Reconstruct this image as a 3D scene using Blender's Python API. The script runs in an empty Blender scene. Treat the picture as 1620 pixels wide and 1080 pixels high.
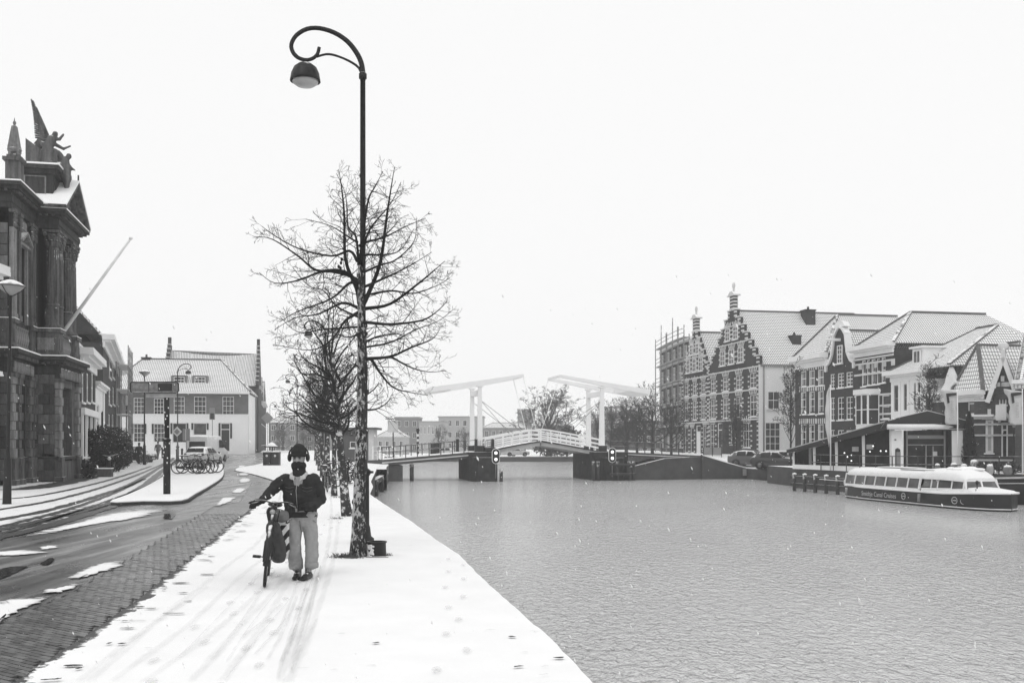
import bpy, bmesh, math, random
from mathutils import Vector, Matrix, noise as mnoise
R = math.radians
rnd = random.Random(7)
sc = bpy.context.scene
F = 1575.0      # focal length in photo pixels (35 mm on a 36 mm wide, 1620 px frame)
CX, HZ, EYE = 810.0, 699.0, 1.8

# ---------------------------------------------------------------- camera
cam = bpy.data.cameras.new('camera')
cam_o = bpy.data.objects.new('camera', cam); sc.collection.objects.link(cam_o)
cam_o.location = (0, 0, EYE); cam_o.rotation_euler = (R(90), 0, 0)
cam.lens = 35.0; cam.sensor_width = 36.0; cam.shift_y = (HZ-540)/1620.0
cam.clip_start = 0.05; cam.clip_end = 4000
sc.camera = cam_o

# ---------------------------------------------------------------- overcast daylight
SUN_EL, SUN_AZ = 52.0, 200.0
world = bpy.data.worlds.new('World'); sc.world = world; world.use_nodes = True
nt = world.node_tree; nt.nodes.clear()
sky = nt.nodes.new('ShaderNodeTexSky'); sky.sky_type = 'NISHITA'; sky.sun_disc = False
sky.sun_elevation = R(SUN_EL); sky.sun_rotation = R(SUN_AZ); sky.dust_density = 4
bw = nt.nodes.new('ShaderNodeRGBToBW')
mx = nt.nodes.new('ShaderNodeMix'); mx.data_type = 'FLOAT'
mx.inputs[0].default_value = 0.94          # a closed cloud cover evens the sky out
mx.inputs[3].default_value = 10.0
bg = nt.nodes.new('ShaderNodeBackground'); bg.inputs[1].default_value = 0.1
wo = nt.nodes.new('ShaderNodeOutputWorld')
nt.links.new(sky.outputs[0], bw.inputs[0]); nt.links.new(bw.outputs[0], mx.inputs[2])
nt.links.new(mx.outputs[0], bg.inputs[0]); nt.links.new(bg.outputs[0], wo.inputs[0])
sun = bpy.data.lights.new('sun', 'SUN'); sun.energy = 0.5; sun.angle = R(25)
sun_o = bpy.data.objects.new('sun', sun); sc.collection.objects.link(sun_o)
sun_o.rotation_euler = Vector((math.sin(R(SUN_AZ))*math.cos(R(SUN_EL)), math.cos(R(SUN_AZ))*math.cos(R(SUN_EL)), math.sin(R(SUN_EL)))).to_track_quat('Z', 'Y').to_euler()
sc.view_settings.view_transform = 'Standard'; sc.view_settings.look = 'None'
sc.view_settings.exposure = 0.03; sc.view_settings.gamma = 1.0
sc.view_settings.use_curve_mapping = False
sc.cycles.max_bounces = 6; sc.cycles.diffuse_bounces = 4; sc.cycles.glossy_bounces = 2
sc.cycles.transmission_bounces = 2; sc.cycles.volume_bounces = 1; sc.cycles.transparent_max_bounces = 12
sc.cycles.use_adaptive_sampling = True; sc.cycles.adaptive_threshold = 0.02
sc.cycles.use_denoising = True
sc.cycles.caustics_reflective = False; sc.cycles.caustics_refractive = False

# ---------------------------------------------------------------- helpers
def gx(px, D): return (px-CX)/F*D
def gz(py, D): return EYE+(HZ-py)/F*D
def W3(px, py, D): return Vector((gx(px, D), D, gz(py, D)))
def G(px, py, z=0.0):
    D = (EYE-z)*F/(py-HZ); return Vector((gx(px, D), D, z))
def lerp(a, b, t): return a+(b-a)*t
def interp(tab, x):
    if x <= tab[0][0]: return tab[0][1]
    for (a, u), (b, v) in zip(tab, tab[1:]):
        if x <= b: return u+(v-u)*(x-a)/(b-a)
    return tab[-1][1]
def sstep(a, b, x):
    t = max(0, min(1, (x-a)/(b-a))); return t*t*(3-2*t)

def tag(o, label=None, cat=None, group=None, kind=None):
    if label: o['label'] = label
    if cat: o['category'] = cat
    if group: o['group'] = group
    if kind: o['kind'] = kind
    return o
def thing(name, label, cat, loc=(0, 0, 0), rz=0.0, group=None):
    o = bpy.data.objects.new(name, None); sc.collection.objects.link(o)
    o.location = loc; o.rotation_euler = (0, 0, rz); o.empty_display_size = 0.2
    return tag(o, label, cat, group)
def link(name, me, parent=None, loc=None, rz=None):
    o = bpy.data.objects.new(name, me); sc.collection.objects.link(o)
    if parent: o.parent = parent
    if loc is not None: o.location = loc
    if rz is not None: o.rotation_euler = (0, 0, rz) if not hasattr(rz, '__len__') else rz
    return o
def copy_tree(o, parent=None):
    c = o.copy(); sc.collection.objects.link(c)
    if parent: c.parent = parent
    for ch in list(o.children): copy_tree(ch, c)
    return c

class MB:
    def __init__(s): s.v = []; s.f = []; s.sm = []
    def add(s, vs, fs, smooth=False, M=None):
        n = len(s.v)
        if M is not None: vs = [M @ Vector(p) for p in vs]
        s.v += [tuple(p) for p in vs]; s.f += [tuple(i+n for i in f) for f in fs]
        s.sm += [smooth]*len(fs); return s
    def box(s, x0, x1, y0, y1, z0, z1, M=None):
        v = [(x0,y0,z0),(x1,y0,z0),(x1,y1,z0),(x0,y1,z0),(x0,y0,z1),(x1,y0,z1),(x1,y1,z1),(x0,y1,z1)]
        return s.add(v, [(0,3,2,1),(4,5,6,7),(0,1,5,4),(1,2,6,5),(2,3,7,6),(3,0,4,7)], False, M)
    def cbox(s, c, d, M=None):
        return s.box(c[0]-d[0]/2, c[0]+d[0]/2, c[1]-d[1]/2, c[1]+d[1]/2, c[2]-d[2]/2, c[2]+d[2]/2, M)
    def bar(s, p, q, w, h=None, M=None):
        p, q = Vector(p), Vector(q); h = h or w; d = (q-p).normalized()
        up = Vector((0,0,1)) if abs(d.z) < .95 else Vector((1,0,0))
        a = d.cross(up).normalized(); b = a.cross(d); v = []
        for e in (p, q): v += [e-a*w/2-b*h/2, e+a*w/2-b*h/2, e+a*w/2+b*h/2, e-a*w/2+b*h/2]
        return s.add(v, [(0,1,2,3),(7,6,5,4),(0,4,5,1),(1,5,6,2),(2,6,7,3),(3,7,4,0)], False, M)
    def tube(s, pts, r, n=8, cap=True, M=None, smooth=True):
        pts = [Vector(p) for p in pts]; m = len(pts)
        rs = r if hasattr(r, '__len__') else [r]*m
        v = []; a = None
        for i, p in enumerate(pts):
            d = pts[min(i+1, m-1)]-pts[max(i-1, 0)]
            if d.length < 1e-9: d = Vector((0,0,1))
            d.normalize()
            if a is None:
                up = Vector((0,0,1)) if abs(d.z) < .9 else Vector((0,1,0))
                a = d.cross(up).normalized()
            else:
                a = a-d*a.dot(d)
                if a.length < 1e-6: a = d.orthogonal()
                a.normalize()
            b = d.cross(a)
            for k in range(n):
                t = 2*math.pi*k/n; v.append(p+(a*math.cos(t)+b*math.sin(t))*rs[i])
        f = []
        for i in range(m-1):
            for k in range(n):
                k2 = (k+1) % n; f.append((i*n+k, i*n+k2, (i+1)*n+k2, (i+1)*n+k))
        if cap: f.append(tuple(range(n-1, -1, -1))); f.append(tuple((m-1)*n+k for k in range(n)))
        return s.add(v, f, smooth, M)
    def lathe(s, prof, c=(0,0,0), n=16, M=None, smooth=True, sx=1, sy=1):
        v = []; f = []
        for r, z in prof:
            for k in range(n):
                t = 2*math.pi*k/n; v.append((c[0]+r*sx*math.cos(t), c[1]+r*sy*math.sin(t), c[2]+z))
        for i in range(len(prof)-1):
            for k in range(n):
                k2 = (k+1) % n; f.append((i*n+k, i*n+k2, (i+1)*n+k2, (i+1)*n+k))
        f.append(tuple(range(n-1, -1, -1))); f.append(tuple((len(prof)-1)*n+k for k in range(n)))
        return s.add(v, f, smooth, M)
    def ell(s, c, r, n=10, M=None, T=None):
        pr = [(max(1e-4, math.sin(math.pi*i/n)), -math.cos(math.pi*i/n)) for i in range(n+1)]
        m = Matrix.Translation(Vector(c)) @ (T or Matrix.Identity(4)) @ Matrix.Diagonal((r[0], r[1], r[2], 1))
        if M is not None: m = M @ m
        return s.lathe(pr, n=max(6, n+2), M=m)
    def prism(s, poly, y0, y1, M=None):      # polygon in (x, z), extruded along y
        n = len(poly)
        v = [(x, y0, z) for x, z in poly]+[(x, y1, z) for x, z in poly]
        f = [tuple(range(n)), tuple(range(2*n-1, n-1, -1))]
        for i in range(n): j = (i+1) % n; f.append((j, i, i+n, j+n))
        return s.add(v, f, False, M)
    def hprism(s, poly, z0, z1, M=None):     # polygon in (x, y), extruded along z
        n = len(poly)
        v = [(x, y, z0) for x, y in poly]+[(x, y, z1) for x, y in poly]
        f = [tuple(range(n-1, -1, -1)), tuple(range(n, 2*n))]
        for i in range(n): j = (i+1) % n; f.append((i, j, j+n, i+n))
        return s.add(v, f, False, M)
    def mesh(s, name, m=None, uv=True):
        me = bpy.data.meshes.new(name); me.from_pydata(s.v, [], s.f); me.update()
        if any(s.sm): me.polygons.foreach_set('use_smooth', s.sm)
        if m: me.materials.append(m)
        if uv and len(s.f) < 60000:
            L = me.uv_layers.new(name='uv').data
            for p in me.polygons:
                nn = p.normal
                if abs(nn.z) > .98: a, b = Vector((1,0,0)), Vector((0,1,0))
                else:
                    a = Vector((-nn.y, nn.x, 0)).normalized(); b = nn.cross(a)
                for li in p.loop_indices:
                    co = me.vertices[me.loops[li].vertex_index].co
                    L[li].uv = (a.dot(co), b.dot(co))
        return me
    def build(s, name, m, parent=None, loc=None, rz=None, uv=True):
        return link(name, s.mesh(name, m, uv), parent, loc, rz)

def organic(name, prims, voxel, m, parent=None, smooth=6, loc=None, rz=None, disp=None):
    """one continuous surface grown round overlapping limbs: voxel remesh of capsules and ellipsoids"""
    b = MB()
    for p in prims:
        if p[0] == 'c':
            pts = [Vector(q) for q in p[1]]; rs = p[2]
            b.tube(pts, rs, 12)
            for q, r in zip(pts, rs): b.ell(q, (r, r, r), 8)
        elif p[0] == 'e':
            T = Matrix.Rotation(p[3][0], 4, p[3][1]) if len(p) > 3 else None
            b.ell(p[1], p[2], 12, T=T)
        elif p[0] == 'b': b.box(*p[1])
        elif p[0] == 'p': b.hprism(*p[1])
        elif p[0] == 'x': b.prism(*p[1])
    o = b.build(name, m, parent, loc, rz, uv=False)
    mo = o.modifiers.new('r', 'REMESH'); mo.mode = 'VOXEL'; mo.voxel_size = voxel; mo.use_smooth_shade = True
    if smooth: ms = o.modifiers.new('s', 'SMOOTH'); ms.iterations = smooth; ms.factor = .5
    if disp:
        t = bpy.data.textures.new(name+'_folds', 'CLOUDS'); t.noise_scale = disp[1]
        d = o.modifiers.new('d', 'DISPLACE'); d.texture = t; d.strength = disp[0]; d.texture_coords = 'LOCAL'
    return o

# ---------------------------------------------------------------- materials (everything grey: a black and white photograph)
def g3(v): return (v, v, v, 1)
class NT:
    def __init__(s, name):
        s.m = bpy.data.materials.new(name); s.m.use_nodes = True; s.t = s.m.node_tree; s.t.nodes.clear()
        s.out = s.n('OutputMaterial'); s.p = s.n('BsdfPrincipled'); s.l(s.p.outputs[0], s.out.inputs[0])
    def n(s, k): return s.t.nodes.new('ShaderNode'+k)
    def l(s, a, b): s.t.links.new(a, b)
    def val(s, x, sock):
        if isinstance(x, (int, float)):
            if sock.type == 'RGBA': sock.default_value = g3(x)
            elif sock.type == 'VECTOR': sock.default_value = (x, x, x)
            else: sock.default_value = x
        else: s.l(x, sock)
    def coord(s, kind='Object', scale=(1,1,1), rot=(0,0,0)):
        c = s.n('TexCoord'); mp = s.n('Mapping'); s.l(c.outputs[kind], mp.inputs[0])
        mp.inputs['Scale'].default_value = scale; mp.inputs['Rotation'].default_value = rot
        return mp.outputs[0]
    def noise(s, vec, scale, detail=3, rough=.6, dist=0):
        q = s.n('TexNoise'); s.l(vec, q.inputs['Vector']); q.inputs['Scale'].default_value = scale
        q.inputs['Detail'].default_value = detail; q.inputs['Roughness'].default_value = rough
        q.inputs['Distortion'].default_value = dist; return q.outputs['Fac']
    def ramp(s, x, a, b, lo=0.0, hi=1.0):
        q = s.n('MapRange'); s.l(x, q.inputs[0]); q.inputs[1].default_value = a; q.inputs[2].default_value = b
        q.inputs[3].default_value = lo; q.inputs[4].default_value = hi; return q.outputs[0]
    def math(s, op, a, b=0.0, clamp=False):
        q = s.n('Math'); q.operation = op; q.use_clamp = clamp; s.val(a, q.inputs[0]); s.val(b, q.inputs[1]); return q.outputs[0]
    def mix(s, f, a, b):
        q = s.n('Mix'); q.data_type = 'FLOAT'; s.val(f, q.inputs[0]); s.val(a, q.inputs[2]); s.val(b, q.inputs[3]); return q.outputs[0]
    def bump(s, h, strength, dist):
        q = s.n('Bump'); s.l(h, q.inputs['Height']); q.inputs['Strength'].default_value = strength
        q.inputs['Distance'].default_value = dist; s.l(q.outputs[0], s.p.inputs['Normal']); return q
    def snow(s, base, lo=.55, hi=.8, amount=.5, sc_=3.0, val=.86):
        g = s.n('NewGeometry'); sp = s.n('SeparateXYZ'); s.l(g.outputs['Normal'], sp.inputs[0])
        nz = s.noise(s.coord('Object'), sc_, 4)
        k = s.math('ADD', sp.outputs[2], s.ramp(nz, .25, .75, -.9*(1-amount), .25))
        return s.mix(s.ramp(k, lo, hi), base, val)
    def fin(s, col, rough=.8, spec=.3, metal=0.0):
        s.val(col, s.p.inputs['Base Color']); s.val(rough, s.p.inputs['Roughness'])
        s.p.inputs['Specular IOR Level'].default_value = spec; s.p.inputs['Metallic'].default_value = metal
        return s.m

def plain(name, v, rough=.7, var=.15, nsc=2.0, snow=0.0, spec=.3, metal=0.0, bump=0.0, bsc=30.0, flecks=0.0, fsc=8.0, fval=.6):
    t = NT(name); co = t.coord('Object'); n1 = t.noise(co, nsc, 4)
    col = t.ramp(n1, .25, .75, v*(1-var), v*(1+var))
    if flecks:     # snow blown on to the side of a thing
        fk = t.noise(co, fsc, 3, .7); col = t.mix(t.ramp(fk, 1-flecks-.03, 1-flecks+.03), col, fval)
    if snow: col = t.snow(col, amount=snow)
    if bump: t.bump(t.noise(co, bsc, 3), .5, bump)
    return t.fin(col, rough, spec, metal)
def make_snow(name, v=.9, tracks=False):
    t = NT(name); co = t.coord('Object')
    n1 = t.noise(co, .8, 4); n2 = t.noise(co, 30, 3, .7)
    col = t.ramp(n1, .3, .7, v*.965, v)
    t.bump(t.math('ADD', t.math('MULTIPLY', n1, 2.5), n2), .35, .02)
    return t.fin(col, .9, .15)
def ragged(name, v, amp=.9, amax=1.0, soft=.05, sx=1.0, sy=1.0, rough=.9, nsc=3.0, thr=.42, low=None):
    """a thin layer whose border is eaten away: per-vertex 'edge' runs 0 at the rim to 1 inside"""
    t = NT(name); at = t.n('Attribute'); at.attribute_name = 'edge'
    co = t.coord('Object', (sx, sy, 1)); n = t.noise(co, nsc, 5, .68)
    k = t.math('ADD', at.outputs['Fac'], t.math('MULTIPLY', t.math('SUBTRACT', n, .5), amp*2))
    a = t.ramp(k, thr-soft, thr+soft)
    col = t.ramp(t.noise(co, 1.3, 3), .3, .7, v*.95, v)
    if low is not None: col = t.mix(t.ramp(k, thr, thr+.45), low, col)
    t.fin(col, rough, .2); t.val(t.math('MULTIPLY', a, amax), t.p.inputs['Alpha'])
    t.bump(n, .3, .02); return t.m
def make_brick(name, v, mortar, bw=.22, bh=.065, ms=.012, snow=0.0, var=.35, bump=.01):
    t = NT(name); c = t.n('TexCoord'); b = t.n('TexBrick'); t.l(c.outputs['UV'], b.inputs['Vector'])
    b.inputs['Scale'].default_value = 1; b.inputs['Brick Width'].default_value = bw; b.inputs['Row Height'].default_value = bh
    b.inputs['Mortar Size'].default_value = ms; b.inputs['Color1'].default_value = g3(v*(1-var)); b.inputs['Color2'].default_value = g3(v*(1+var))
    b.inputs['Mortar'].default_value = g3(mortar)
    n = t.noise(t.coord('Object'), .7, 4)
    col = t.math('MULTIPLY', b.outputs['Color'], t.ramp(n, .25, .75, .7, 1.3))
    if snow: col = t.snow(col, amount=snow)
    t.bump(b.outputs['Fac'], -.6, bump); return t.fin(col, .85, .2)
def make_tiles(name, cover=.75, tw=.2, th=.26, dark=.09, flip=0.0, wav=.0):
    """pantile roof under thin snow: each tile shows a dark lip and side joint where the snow slid off"""
    t = NT(name); c = t.n('TexCoord'); b = t.n('TexBrick'); t.l(c.outputs['UV'], b.inputs['Vector'])
    b.offset = 0.0; b.inputs['Scale'].default_value = 1
    b.inputs['Brick Width'].default_value = tw; b.inputs['Row Height'].default_value = th
    b.inputs['Mortar Size'].default_value = .03; b.inputs['Mortar Smooth'].default_value = .5
    n = t.noise(t.coord('Object'), .5, 4, .7); n2 = t.noise(t.coord('Object'), 6, 3)
    s = t.math('ADD', n, t.math('MULTIPLY', n2, .35))
    k = t.math('SUBTRACT', t.ramp(s, .35, .95, 1.35*cover, cover*.75), t.math('MULTIPLY', b.outputs['Fac'], .95))
    col = t.mix(t.ramp(k, .05, .4), dark, .86)
    t.bump(b.outputs['Fac'], -.8, .03); return t.fin(col, .9, .15)

SNOW = make_snow('fresh_snow', .93)
SNOW_R = ragged('snow_ragged_edge', .93, amp=.55, sx=1.2, sy=1.2, nsc=4.0, thr=.2)
SNOW_P = ragged('snow_patch', .9, amp=1.15, sx=.5, sy=1.3, nsc=4.5, low=.45, thr=.38)
SNOW_T = ragged('snow_thin_trodden', .84, amp=1.6, sx=.5, sy=1.1, nsc=2.2, low=.33, thr=.27)
TRACK = ragged('tyre_groove_in_snow', .62, amp=1.3, sx=5, sy=.5, nsc=1.8, thr=.75, amax=.2, soft=.6)
TRACK2 = ragged('fine_scratch_in_snow', .55, amp=1.2, sx=4, sy=.5, nsc=2.2, thr=.6, amax=.24, soft=.4)
SLIT = ragged('bare_paving', .06, amp=.7, sx=1, sy=1, nsc=6, thr=.4)
SLUSH = ragged('wet_track', .07, amp=.9, sx=1.0, sy=.35, nsc=3, rough=.35, thr=.5)
PUD = ragged('puddle_wet', .03, amp=1.1, sx=1, sy=2, nsc=2, rough=.08, thr=.5)
def paver_mat():
    t = NT('wet_clinker'); at = t.n('Attribute'); at.attribute_name = 'tone'
    co = t.coord('Object'); n = t.noise(co, 40, 3); w = t.noise(co, .35, 3)
    col = t.math('MULTIPLY', t.ramp(at.outputs['Fac'], 0, 1, .06, .15), t.ramp(n, .2, .8, .7, 1.4))
    pale_amt = t.noise(co, 5, 5, .75)
    col = t.mix(t.ramp(t.math('ADD', pale_amt, t.math('MULTIPLY', w, .4)), .78, .95, 0, .5), col, .5)
    t.bump(n, .4, .004); return t.fin(col, t.ramp(w, .3, .7, .16, .45), .6)
PAVER = paver_mat()
def road_mat():
    t = NT('wet_road_clinker'); b = t.n('TexBrick')
    t.l(t.coord('Object', rot=(0, 0, R(36))), b.inputs['Vector'])
    b.inputs['Scale'].default_value = 1; b.inputs['Brick Width'].default_value = .205; b.inputs['Row Height'].default_value = .072
    b.inputs['Mortar Size'].default_value = .01
    b.inputs['Color1'].default_value = g3(.05); b.inputs['Color2'].default_value = g3(.10); b.inputs['Mortar'].default_value = g3(.03)
    co = t.coord('Object', (1, .35, 1)); w = t.noise(co, .5, 4); w2 = t.noise(t.coord('Object', (2, .5, 1)), 1.7, 5, .7)
    dist = t.n('SeparateXYZ'); t.l(t.coord('Object'), dist.inputs[0])
    pale_amt = t.ramp(dist.outputs[1], 22, 75, -.06, .18)       # far stretch blends towards a paler grey
    k = t.math('ADD', w2, pale_amt)
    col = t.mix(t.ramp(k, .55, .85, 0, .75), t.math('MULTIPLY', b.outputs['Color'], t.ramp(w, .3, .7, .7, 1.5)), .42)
    t.bump(b.outputs['Fac'], -.5, .006); return t.fin(col, t.ramp(w, .3, .7, .16, .45), .6)
ROAD = road_mat()
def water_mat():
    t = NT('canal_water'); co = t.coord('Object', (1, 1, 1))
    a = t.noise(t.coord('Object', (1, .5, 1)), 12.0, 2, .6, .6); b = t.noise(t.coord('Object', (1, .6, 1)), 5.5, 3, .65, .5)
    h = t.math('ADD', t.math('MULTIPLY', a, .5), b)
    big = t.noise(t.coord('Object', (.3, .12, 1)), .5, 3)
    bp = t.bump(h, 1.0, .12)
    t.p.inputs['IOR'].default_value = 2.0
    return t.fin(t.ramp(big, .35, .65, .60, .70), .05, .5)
WATER = water_mat()
STONE = None
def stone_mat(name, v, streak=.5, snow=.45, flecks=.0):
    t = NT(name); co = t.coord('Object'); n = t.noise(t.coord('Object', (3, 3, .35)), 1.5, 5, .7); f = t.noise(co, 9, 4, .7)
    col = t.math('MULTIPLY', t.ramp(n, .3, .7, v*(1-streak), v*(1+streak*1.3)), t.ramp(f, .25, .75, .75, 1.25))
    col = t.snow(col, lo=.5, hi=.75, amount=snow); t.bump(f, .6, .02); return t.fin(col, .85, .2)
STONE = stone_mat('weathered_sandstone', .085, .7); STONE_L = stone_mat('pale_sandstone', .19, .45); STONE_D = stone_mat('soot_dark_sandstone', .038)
BRICK = make_brick('dark_brick', .034, .06, snow=.5); BRICK_M = make_brick('mid_brick', .06, .09, snow=.5)
BRICK_G = make_brick('grey_upper_wall', .13, .14, snow=.4, var=.12)
WHITE = plain('white_paint', .78, .6, .06, 1.0, snow=.6); WHITE_W = plain('white_plaster_wall', .78, .8, .05, .4, snow=.6)
CREAM = plain('pale_plaster', .5, .8, .08, .5, snow=.6); SILL = plain('pale_stone_trim', .6, .8, .1, 3, snow=.7)
GREYP = plain('grey_panel', .22, .7, .12, 1, snow=.5); DKP = plain('dark_paint', .02, .45, .2, 2, snow=.55)
IRON = plain('dark_iron', .013, .45, .25, 6, snow=.25, flecks=.05, fsc=5); IRON2 = plain('dark_green_iron', .045, .4, .2, 3, snow=.0)
RAIL = plain('dark_railing', .035, .5, .1, 3, snow=.6); BRW = plain('bridge_white_paint', .85, .5, .04, .5, snow=.7)
TIMB = plain('wet_timber', .035, .7, .4, 2.5, snow=.75, bump=.01, bsc=9); PIERM = plain('dark_pier_brick', .022, .8, .8, 2.2, snow=.7, bump=.02, bsc=5)
QUAYM = plain('quay_wall', .06, .85, .35, 1.0, snow=.8, bump=.02, bsc=4)
TILE = make_tiles('snowed_pantiles', .7); TILE_D = make_tiles('snowed_pantiles_darker', .5, dark=.07); TILE_W = make_tiles('snowed_pantiles_thick', .84, dark=.12)
TILE_S = make_tiles('snowed_slates', .66, .22, .28, .16)
def glass_mat(name, v, lo=.0):
    t = NT(name); co = t.coord('Object'); i = t.n('ObjectInfo')
    n = t.noise(co, 1.3, 3)
    col = t.math('MULTIPLY', t.ramp(n, .3, .7, v*.5, v*1.8), t.ramp(i.outputs['Random'], 0, 1, .4, 1.9))
    return t.fin(col, .08, lo)
GLASS = glass_mat('window_glass', .05, .35); GLASS_D = glass_mat('dark_glass', .012, .12); CURT = plain('net_curtain', .42, .9, .15, 4)
def bark_mat(name, val, sc_):
    t = NT(name); c = t.coord('Object', (1, 1, .5)); n = t.noise(c, sc_, 4, .7); big = t.noise(t.coord('Object'), 5, 2); rid = t.noise(t.coord('Object', (1, 1, .15)), 40, 3)
    g = t.n('NewGeometry'); sp = t.n('SeparateXYZ'); t.l(g.outputs['Normal'], sp.inputs[0])      # snow driven on to the windward side
    k = t.math('ADD', t.math('ADD', n, t.math('MULTIPLY', big, .45)), t.math('MULTIPLY', sp.outputs[0], -.07))
    col = t.mix(t.ramp(k, .735, .80), t.ramp(rid, .3, .7, .015, .06), val); t.bump(t.math('ADD', rid, n), .7, .015); return t.fin(col, .9, .2)
BARK = bark_mat('snow_flecked_bark', .4, 26.0)
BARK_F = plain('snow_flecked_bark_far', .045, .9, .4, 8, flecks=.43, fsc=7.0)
TWIG = plain('wet_twigs', .022, .85, .3, 5, flecks=.16, fsc=9); TWIG_F = plain('far_twigs_haze_pale', .055, .9, .3, 1)  # far twigs lightened: distance haze put into their colour
LEAF = plain('dark_evergreen', .022, .8, .5, 5, snow=.1); GRASSM = plain('winter_grass', .09, .9, .5, 20)
TYRE = plain('black_rubber', .018, .8, .2, 5); CHROME = plain('dull_metal', .35, .35, .2, 4, metal=.6)
BLK = plain('black_plastic', .015, .4, .2, 5); LIT = NT('lit_signal_lens')
LIT.p.inputs['Emission Color'].default_value = g3(1); LIT.p.inputs['Emission Strength'].default_value = 1.3; LIT = LIT.fin(.8, .3)
CARD = plain('dark_car_paint', .03, .25, .1, 1, snow=.55, spec=.6); CARW = plain('snow_covered_car_paint', .45, .4, .15, 2, snow=.8, spec=.5)
CARG = plain('mid_grey_car_paint', .07, .3, .1, 1, snow=.75, spec=.6)
FARB = plain('far_wall_haze_pale', .4, .9, .12, .3, snow=.5); FARG = plain('far_wall_haze_grey', .2, .9, .15, .3, snow=.5)  # paled wall tones, part of the distance haze painted in

# ================================================================ terrain
QE = [(0,1.62),(4,1.08)]+[(7.44, 0.567), (8.22, 0.462), (9.17, 0.315), (10.12, 0.122), (11.39, -0.108), (13.12, -0.417), (15.66, -0.838), (17.83, -1.325), (19.83, -1.75), (22.41, -2.291), (25.31, -2.941), (29.23, -3.823), (34.16, -4.901)]+[(40,-5.6),(45,-6.4),(58,-8.0),(66,-9.0),(78,-10.3),(79,-10.6),(88,-11.5),(110,-14),(165,-22)]
KL = [(0,-2.9),(7.44,-3.6),(10.8,-4.07),(15.1,-4.8),(21.6,-6),(29.5,-7.4),(38,-9.0),(46.5,-11.1),(55,-14.2),(62,-17.2),(70,-19.3),(76.6,-19.9),(90,-22),(118,-29.5),(165,-42)]
def h(D, X=0): return .42*sstep(84, 118, D)
Ds = [0,2,4,5,6,7,8,9,10,11,12,13,14.1,15,16,17,18.5,20.1,22,24,26,28,30,32,34.5,37.3,40,42.5,45,48,51,54,58,62,66,70,74,78,79,84,88,92,96,100,105,110,115,120,130,145,165]
def strip(name, fl, fr, m, z=0.0, nx=6, Dr=None, kind='structure', ew=.4, parent=None, ends=True, uvs=False):
    """ground sheet between two lines X=fl(D) and X=fr(D) with an 'edge' value fading within ew metres of the rim"""
    D_ = Dr or Ds; v = []; f = []; e = []
    for i, D in enumerate(D_):
        a, b = fl(D), fr(D); w = min(ew/max(.01, abs(b-a)), .45)
        us = [0, w]+[w+(1-2*w)*k/nx for k in range(1, nx)]+[1-w, 1]
        endf = 0 if (ends and i in (0, len(D_)-1)) else 1
        for k, u in enumerate(us): v.append((lerp(a, b, u), D, z+h(D))); e.append(0 if k in (0, len(us)-1) else endf)
    n = nx+3
    for i in range(len(D_)-1):
        for k in range(n-1): f.append((i*n+k, i*n+k+1, (i+1)*n+k+1, (i+1)*n+k))
    me = bpy.data.meshes.new(name); me.from_pydata(v, [], f); me.update(); me.materials.append(m)
    at = me.attributes.new('edge', 'FLOAT', 'POINT'); at.data.foreach_set('value', e)
    o = link(name, me, parent); 
    if parent is None and kind: o['kind'] = kind
    return o
def blob(name, pts, m, z, parent=None, shrink=.62, kind=None):
    """thin irregular patch on the ground from its outline; 'edge' 0 on the rim, 1 inside"""
    n = len(pts); c = sum((Vector((p[0], p[1], 0)) for p in pts), Vector())/n
    v = [(p[0], p[1], z+h(p[1])) for p in pts]
    inn = [lerp(c, Vector((p[0], p[1], 0)), shrink) for p in pts]
    v += [(q.x, q.y, z+h(q.y)) for q in inn]
    f = [(i, (i+1) % n, (i+1) % n+n, i+n) for i in range(n)]+[tuple(range(n, 2*n))]
    me = bpy.data.meshes.new(name); me.from_pydata(v, [], f); me.update(); me.materials.append(m)
    if me.polygons[0].normal.z < 0: me.flip_normals()
    at = me.attributes.new('edge', 'FLOAT', 'POINT'); at.data.foreach_set('value', [0]*n+[1]*n)
    o = link(name, me, parent)
    if parent is None: o['kind'] = kind or 'structure'
    return o
def refine(pts, k=3, jit=.0):
    out = []; n = len(pts)
    for i in range(n):
        p0, p1, p2, p3 = pts[i-1], pts[i], pts[(i+1) % n], pts[(i+2) % n]
        for j in range(k):
            t = j/k; q = []
            for a in (0, 1):
                q.append(.5*(2*p1[a]+(p2[a]-p0[a])*t+(2*p0[a]-5*p1[a]+4*p2[a]-p3[a])*t*t+(3*p1[a]-p0[a]-3*p2[a]+p3[a])*t**3)+rnd.uniform(-jit, jit))
            out.append(q)
    return out
WZ = -1.4
qx = lambda D: interp(QE, D); kx = lambda D: interp(KL, D)
# deep ground under everything on the left bank, reaching the horizon
b = MB()
for D0, D1 in zip(Ds, Ds[1:]):
    b.add([(-900, D0, -.06+h(D0)), (qx(D0)-.35, D0, -.06+h(D0)), (qx(D1)-.35, D1, -.06+h(D1)), (-900, D1, -.06+h(D1))], [(0,1,2,3)])
b.add([(-900, -30, -.06), (1.0, -30, -.06), (.95, 0, -.06), (-900, 0, -.06)], [(0,1,2,3)])
tag(b.build('ground', ROAD, uv=False), kind='structure')
tag(MB().add([(-900, 165, -.6), (900, 165, -.6), (1400, 3500, -.6), (-1400, 3500, -.6)], [(0,1,2,3)]).build('far_ground', SNOW, uv=False), kind='structure')
tag(MB().add([(-40, -30, WZ), (500, -30, WZ), (500, 170, WZ), (-40, 170, WZ)], [(0,1,2,3)]).build('water', WATER, uv=False), kind='structure')
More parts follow.
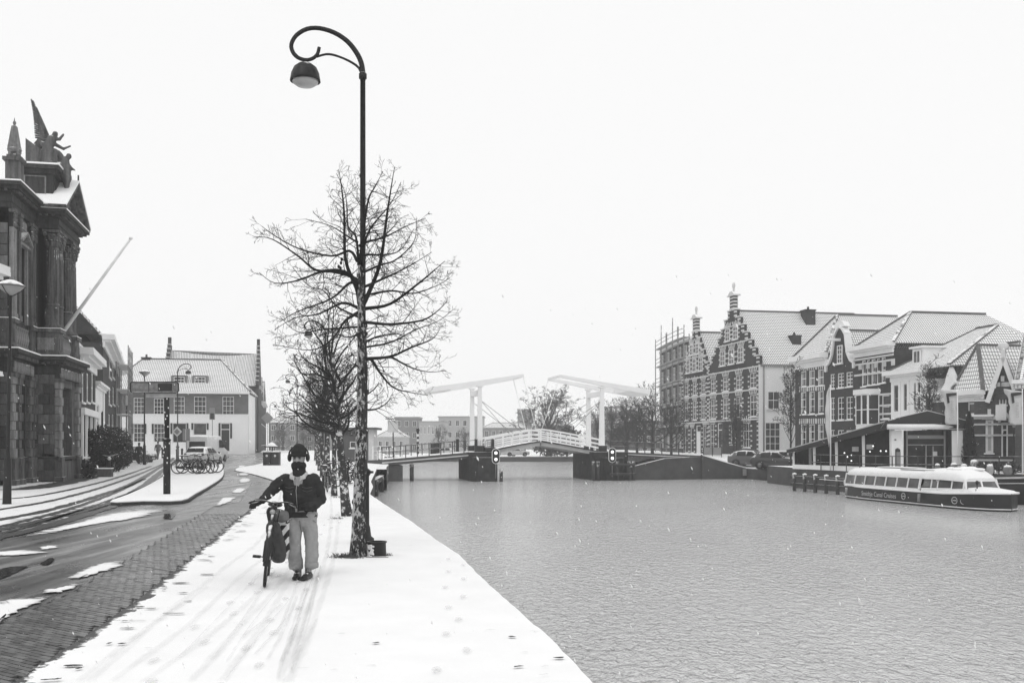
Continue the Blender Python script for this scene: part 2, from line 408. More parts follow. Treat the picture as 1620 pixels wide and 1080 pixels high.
# promenade: brick paving, then the snow blanket on it with a ragged kerb side
strip('pavement', lambda D: kx(D), lambda D: qx(D)-.35, ROAD, .0, 4, ew=.3)
def prom_snow():
    D_ = []; D = 0.0
    while D < 165: D_.append(D); D += .25 if D < 20 else (.6 if D < 50 else 3)
    def fl(D): return kx(D)-.10+.1*(mnoise.noise(Vector((D*.7, 3, 0))))
    o = strip('snow_on_pavement', fl, lambda D: qx(D)+.02+.018*mnoise.noise(Vector((D*2.3, 0, 8))), SNOW_R, .02, 10, D_, ew=.4, ends=False)
    me = o.data; at = me.attributes['edge']; n = 13
    for i in range(len(D_)): at.data[i*n+n-1].value = 1.0       # the canal side keeps its full blanket
    for vtx in me.vertices:
        x, y, z = vtx.co
        if y < 60: vtx.co.z += .012*mnoise.noise(Vector((x*1.1, y*1.1, 0)))+.006*mnoise.noise(Vector((x*4, y*3, 5)))
    me.polygons.foreach_set('use_smooth', [True]*len(me.polygons))
prom_snow()
# quay wall of our side with stone coping blocks
b = MB()
for D0, D1 in zip([-8]+Ds, Ds):
    b.add([(qx(D0), D0, WZ-.6), (qx(D1), D1, WZ-.6), (qx(D1), D1, -.05+h(D1)), (qx(D0), D0, -.05+h(D0))], [(0,1,2,3)])
wl = tag(b.build('quay_wall', QUAYM), kind='structure')
cop = MB().box(-.4, .02, 0, 1.18, -.2, 0).mesh('coping_stone', QUAYM)
D = 2.0
while D < 96:
    a = math.atan2(-(qx(D+1.2)-qx(D)), 1.2); link('coping_stone', cop, wl, (qx(D), D, -.001+h(D)), a); D += 1.2/math.cos(a)*math.cos(a)**2+.0
# kerb stones along the road, half hidden by snow
kb = MB().box(-.09, .05, 0, .97, -.1, .016).mesh('kerb_stone', plain('kerb_stone', .075, .7, .4, 8))
kp = tag(MB().box(-3.2, -3.05, 0, 2, -.2, .0).build('kerb', plain('kerb_bed', .1)), kind='structure')
D = 2.0
while D < 82:
    dx = kx(D+1)-kx(D); a = math.atan2(-dx, 1); link('kerb_stone', kb, kp, (kx(D)+rnd.uniform(-.012, .012), D, .0+h(D)), a); D += math.cos(a)

# ---- the road of clinkers laid in herringbone: each brick real near the camera
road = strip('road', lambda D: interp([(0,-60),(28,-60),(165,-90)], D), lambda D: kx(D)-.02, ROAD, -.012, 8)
def road_left(D): return max(-.535*D, interp([(0,-14),(25,-15),(30,-16)], D))
def brick_left(D): return interp([(6, -4.6), (9.9, -5.1), (12, -5.3), (14.6, -5.75), (21.6, -7.1), (28, -8.4), (60, -17)], D)
def asphalt_mat():
    t = NT('wet_worn_asphalt'); rot = (0, 0, R(9)); s1 = t.noise(t.coord('Object', (1.6, .10, 1), rot), 1.6, 5, .7); f = t.noise(t.coord('Object'), 60, 3, .7); p = t.noise(t.coord('Object', (.7, .25, 1)), .8, 4)
    col = t.math('MULTIPLY', t.ramp(s1, .3, .7, .035, .17), t.ramp(f, .25, .75, .6, 1.4))
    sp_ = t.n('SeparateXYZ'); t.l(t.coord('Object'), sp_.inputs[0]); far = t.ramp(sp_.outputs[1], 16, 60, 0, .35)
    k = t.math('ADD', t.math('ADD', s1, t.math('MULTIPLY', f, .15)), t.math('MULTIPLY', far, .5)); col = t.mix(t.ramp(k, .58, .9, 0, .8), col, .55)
    t.bump(f, .4, .004); return t.fin(col, t.ramp(p, .35, .65, .12, .5), .6)
ASPH = asphalt_mat()
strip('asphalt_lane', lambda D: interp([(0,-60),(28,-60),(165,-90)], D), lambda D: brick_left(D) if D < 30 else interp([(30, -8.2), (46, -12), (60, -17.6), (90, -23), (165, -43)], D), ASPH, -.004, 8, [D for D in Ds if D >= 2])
def clinkers():
    l, w = .185, .064; ang = R(-36); ca, sa = math.cos(ang), math.sin(ang); cells = []
    for r in range(-260, 260):
        for c in range(-90, 90):
            u, v_ = (c+.5*(r % 2)+rnd.uniform(-.03, .03))*l, r*w; x = -8+u*ca-v_*sa; y = 14+u*sa+v_*ca
            if 6.3 < y < 25 and max(road_left(y)-.2, brick_left(y)) < x < kx(y)-.13: cells.append((y, x))
    cells.sort(); vars_ = []; F_ = [(4,5,6,7),(0,1,5,4),(1,2,6,5),(2,3,7,6),(3,0,4,7)]
    v = [(-.09,-.029,-.02),(.09,-.029,-.02),(.09,.029,-.02),(-.09,.029,-.02),(-.086,-.026,.004),(.086,-.026,.004),(.086,.026,.004),(-.086,.026,.004)]
    for i in range(6):
        me = MB().add(v, F_).mesh('brick', PAVER, uv=False); at = me.attributes.new('tone', 'FLOAT', 'POINT'); at.data.foreach_set('value', [i/5]*8); vars_.append(me)
    rest = MB(); tone = []
    for i, (y, x) in enumerate(cells):
        a = ang+rnd.gauss(0, .012); z = rnd.gauss(0, .0015)-.001
        if i < 300: link('brick', vars_[rnd.randrange(6)], road, (x, y, z), a)
        else:
            rest.add(v, F_, False, Matrix.Translation((x, y, z)) @ Matrix.Rotation(a, 4, 'Z') @ Matrix.Rotation(rnd.gauss(0, .02), 4, 'X')); tone += [rnd.random()]*8
    me = rest.mesh('bricks', PAVER, uv=False); at = me.attributes.new('tone', 'FLOAT', 'POINT'); at.data.foreach_set('value', tone)
    tag(link('bricks', me, road), kind='stuff')
clinkers()
Pg = lambda L: [(G(px, py).x, G(px, py).y) for px, py in L]
for L in ([(-30,957),(0,952),(33,943),(89,944),(60,956),(33,967),(0,985),(-30,1000)],
          [(63,936),(90,930),(126,924),(122,930),(95,938),(67,941)],
          [(100,917),(148,895),(185,886),(199,894),(159,906),(122,918)],
          [(-20,876),(0,872),(50,871),(83,874),(40,878),(0,880)], [(60,866),(80,863),(95,863),(80,869),(65,870)],
          [(341,798),(352,786),(376,785),(366,794),(346,801)], [(364,780),(374,772),(392,772),(382,780)],
          [(378,764),(380,756),(395,756),(396,763)], [(377,752),(379,748),(392,748),(394,752)], [(374,742),(378,736),(388,736),(388,741)],
          [(25,850),(110,829),(200,806),(274,803),(235,817),(170,827),(110,838),(60,848)]):
    blob('snow_patch', refine(Pg(L), 4, .05), SNOW_P, .014, shrink=.45)
for L in ([(345,850),(352,838),(388,830),(384,845),(360,853)], [(305,890),(312,882),(332,880),(330,888)], [(255,820),(262,812),(280,812),(272,822)],
          [(60,893),(80,882),(88,885),(78,894)], [(-20,905),(20,895),(50,895),(20,910),(-20,925)]):
    blob('puddle', refine(Pg(L), 4, .02), PUD, .008)
# ---- museum side pavement and lane with tyre tracks
def lane_r(D): return interp([(12,-17),(18.5,-9.4*1.0),(23.2,-10.3),(28,-11.2),(29.2,-9.6),(48,-14.0),(58,-16.9),(78,-22.6),(91,-26.0),(120,-33)], D)
strip('side_pavement', lambda D: -60, lambda D: interp([(12,-14),(18.6,-9.6),(23.2,-10.3),(28.5,-11.3),(29,-10.6),(48,-14.2),(58,-17.2),(78,-22.8),(91,-26.5),(120,-34)], D),
      SNOW_T, .003, 14, [D for D in Ds if 12 <= D <= 165], ew=1.6)
# island with the pillar sign, raised on a kerb
isl = Pg([(175,799),(230,797.5),(290,796.5),(312,785),(335,771),(351,759),(355,749),(352,738),(352,730),(340,723),(322,727),(312,733),(295,738),(272,748),(240,768),(205,786)])
isl = refine(isl, 3)
b = MB(); b.hprism([(p[0], p[1]) for p in isl], -.03, .075)
io = tag(b.build('traffic_island', plain('island_kerb', .05, .8, .3)), kind='structure')
cc = (sum(p[0] for p in isl)/len(isl), sum(p[1] for p in isl)/len(isl))
b = MB(); b.hprism([(lerp(cc[0], p[0], .985), lerp(cc[1], p[1], .992)) for p in isl], .076, .1)
b.build('snow_cover', SNOW, io)
def ribbon(name, pts, w, m, z=.02, kind='structure', parent=None):
    pts = [Vector((p[0], p[1], 0)) for p in pts]; v = []; e = []; f = []
    for i, p in enumerate(pts):
        d = (pts[min(i+1, len(pts)-1)]-pts[max(0, i-1)]).normalized(); s = Vector((-d.y, d.x, 0))
        ww = w*(1+.3*mnoise.noise(Vector((p.y*.8, w*7, p.x*.3))))
        for k, t in enumerate((-1, -.35, .35, 1)):
            q = p+s*t*ww/2; v.append((q.x, q.y, z+h(q.y))); e.append(0 if k in (0, 3) or i in (0, len(pts)-1) else 1)
    for i in range(len(pts)-1):
        for k in range(3): f.append((i*4+k, i*4+k+1, i*4+k+5, i*4+k+4))
    me = bpy.data.meshes.new(name); me.from_pydata(v, [], f); me.update(); me.materials.append(m)
    if me.polygons and me.polygons[0].normal.z < 0: me.flip_normals()
    at = me.attributes.new('edge', 'FLOAT', 'POINT'); at.data.foreach_set('value', e)
    o = link(name, me, parent)
    if parent is None: o['kind'] = kind
    return o
def smooth_line(pts, n=14):
    out = []
    for i in range(len(pts)-1):
        p0, p1, p2, p3 = pts[max(0, i-1)], pts[i], pts[i+1], pts[min(len(pts)-1, i+2)]
        for j in range(n):
            t = j/n; out.append(tuple(.5*(2*p1[a]+(p2[a]-p0[a])*t+(2*p0[a]-5*p1[a]+4*p2[a]-p3[a])*t*t+(3*p1[a]-p0[a]-3*p2[a]+p3[a])*t**3) for a in (0, 1)))
    return out+[tuple(pts[-1][:2])]
# dark wheel tracks through the snowed lane
for L, w in (([(-60,868),(0,850),(60,836),(110,822),(160,806),(195,797),(260,796)], .55), ([(-60,850),(0,838),(90,818),(170,797),(225,770),(262,741),(285,728)], .5),
             ([(-60,830),(0,822),(80,806),(160,783),(215,762),(255,738),(275,727)], .45), ([(-40,812),(0,806),(90,790),(170,768),(225,748),(262,732)], .35),
             ([(-60,856),(40,834),(130,806),(185,787),(240,765),(262,748)], .22), ([(0,790),(60,784),(130,770),(190,754),(240,737)], .35),
             ([(-40,843),(30,826),(110,805),(180,780),(230,757)], .3), ([(0,775),(50,772),(110,762),(140,754),(150,748)], 1.6)):
    ribbon('wheel_track', smooth_line(Pg(L)), w, SLUSH, .012)
# faint bicycle tracks and scuffed steps on the promenade
for L, w in (([(140,1085),(250,985),(350,905),(416,850),(440,800),(448,760)], .11), ([(175,1085),(300,990),(380,915),(425,880)], .1), ([(225,1085),(330,1010),(400,950),(418,930)], .1),
             ([(300,1085),(390,985),(440,930),(470,880)], .1), ([(440,1085),(470,1010),(500,930),(520,860),(524,800),(520,760)], .1), ([(455,1085),(488,1010),(512,940),(530,870),(536,810)], .1),
             ([(350,1085),(420,985),(455,925)], .1), ([(120,1085),(230,1000),(330,930)], .1)):
    ribbon('bicycle_track', smooth_line(Pg(L)), w, TRACK, .034)
for px, py in [(540,1007),(596,1022),(530,1065),(480,1062),(592,1058),(862,1060),(830,1037),(845,1003),(775,1001),(808,1012),(886,1046),(864,1073),(820,1060),(650,865),(255,985),(300,955),(235,1030),(330,1000)]:
    p = G(px, py); blob('scuff', refine([(p.x-.03-.05*rnd.random(), p.y-.02*rnd.random()), (p.x+rnd.uniform(-.02, .02), p.y-.03), (p.x+.02+.04*rnd.random(), p.y+rnd.uniform(-.02, .02)), (p.x, p.y+.03)], 3, .008), TRACK2 if rnd.random() < .7 else SLIT, .036, shrink=.6)

# paving showing in slits along the kerb, and many fine wheel scratches fanning from the walker
for i in range(48):
    D = 7.2+20*rnd.random()**1.2; x = kx(D)+.05+abs(rnd.gauss(0, .2)); w = rnd.uniform(.02, .13); t_ = rnd.uniform(.01, .045)
    blob('paving_slit', refine([(x-w, D-.01), (x-w*.3, D-t_), (x+w, D), (x+w*.4, D+t_), (x-w*.6, D+t_*.8)], 3, .012), SLIT, .037, shrink=.7)
for i in range(16):
    x1 = rnd.uniform(235, 470); x0 = lerp(410, 505, (x1-235)/235)+rnd.uniform(-14, 14); y0 = rnd.uniform(885, 990); y1 = rnd.uniform(1000, 1090); m = rnd.uniform(-14, 14); xe = lerp(x0, x1, (y1-y0)/(1085-y0))
    ribbon('bicycle_track', smooth_line(Pg([(x0, y0), ((x0+xe)/2+m*.3, (y0+y1)/2), (xe, y1)]), 8), rnd.uniform(.02, .045), TRACK2, .038+.0005*i)

FOOT = ragged('footprint_dent', .66, amp=.6, sx=1, sy=1, nsc=6, thr=.35, amax=.35, soft=.3)
for (xa, ya, xb, yb, n, off) in ((-2.66, 12.6, -1.75, 4.5, 12, 0), (-1.5, 30, -.35, 5.0, 34, .3), (-4.3, 26, -2.6, 5.5, 28, .5)):
    for i in range(n):
        t_ = (i+off)/n; x, y = lerp(xa, xb, t_)+rnd.gauss(0, .04), lerp(ya, yb, t_); sd = .09 if i % 2 else -.09; d = Vector((xb-xa, yb-ya, 0)).normalized(); nrm = Vector((-d.y, d.x, 0)); c_ = Vector((x, y, 0))+nrm*sd
        blob('footprint', [((c_+d*.14*math.cos(R(k*36))+nrm*.048*math.sin(R(k*36))*(1 if math.cos(R(k*36)) < .2 else .8)).x, (c_+d*.14*math.cos(R(k*36))+nrm*.048*math.sin(R(k*36))).y) for k in range(10)], FOOT, .039, shrink=.6)
# ================================================================ right bank
K = 43.57
def DR(px): return K/((px-CX)/F+.197)
RQ = [(40,30),(55,26.8),(62,24.6),(70,22.9),(79,22.1),(87,20.4),(95,13.6+3.5),(110,14.0),(165,12)]   # its quay line X(D)
def rz_(X, D): return -.42+.95*sstep(86, 97, D)
b = MB(); c = MB(); D_ = [40,55,58,62,66,70,74,79,83,87,89,91,93,95,98,104,110,120,140,165]
for D0, D1 in zip(D_, D_[1:]):
    x0, x1 = interp(RQ, D0), interp(RQ, D1); z0, z1 = rz_(0, D0), rz_(0, D1)
    b.add([(x0, D0, z0), (300, D0, z0), (300, D1, z1), (x1, D1, z1)], [(0,1,2,3)])
    c.add([(x0, D0, WZ-.5), (x1, D1, WZ-.5), (x1, D1, z1-.001), (x0, D0, z0-.001)], [(3,2,1,0)])
b.add([(30, -30, -.42), (300, -30, -.42), (300, 40, -.42), (30, 40, -.42)], [(0,1,2,3)])
tag(b.build('street', SNOW, uv=False), kind='structure'); tag(c.build('far_quay_wall', QUAYM), kind='structure')
# the far end of the basin, beyond the bridge
b = MB(); b.box(-60, 40, 163, 166, WZ-.5, -.61); tag(b.build('end_quay_wall', QUAYM), kind='structure')
tag(MB().add([(-60,162.9,-.59),(60,162.9,-.59),(60,167,-.59),(-60,167,-.59)], [(0,1,2,3)]).build('end_quay_snow', SNOW, uv=False), kind='structure')

# ================================================================ house building kit
class Frame:
    """a facade plane: local x runs along it from left to right, y goes into the house, z is up"""
    def __init__(s, px, D, ang, z0=0.0):
        s.o = Vector((gx(px, D), D, z0)); s.a = Vector((math.cos(ang), math.sin(ang))); s.ang = ang
    def pt(s, px, py, dep=0.0):
        n = Vector((-s.a.y, s.a.x)); k = (px-CX)/F          # n points inward
        o = Vector((s.o.x, s.o.y))+n*dep
        D = o.dot(n)/(k*n.x+n.y); x = (Vector((k*D, D))-o).dot(s.a)
        return x, EYE+(HZ-py)/F*D-s.o.z
    def box(s, x0, y0, x1, y1, dep=0.0):      # pixel box -> cx, z0, w, h
        a, t = s.pt(x0, (y0+y1)/2, dep)[0], 0; b_ = s.pt(x1, 0, dep)[0]; xm = (x0+x1)/2
        zt = s.pt(xm, y0, dep)[1]; zb = s.pt(xm, y1, dep)[1]
        return ((a+b_)/2, zb, abs(b_-a), zt-zb)

_wc = {}
def window(parent, cx, z0, w, h, cols=2, rows=2, dep=.1, fm=None, gm=None, name='window', sill=True, fw=.07, y0=0.0, curtain=False):
    fm = fm or WHITE; gm = gm or GLASS; key = (round(w, 2), round(h, 2), cols, rows, dep, fm.name, gm.name, name, sill, fw, curtain)
    if key not in _wc:
        w_, h_ = w, h; b = MB(); f = fw
        b.box(-w_/2, -w_/2+f, dep-.05, dep+.05, 0, h_); b.box(w_/2-f, w_/2, dep-.05, dep+.05, 0, h_)
        b.box(-w_/2+f, w_/2-f, dep-.05, dep+.05, 0, f); b.box(-w_/2+f, w_/2-f, dep-.05, dep+.05, h_-f, h_)
        t = min(.045, f*.6)
        for i in range(1, cols): x = -w_/2+w_*i/cols; b.box(x-t/2, x+t/2, dep-.03, dep+.03, f, h_-f)
        for j in range(1, rows):
            z = h_*j/rows; tt = t*1.6 if j == (rows+1)//2 else t
            b.box(-w_/2+f, w_/2-f, dep-.034, dep+.034, z-tt/2, z+tt/2)
        if sill: b.box(-w_/2-.08, w_/2+.08, -.09, dep+.05, -.1, -.001)
        g = MB(); g.box(-w_/2+f*.8, w_/2-f*.8, dep+.0, dep+.02, f*.8, h_-f*.8)
        cu = None
        if curtain:
            cu = MB(); cu.box(-w_/2+f, -w_/2+w_*.33, dep+.004-.01, dep-.001, h_*.1, h_-f); cu.box(w_/2-w_*.33, w_/2-f, dep-.006, dep-.001, h_*.1, h_-f); cu = cu.mesh('curtain', CURT)
        _wc[key] = (b.mesh(name, fm), g.mesh('glass', gm), cu)
    a, g, cu = _wc[key]
    o = link(name, a, parent, (cx, y0, z0)); link('glass', g, o)
    if cu: link('curtain', cu, o)
    return o
def wallmesh(W, H, holes, dep=.22, y=0.0, x0=0.0, z0=0.0, outline=None):
    """front wall with true openings and reveals; holes = (cx, z, w, h)"""
    b = MB(); xs = {x0, x0+W}; zs = {z0, H}
    for cx, z, w, h_ in holes: xs |= {cx-w/2, cx+w/2}; zs |= {max(z, z0), z+h_}
    xs = sorted(x for x in xs if x0-1e-6 <= x <= x0+W+1e-6); zs = sorted(z for z in zs if z0-1e-6 <= z <= H+1e-6)
    for i in range(len(xs)-1):
        for j in range(len(zs)-1):
            mx_, mz = (xs[i]+xs[i+1])/2, (zs[j]+zs[j+1])/2
            if any(abs(mx_-cx) < w/2 and z < mz < z+h_ for cx, z, w, h_ in holes): continue
            b.add([(xs[i], y, zs[j]), (xs[i+1], y, zs[j]), (xs[i+1], y, zs[j+1]), (xs[i], y, zs[j+1])], [(0,1,2,3)])
    for cx, z, w, h_ in holes:
        l, r, t, d = cx-w/2, cx+w/2, z+h_, max(z, z0)
        b.add([(l,y,d),(l,y+dep,d),(l,y+dep,t),(l,y,t)], [(0,1,2,3)]); b.add([(r,y,d),(r,y,t),(r,y+dep,t),(r,y+dep,d)], [(0,1,2,3)])
        b.add([(l,y,t),(l,y+dep,t),(r,y+dep,t),(r,y,t)], [(0,1,2,3)]); b.add([(l,y,d),(r,y,d),(r,y+dep,d),(l,y+dep,d)], [(0,1,2,3)])
    return b
def slab(b, pts, t=.12):
    """a roof slope with thickness from its outline"""
    p = [Vector(q) for q in pts]; n = (p[1]-p[0]).cross(p[2]-p[0]).normalized()
    if n.z < 0: p.reverse(); n = -n
    m = len(p); b.add(p+[q-n*t for q in p], [tuple(range(m)), tuple(range(2*m-1, m-1, -1))]+[((i+1) % m, i, i+m, (i+1) % m+m) for i in range(m)])
def chimney(root, x, y, z, w, d, hh, m=None):
    b = MB(); b.box(x-w/2, x+w/2, y-d/2, y+d/2, z, z+hh); b.box(x-w/2-.07, x+w/2+.07, y-d/2-.07, y+d/2+.07, z+hh, z+hh+.14)
    b.lathe([(.14, 0), (.11, .35), (0.0, .36)], (x, y, z+hh+.14), 8)
    return b.build('chimney', m or BRICK, root)
def cornice(root, W, z, hh=.5, out=.4, m=None, x0=0.0, ends=True):
    b = MB(); e = .12 if ends else 0
    b.prism([(0, 0)], 0, 0) if False else None
    for k, (o_, a, c_) in enumerate(((.1, 0, .45), (.25*out/.4, .45, .62), (.75*out/.4*.5+.05, .62, .8), (out, .8, 1.0))):
        b.box(x0-e*(k > 1), x0+W+e*(k > 1), -o_, .05, z+hh*a+(.002 if k else 0), z+hh*c_)
    b.box(x0-e, x0+W+e, -out, .25, z+hh+.002, z+hh+.04)
    return b.build('cornice', m or WHITE, root)
def roof(root, kind, W, dep, H, rh, m, wm, over=.15, ridge_in=2.0, y0=0.0, x0=0.0):
    r = MB(); g = MB(); o = over
    if kind == 'perp':      # ridge runs away from the facade
        for s in (-1, 1):
            xe = x0+W/2+s*(W/2+o); xr = x0+W/2; ze = H-o*rh/(W/2)
            slab(r, [(xe, y0, ze), (xr, y0, H+rh), (xr, y0+dep, H+rh), (xe, y0+dep, ze)])
        g.prism([(x0, H), (x0+W, H), (x0+W/2, H+rh)], dep-.2+y0, dep+y0)
        MB().prism([(x0, H), (x0+W, H), (x0+W/2, H+rh)], y0+.02, y0+.2).build('gable_wall', wm, root)
        slab_r = MB().bar((x0+W/2, y0, H+rh+.03), (x0+W/2, y0+dep, H+rh+.03), .28, .12)
    elif kind == 'par':     # ridge parallel to the facade
        slab(r, [(x0-.05, y0-o, H-o*2*rh/dep), (x0+W+.05, y0-o, H-o*2*rh/dep), (x0+W+.05, y0+dep/2, H+rh), (x0-.05, y0+dep/2, H+rh)])
        slab(r, [(x0-.05, y0+dep/2, H+rh), (x0+W+.05, y0+dep/2, H+rh), (x0+W+.05, y0+dep+o, H), (x0-.05, y0+dep+o, H)])
        M = Matrix(((0,1,0,0),(1,0,0,0),(0,0,1,0),(0,0,0,1)))
        for xx in (x0+.01, x0+W-.21): MB().prism([(y0, H), (y0+dep, H), (y0+dep/2, H+rh)], xx, xx+.2, M).build('gable_wall', wm, root)
        slab_r = MB().bar((x0, y0+dep/2, H+rh+.03), (x0+W, y0+dep/2, H+rh+.03), .28, .12)
    elif kind == 'hip':     # ridge runs away from the facade, hipped at the front (and the back)
        a = (x0+W/2, y0+ridge_in, H+rh); c = (x0+W/2, y0+dep-ridge_in, H+rh)
        slab(r, [(x0-o, y0-o, H), (x0+W+o, y0-o, H), a]); slab(r, [(x0-o, y0+dep+o, H), (x0+W+o, y0+dep+o, H), c])
        slab(r, [(x0-o, y0-o, H), a, c, (x0-o, y0+dep+o, H)]); slab(r, [(x0+W+o, y0-o, H), a, c, (x0+W+o, y0+dep+o, H)])
        slab_r = MB().bar(Vector(a)+Vector((0,0,.03)), Vector(c)+Vector((0,0,.03)), .28, .12)
        for q in ((x0-o, y0-o), (x0+W+o, y0-o)): slab_r.bar((q[0], q[1], H+.05), (a[0], a[1], a[2]+.03), .26, .12)
    elif kind == 'hippar':
        a = (x0+ridge_in, y0+dep/2, H+rh); c = (x0+W-ridge_in, y0+dep/2, H+rh)
        slab(r, [(x0-o, y0-o, H), (x0+W+o, y0-o, H), c, a]); slab(r, [(x0-o, y0+dep+o, H), (x0+W+o, y0+dep+o, H), c, a])
        slab(r, [(x0-o, y0-o, H), a, (x0-o, y0+dep+o, H)]); slab(r, [(x0+W+o, y0-o, H), c, (x0+W+o, y0+dep+o, H)])
        slab_r = MB().bar(Vector(a)+Vector((0,0,.03)), Vector(c)+Vector((0,0,.03)), .28, .12)
        slab_r.bar((x0+W+o, y0-o, H+.05), c, .26, .12); slab_r.bar((x0-o, y0-o, H+.05), a, .26, .12)
    ro = r.build('roof', m, root)
    slab_r.build('ridge_tiles', plain('ridge_cap_', .12, snow=.5) if 'ridge_cap_' not in bpy.data.materials else bpy.data.materials['ridge_cap_'], ro)
    if g.v: g.build('gable_wall', wm, root)
    return ro
def house(fr, W, H, dep, label, wins, wm, group='canal houses on the far bank', doors=(), name='canal_house', backwall=True, x0=0.0, sidem=None, z0=-1.2):
    root = thing(name, label, 'house', fr.o, fr.ang, group)
    holes = [w[:4] for w in wins]+[d[:4] for d in doors]
    b = wallmesh(W, H, holes, x0=x0, z0=z0); b.build('wall', wm, root)
    s = MB()
    s.add([(x0,0,z0),(x0,dep,z0),(x0,dep,H),(x0,0,H)], [(3,2,1,0)]); s.add([(x0+W,0,z0),(x0+W,dep,z0),(x0+W,dep,H),(x0+W,0,H)], [(0,1,2,3)])
    s.add([(x0,dep,z0),(x0+W,dep,z0),(x0+W,dep,H),(x0,dep,H)], [(3,2,1,0)])
    s.add([(x0,.23,z0),(x0+W,.23,z0),(x0+W,.23,H),(x0,.23,H)], [(0,1,2,3)])
    s.add([(x0,.24,H-.01),(x0+W,.24,H-.01),(x0+W,dep,H-.01),(x0,dep,H-.01)], [(0,1,2,3)])
    s.build('side_wall', sidem or wm, root)
    for w in wins:
        kw = w[4] if len(w) > 4 else {}
        window(root, *w[:4], **kw)
    for d in doors:
        kw = d[4] if len(d) > 4 else {}
        door(root, *d[:4], **kw)
    return root
def door(root, cx, z0, w, h_, m=None, transom=True, fm=None):
    b = MB(); f = .09; b.box(-w/2, -w/2+f, .03, .14, 0, h_); b.box(w/2-f, w/2, .03, .14, 0, h_); b.box(-w/2+f, w/2-f, .03, .14, h_-f, h_)
    hd = h_*.76 if transom else h_-f
    if transom: b.box(-w/2+f, w/2-f, .03, .14, hd, hd+f)
    o = link('door', b.mesh('door', fm or WHITE), root, (cx, 0, z0))
    d = MB(); d.box(-w/2+f, w/2-f, .09, .13, .02, hd)
    for zz in (.12, .5): d.box(-w/2+f+.1, w/2-f-.1, .075, .092, hd*zz, hd*(zz+.34))
    d.build('door_leaf', m or DKP, o)
    if transom: MB().box(-w/2+f, w/2-f, .1, .12, hd+f, h_-f).build('glass', GLASS, o)
    return o
def stonework(root, wins, W, bands, quoins=True, H=9, m=None, arch=True, x0=0.0, name='stone_blocks', hh=.16, bandh=.14):
    """pale blocks round the windows, fan voussoirs over them and thin bands: real blocks, joined into one part"""
    b = MB(); y1 = -.035
    for cx, z, w, h_ in [q[:4] for q in wins]:
        n = int(h_/.42)
        for i in range(n):
            zz = z+.1+i*h_/n
            for s in (-1, 1): x = cx+s*(w/2+.2+.06*(i % 2)); b.box(x-.17, x+.17, y1, .01, zz, zz+hh)
        if arch:
            for k in (-2, -1, 0, 1, 2):
                t = R(k*17); M = Matrix.Translation((cx+k*w*.2, 0, z+h_+.05)) @ Matrix.Rotation(t, 4, 'Y')
                b.box(-.07, .07, y1, .01, 0.02, .55+.1*(k % 2 == 0), M)
    if quoins:
        z = .6
        while z < H-.3: b.box(x0-.01, x0+.34, y1, .01, z, z+hh); b.box(x0+W-.34, x0+W+.01, y1, .01, z, z+hh); z += .45
    for z in bands: b.box(x0-.02, x0+W+.02, y1-.03, .012, z, z+bandh)
    return tag(b.build(name, m or SILL, root), kind='stuff')

AR = math.atan2(-.9812, .1933)
# ---------------------------------------------------------------- the two stepped-gable houses beside the bridge
def step_house(fr, W, D0, H, rh, dep, wins, label, pin, group, doors=(), bands=(), backlabel=None):
    root = house(fr, W, H, dep, label, wins['low'], BRICK, group, doors, sidem=WHITE_W if pin == 1 else BRICK)
    roof(root, 'perp', W, dep, H, rh, TILE_D, WHITE_W, y0=.45)
    n = 7; b = MB(); st = MB(); sn = MB()
    for i in range(n):      # the stepped gable, each step with its own coping and snow
        z0_ = H+rh*i/n; hw = W/2*(1-i/n)*.985+.12
        if i == n-1: hw = max(hw, .62)
        holes = [w[:4] for w in wins['gable'] if False]
        b.box(W/2-hw, W/2+hw, -.02, .4, z0_+(.0015 if i else 0), H+rh*(i+1)/n)
        nx_ = W/2*(1-(i+1)/n)*.985+.12
        for s in (-1, 1):
            xa, xb = sorted((W/2+s*(nx_-.02), W/2+s*(hw+.1)))
            st.box(xa, xb, -.1, .46, H+rh*(i+1)/n-.02, H+rh*(i+1)/n+.1)
            for q in range(2): xa, xb = sorted((W/2+s*(hw-.42), W/2+s*(hw+.015))); st.box(xa, xb, -.055, .1, z0_+.15+q*.42, z0_+.33+q*.42)
    zt = H+rh
    b.box(W/2-.5, W/2+.5, -.03, .42, zt, zt+1.5)
    for q in range(4): st.box(W/2-.53, W/2+.53, -.07, .46, zt+.12+q*.36, zt+.28+q*.36)
    st.box(W/2-.85, W/2+.85, -.22, .62, zt+1.5, zt+1.62); st.prism([(W/2-.8, zt+1.63), (W/2+.8, zt+1.63), (W/2+.3, zt+1.98), (W/2-.3, zt+1.98)], -.15, .55)
    g = b.build('stepped_gable', BRICK, root)
    tag(st.build('gable_coping', SILL, root), kind='stuff')
    p = MB(); p.tube([(W/2, .2, zt+1.97), (W/2, .2, zt+2.3)], .12, 8); p.ell((W/2, .2, zt+2.62), (.33, .12, .36), 10); p.build('finial', SILL, root)
    for w in wins['gable']: window(root, *w[:4], y0=-.16, cols=2, rows=3)
    stonework(root, wins['low'], W, bands, H=H); stonework(root, [(w[0], w[1], w[2], w[3]) for w in wins['gable']], W, (), quoins=False, m=SILL, name='gable_blocks').location.y = -.02
    lb = MB()
    for z_, hw in ((H+rh*.42, W*.3), (H+rh*.72, W*.16)): lb.box(W/2-hw, W/2+hw, -.09, -.021, z_, z_+.12)
    lb.build('string_course', SILL, root)
    return root
z0 = .45
D1, D2, D3 = 118.5, 110.5, 98.0
X_at = lambda D: K-.197*D
f1 = Frame(CX+F*X_at(D1)/D1, D1, AR, z0); f2 = Frame(CX+F*X_at(D2)/D2, D2, AR, z0)
W1, W2 = (D1-D2)*1.0192, (D2-D3)*1.0192
low2 = []; low1 = []
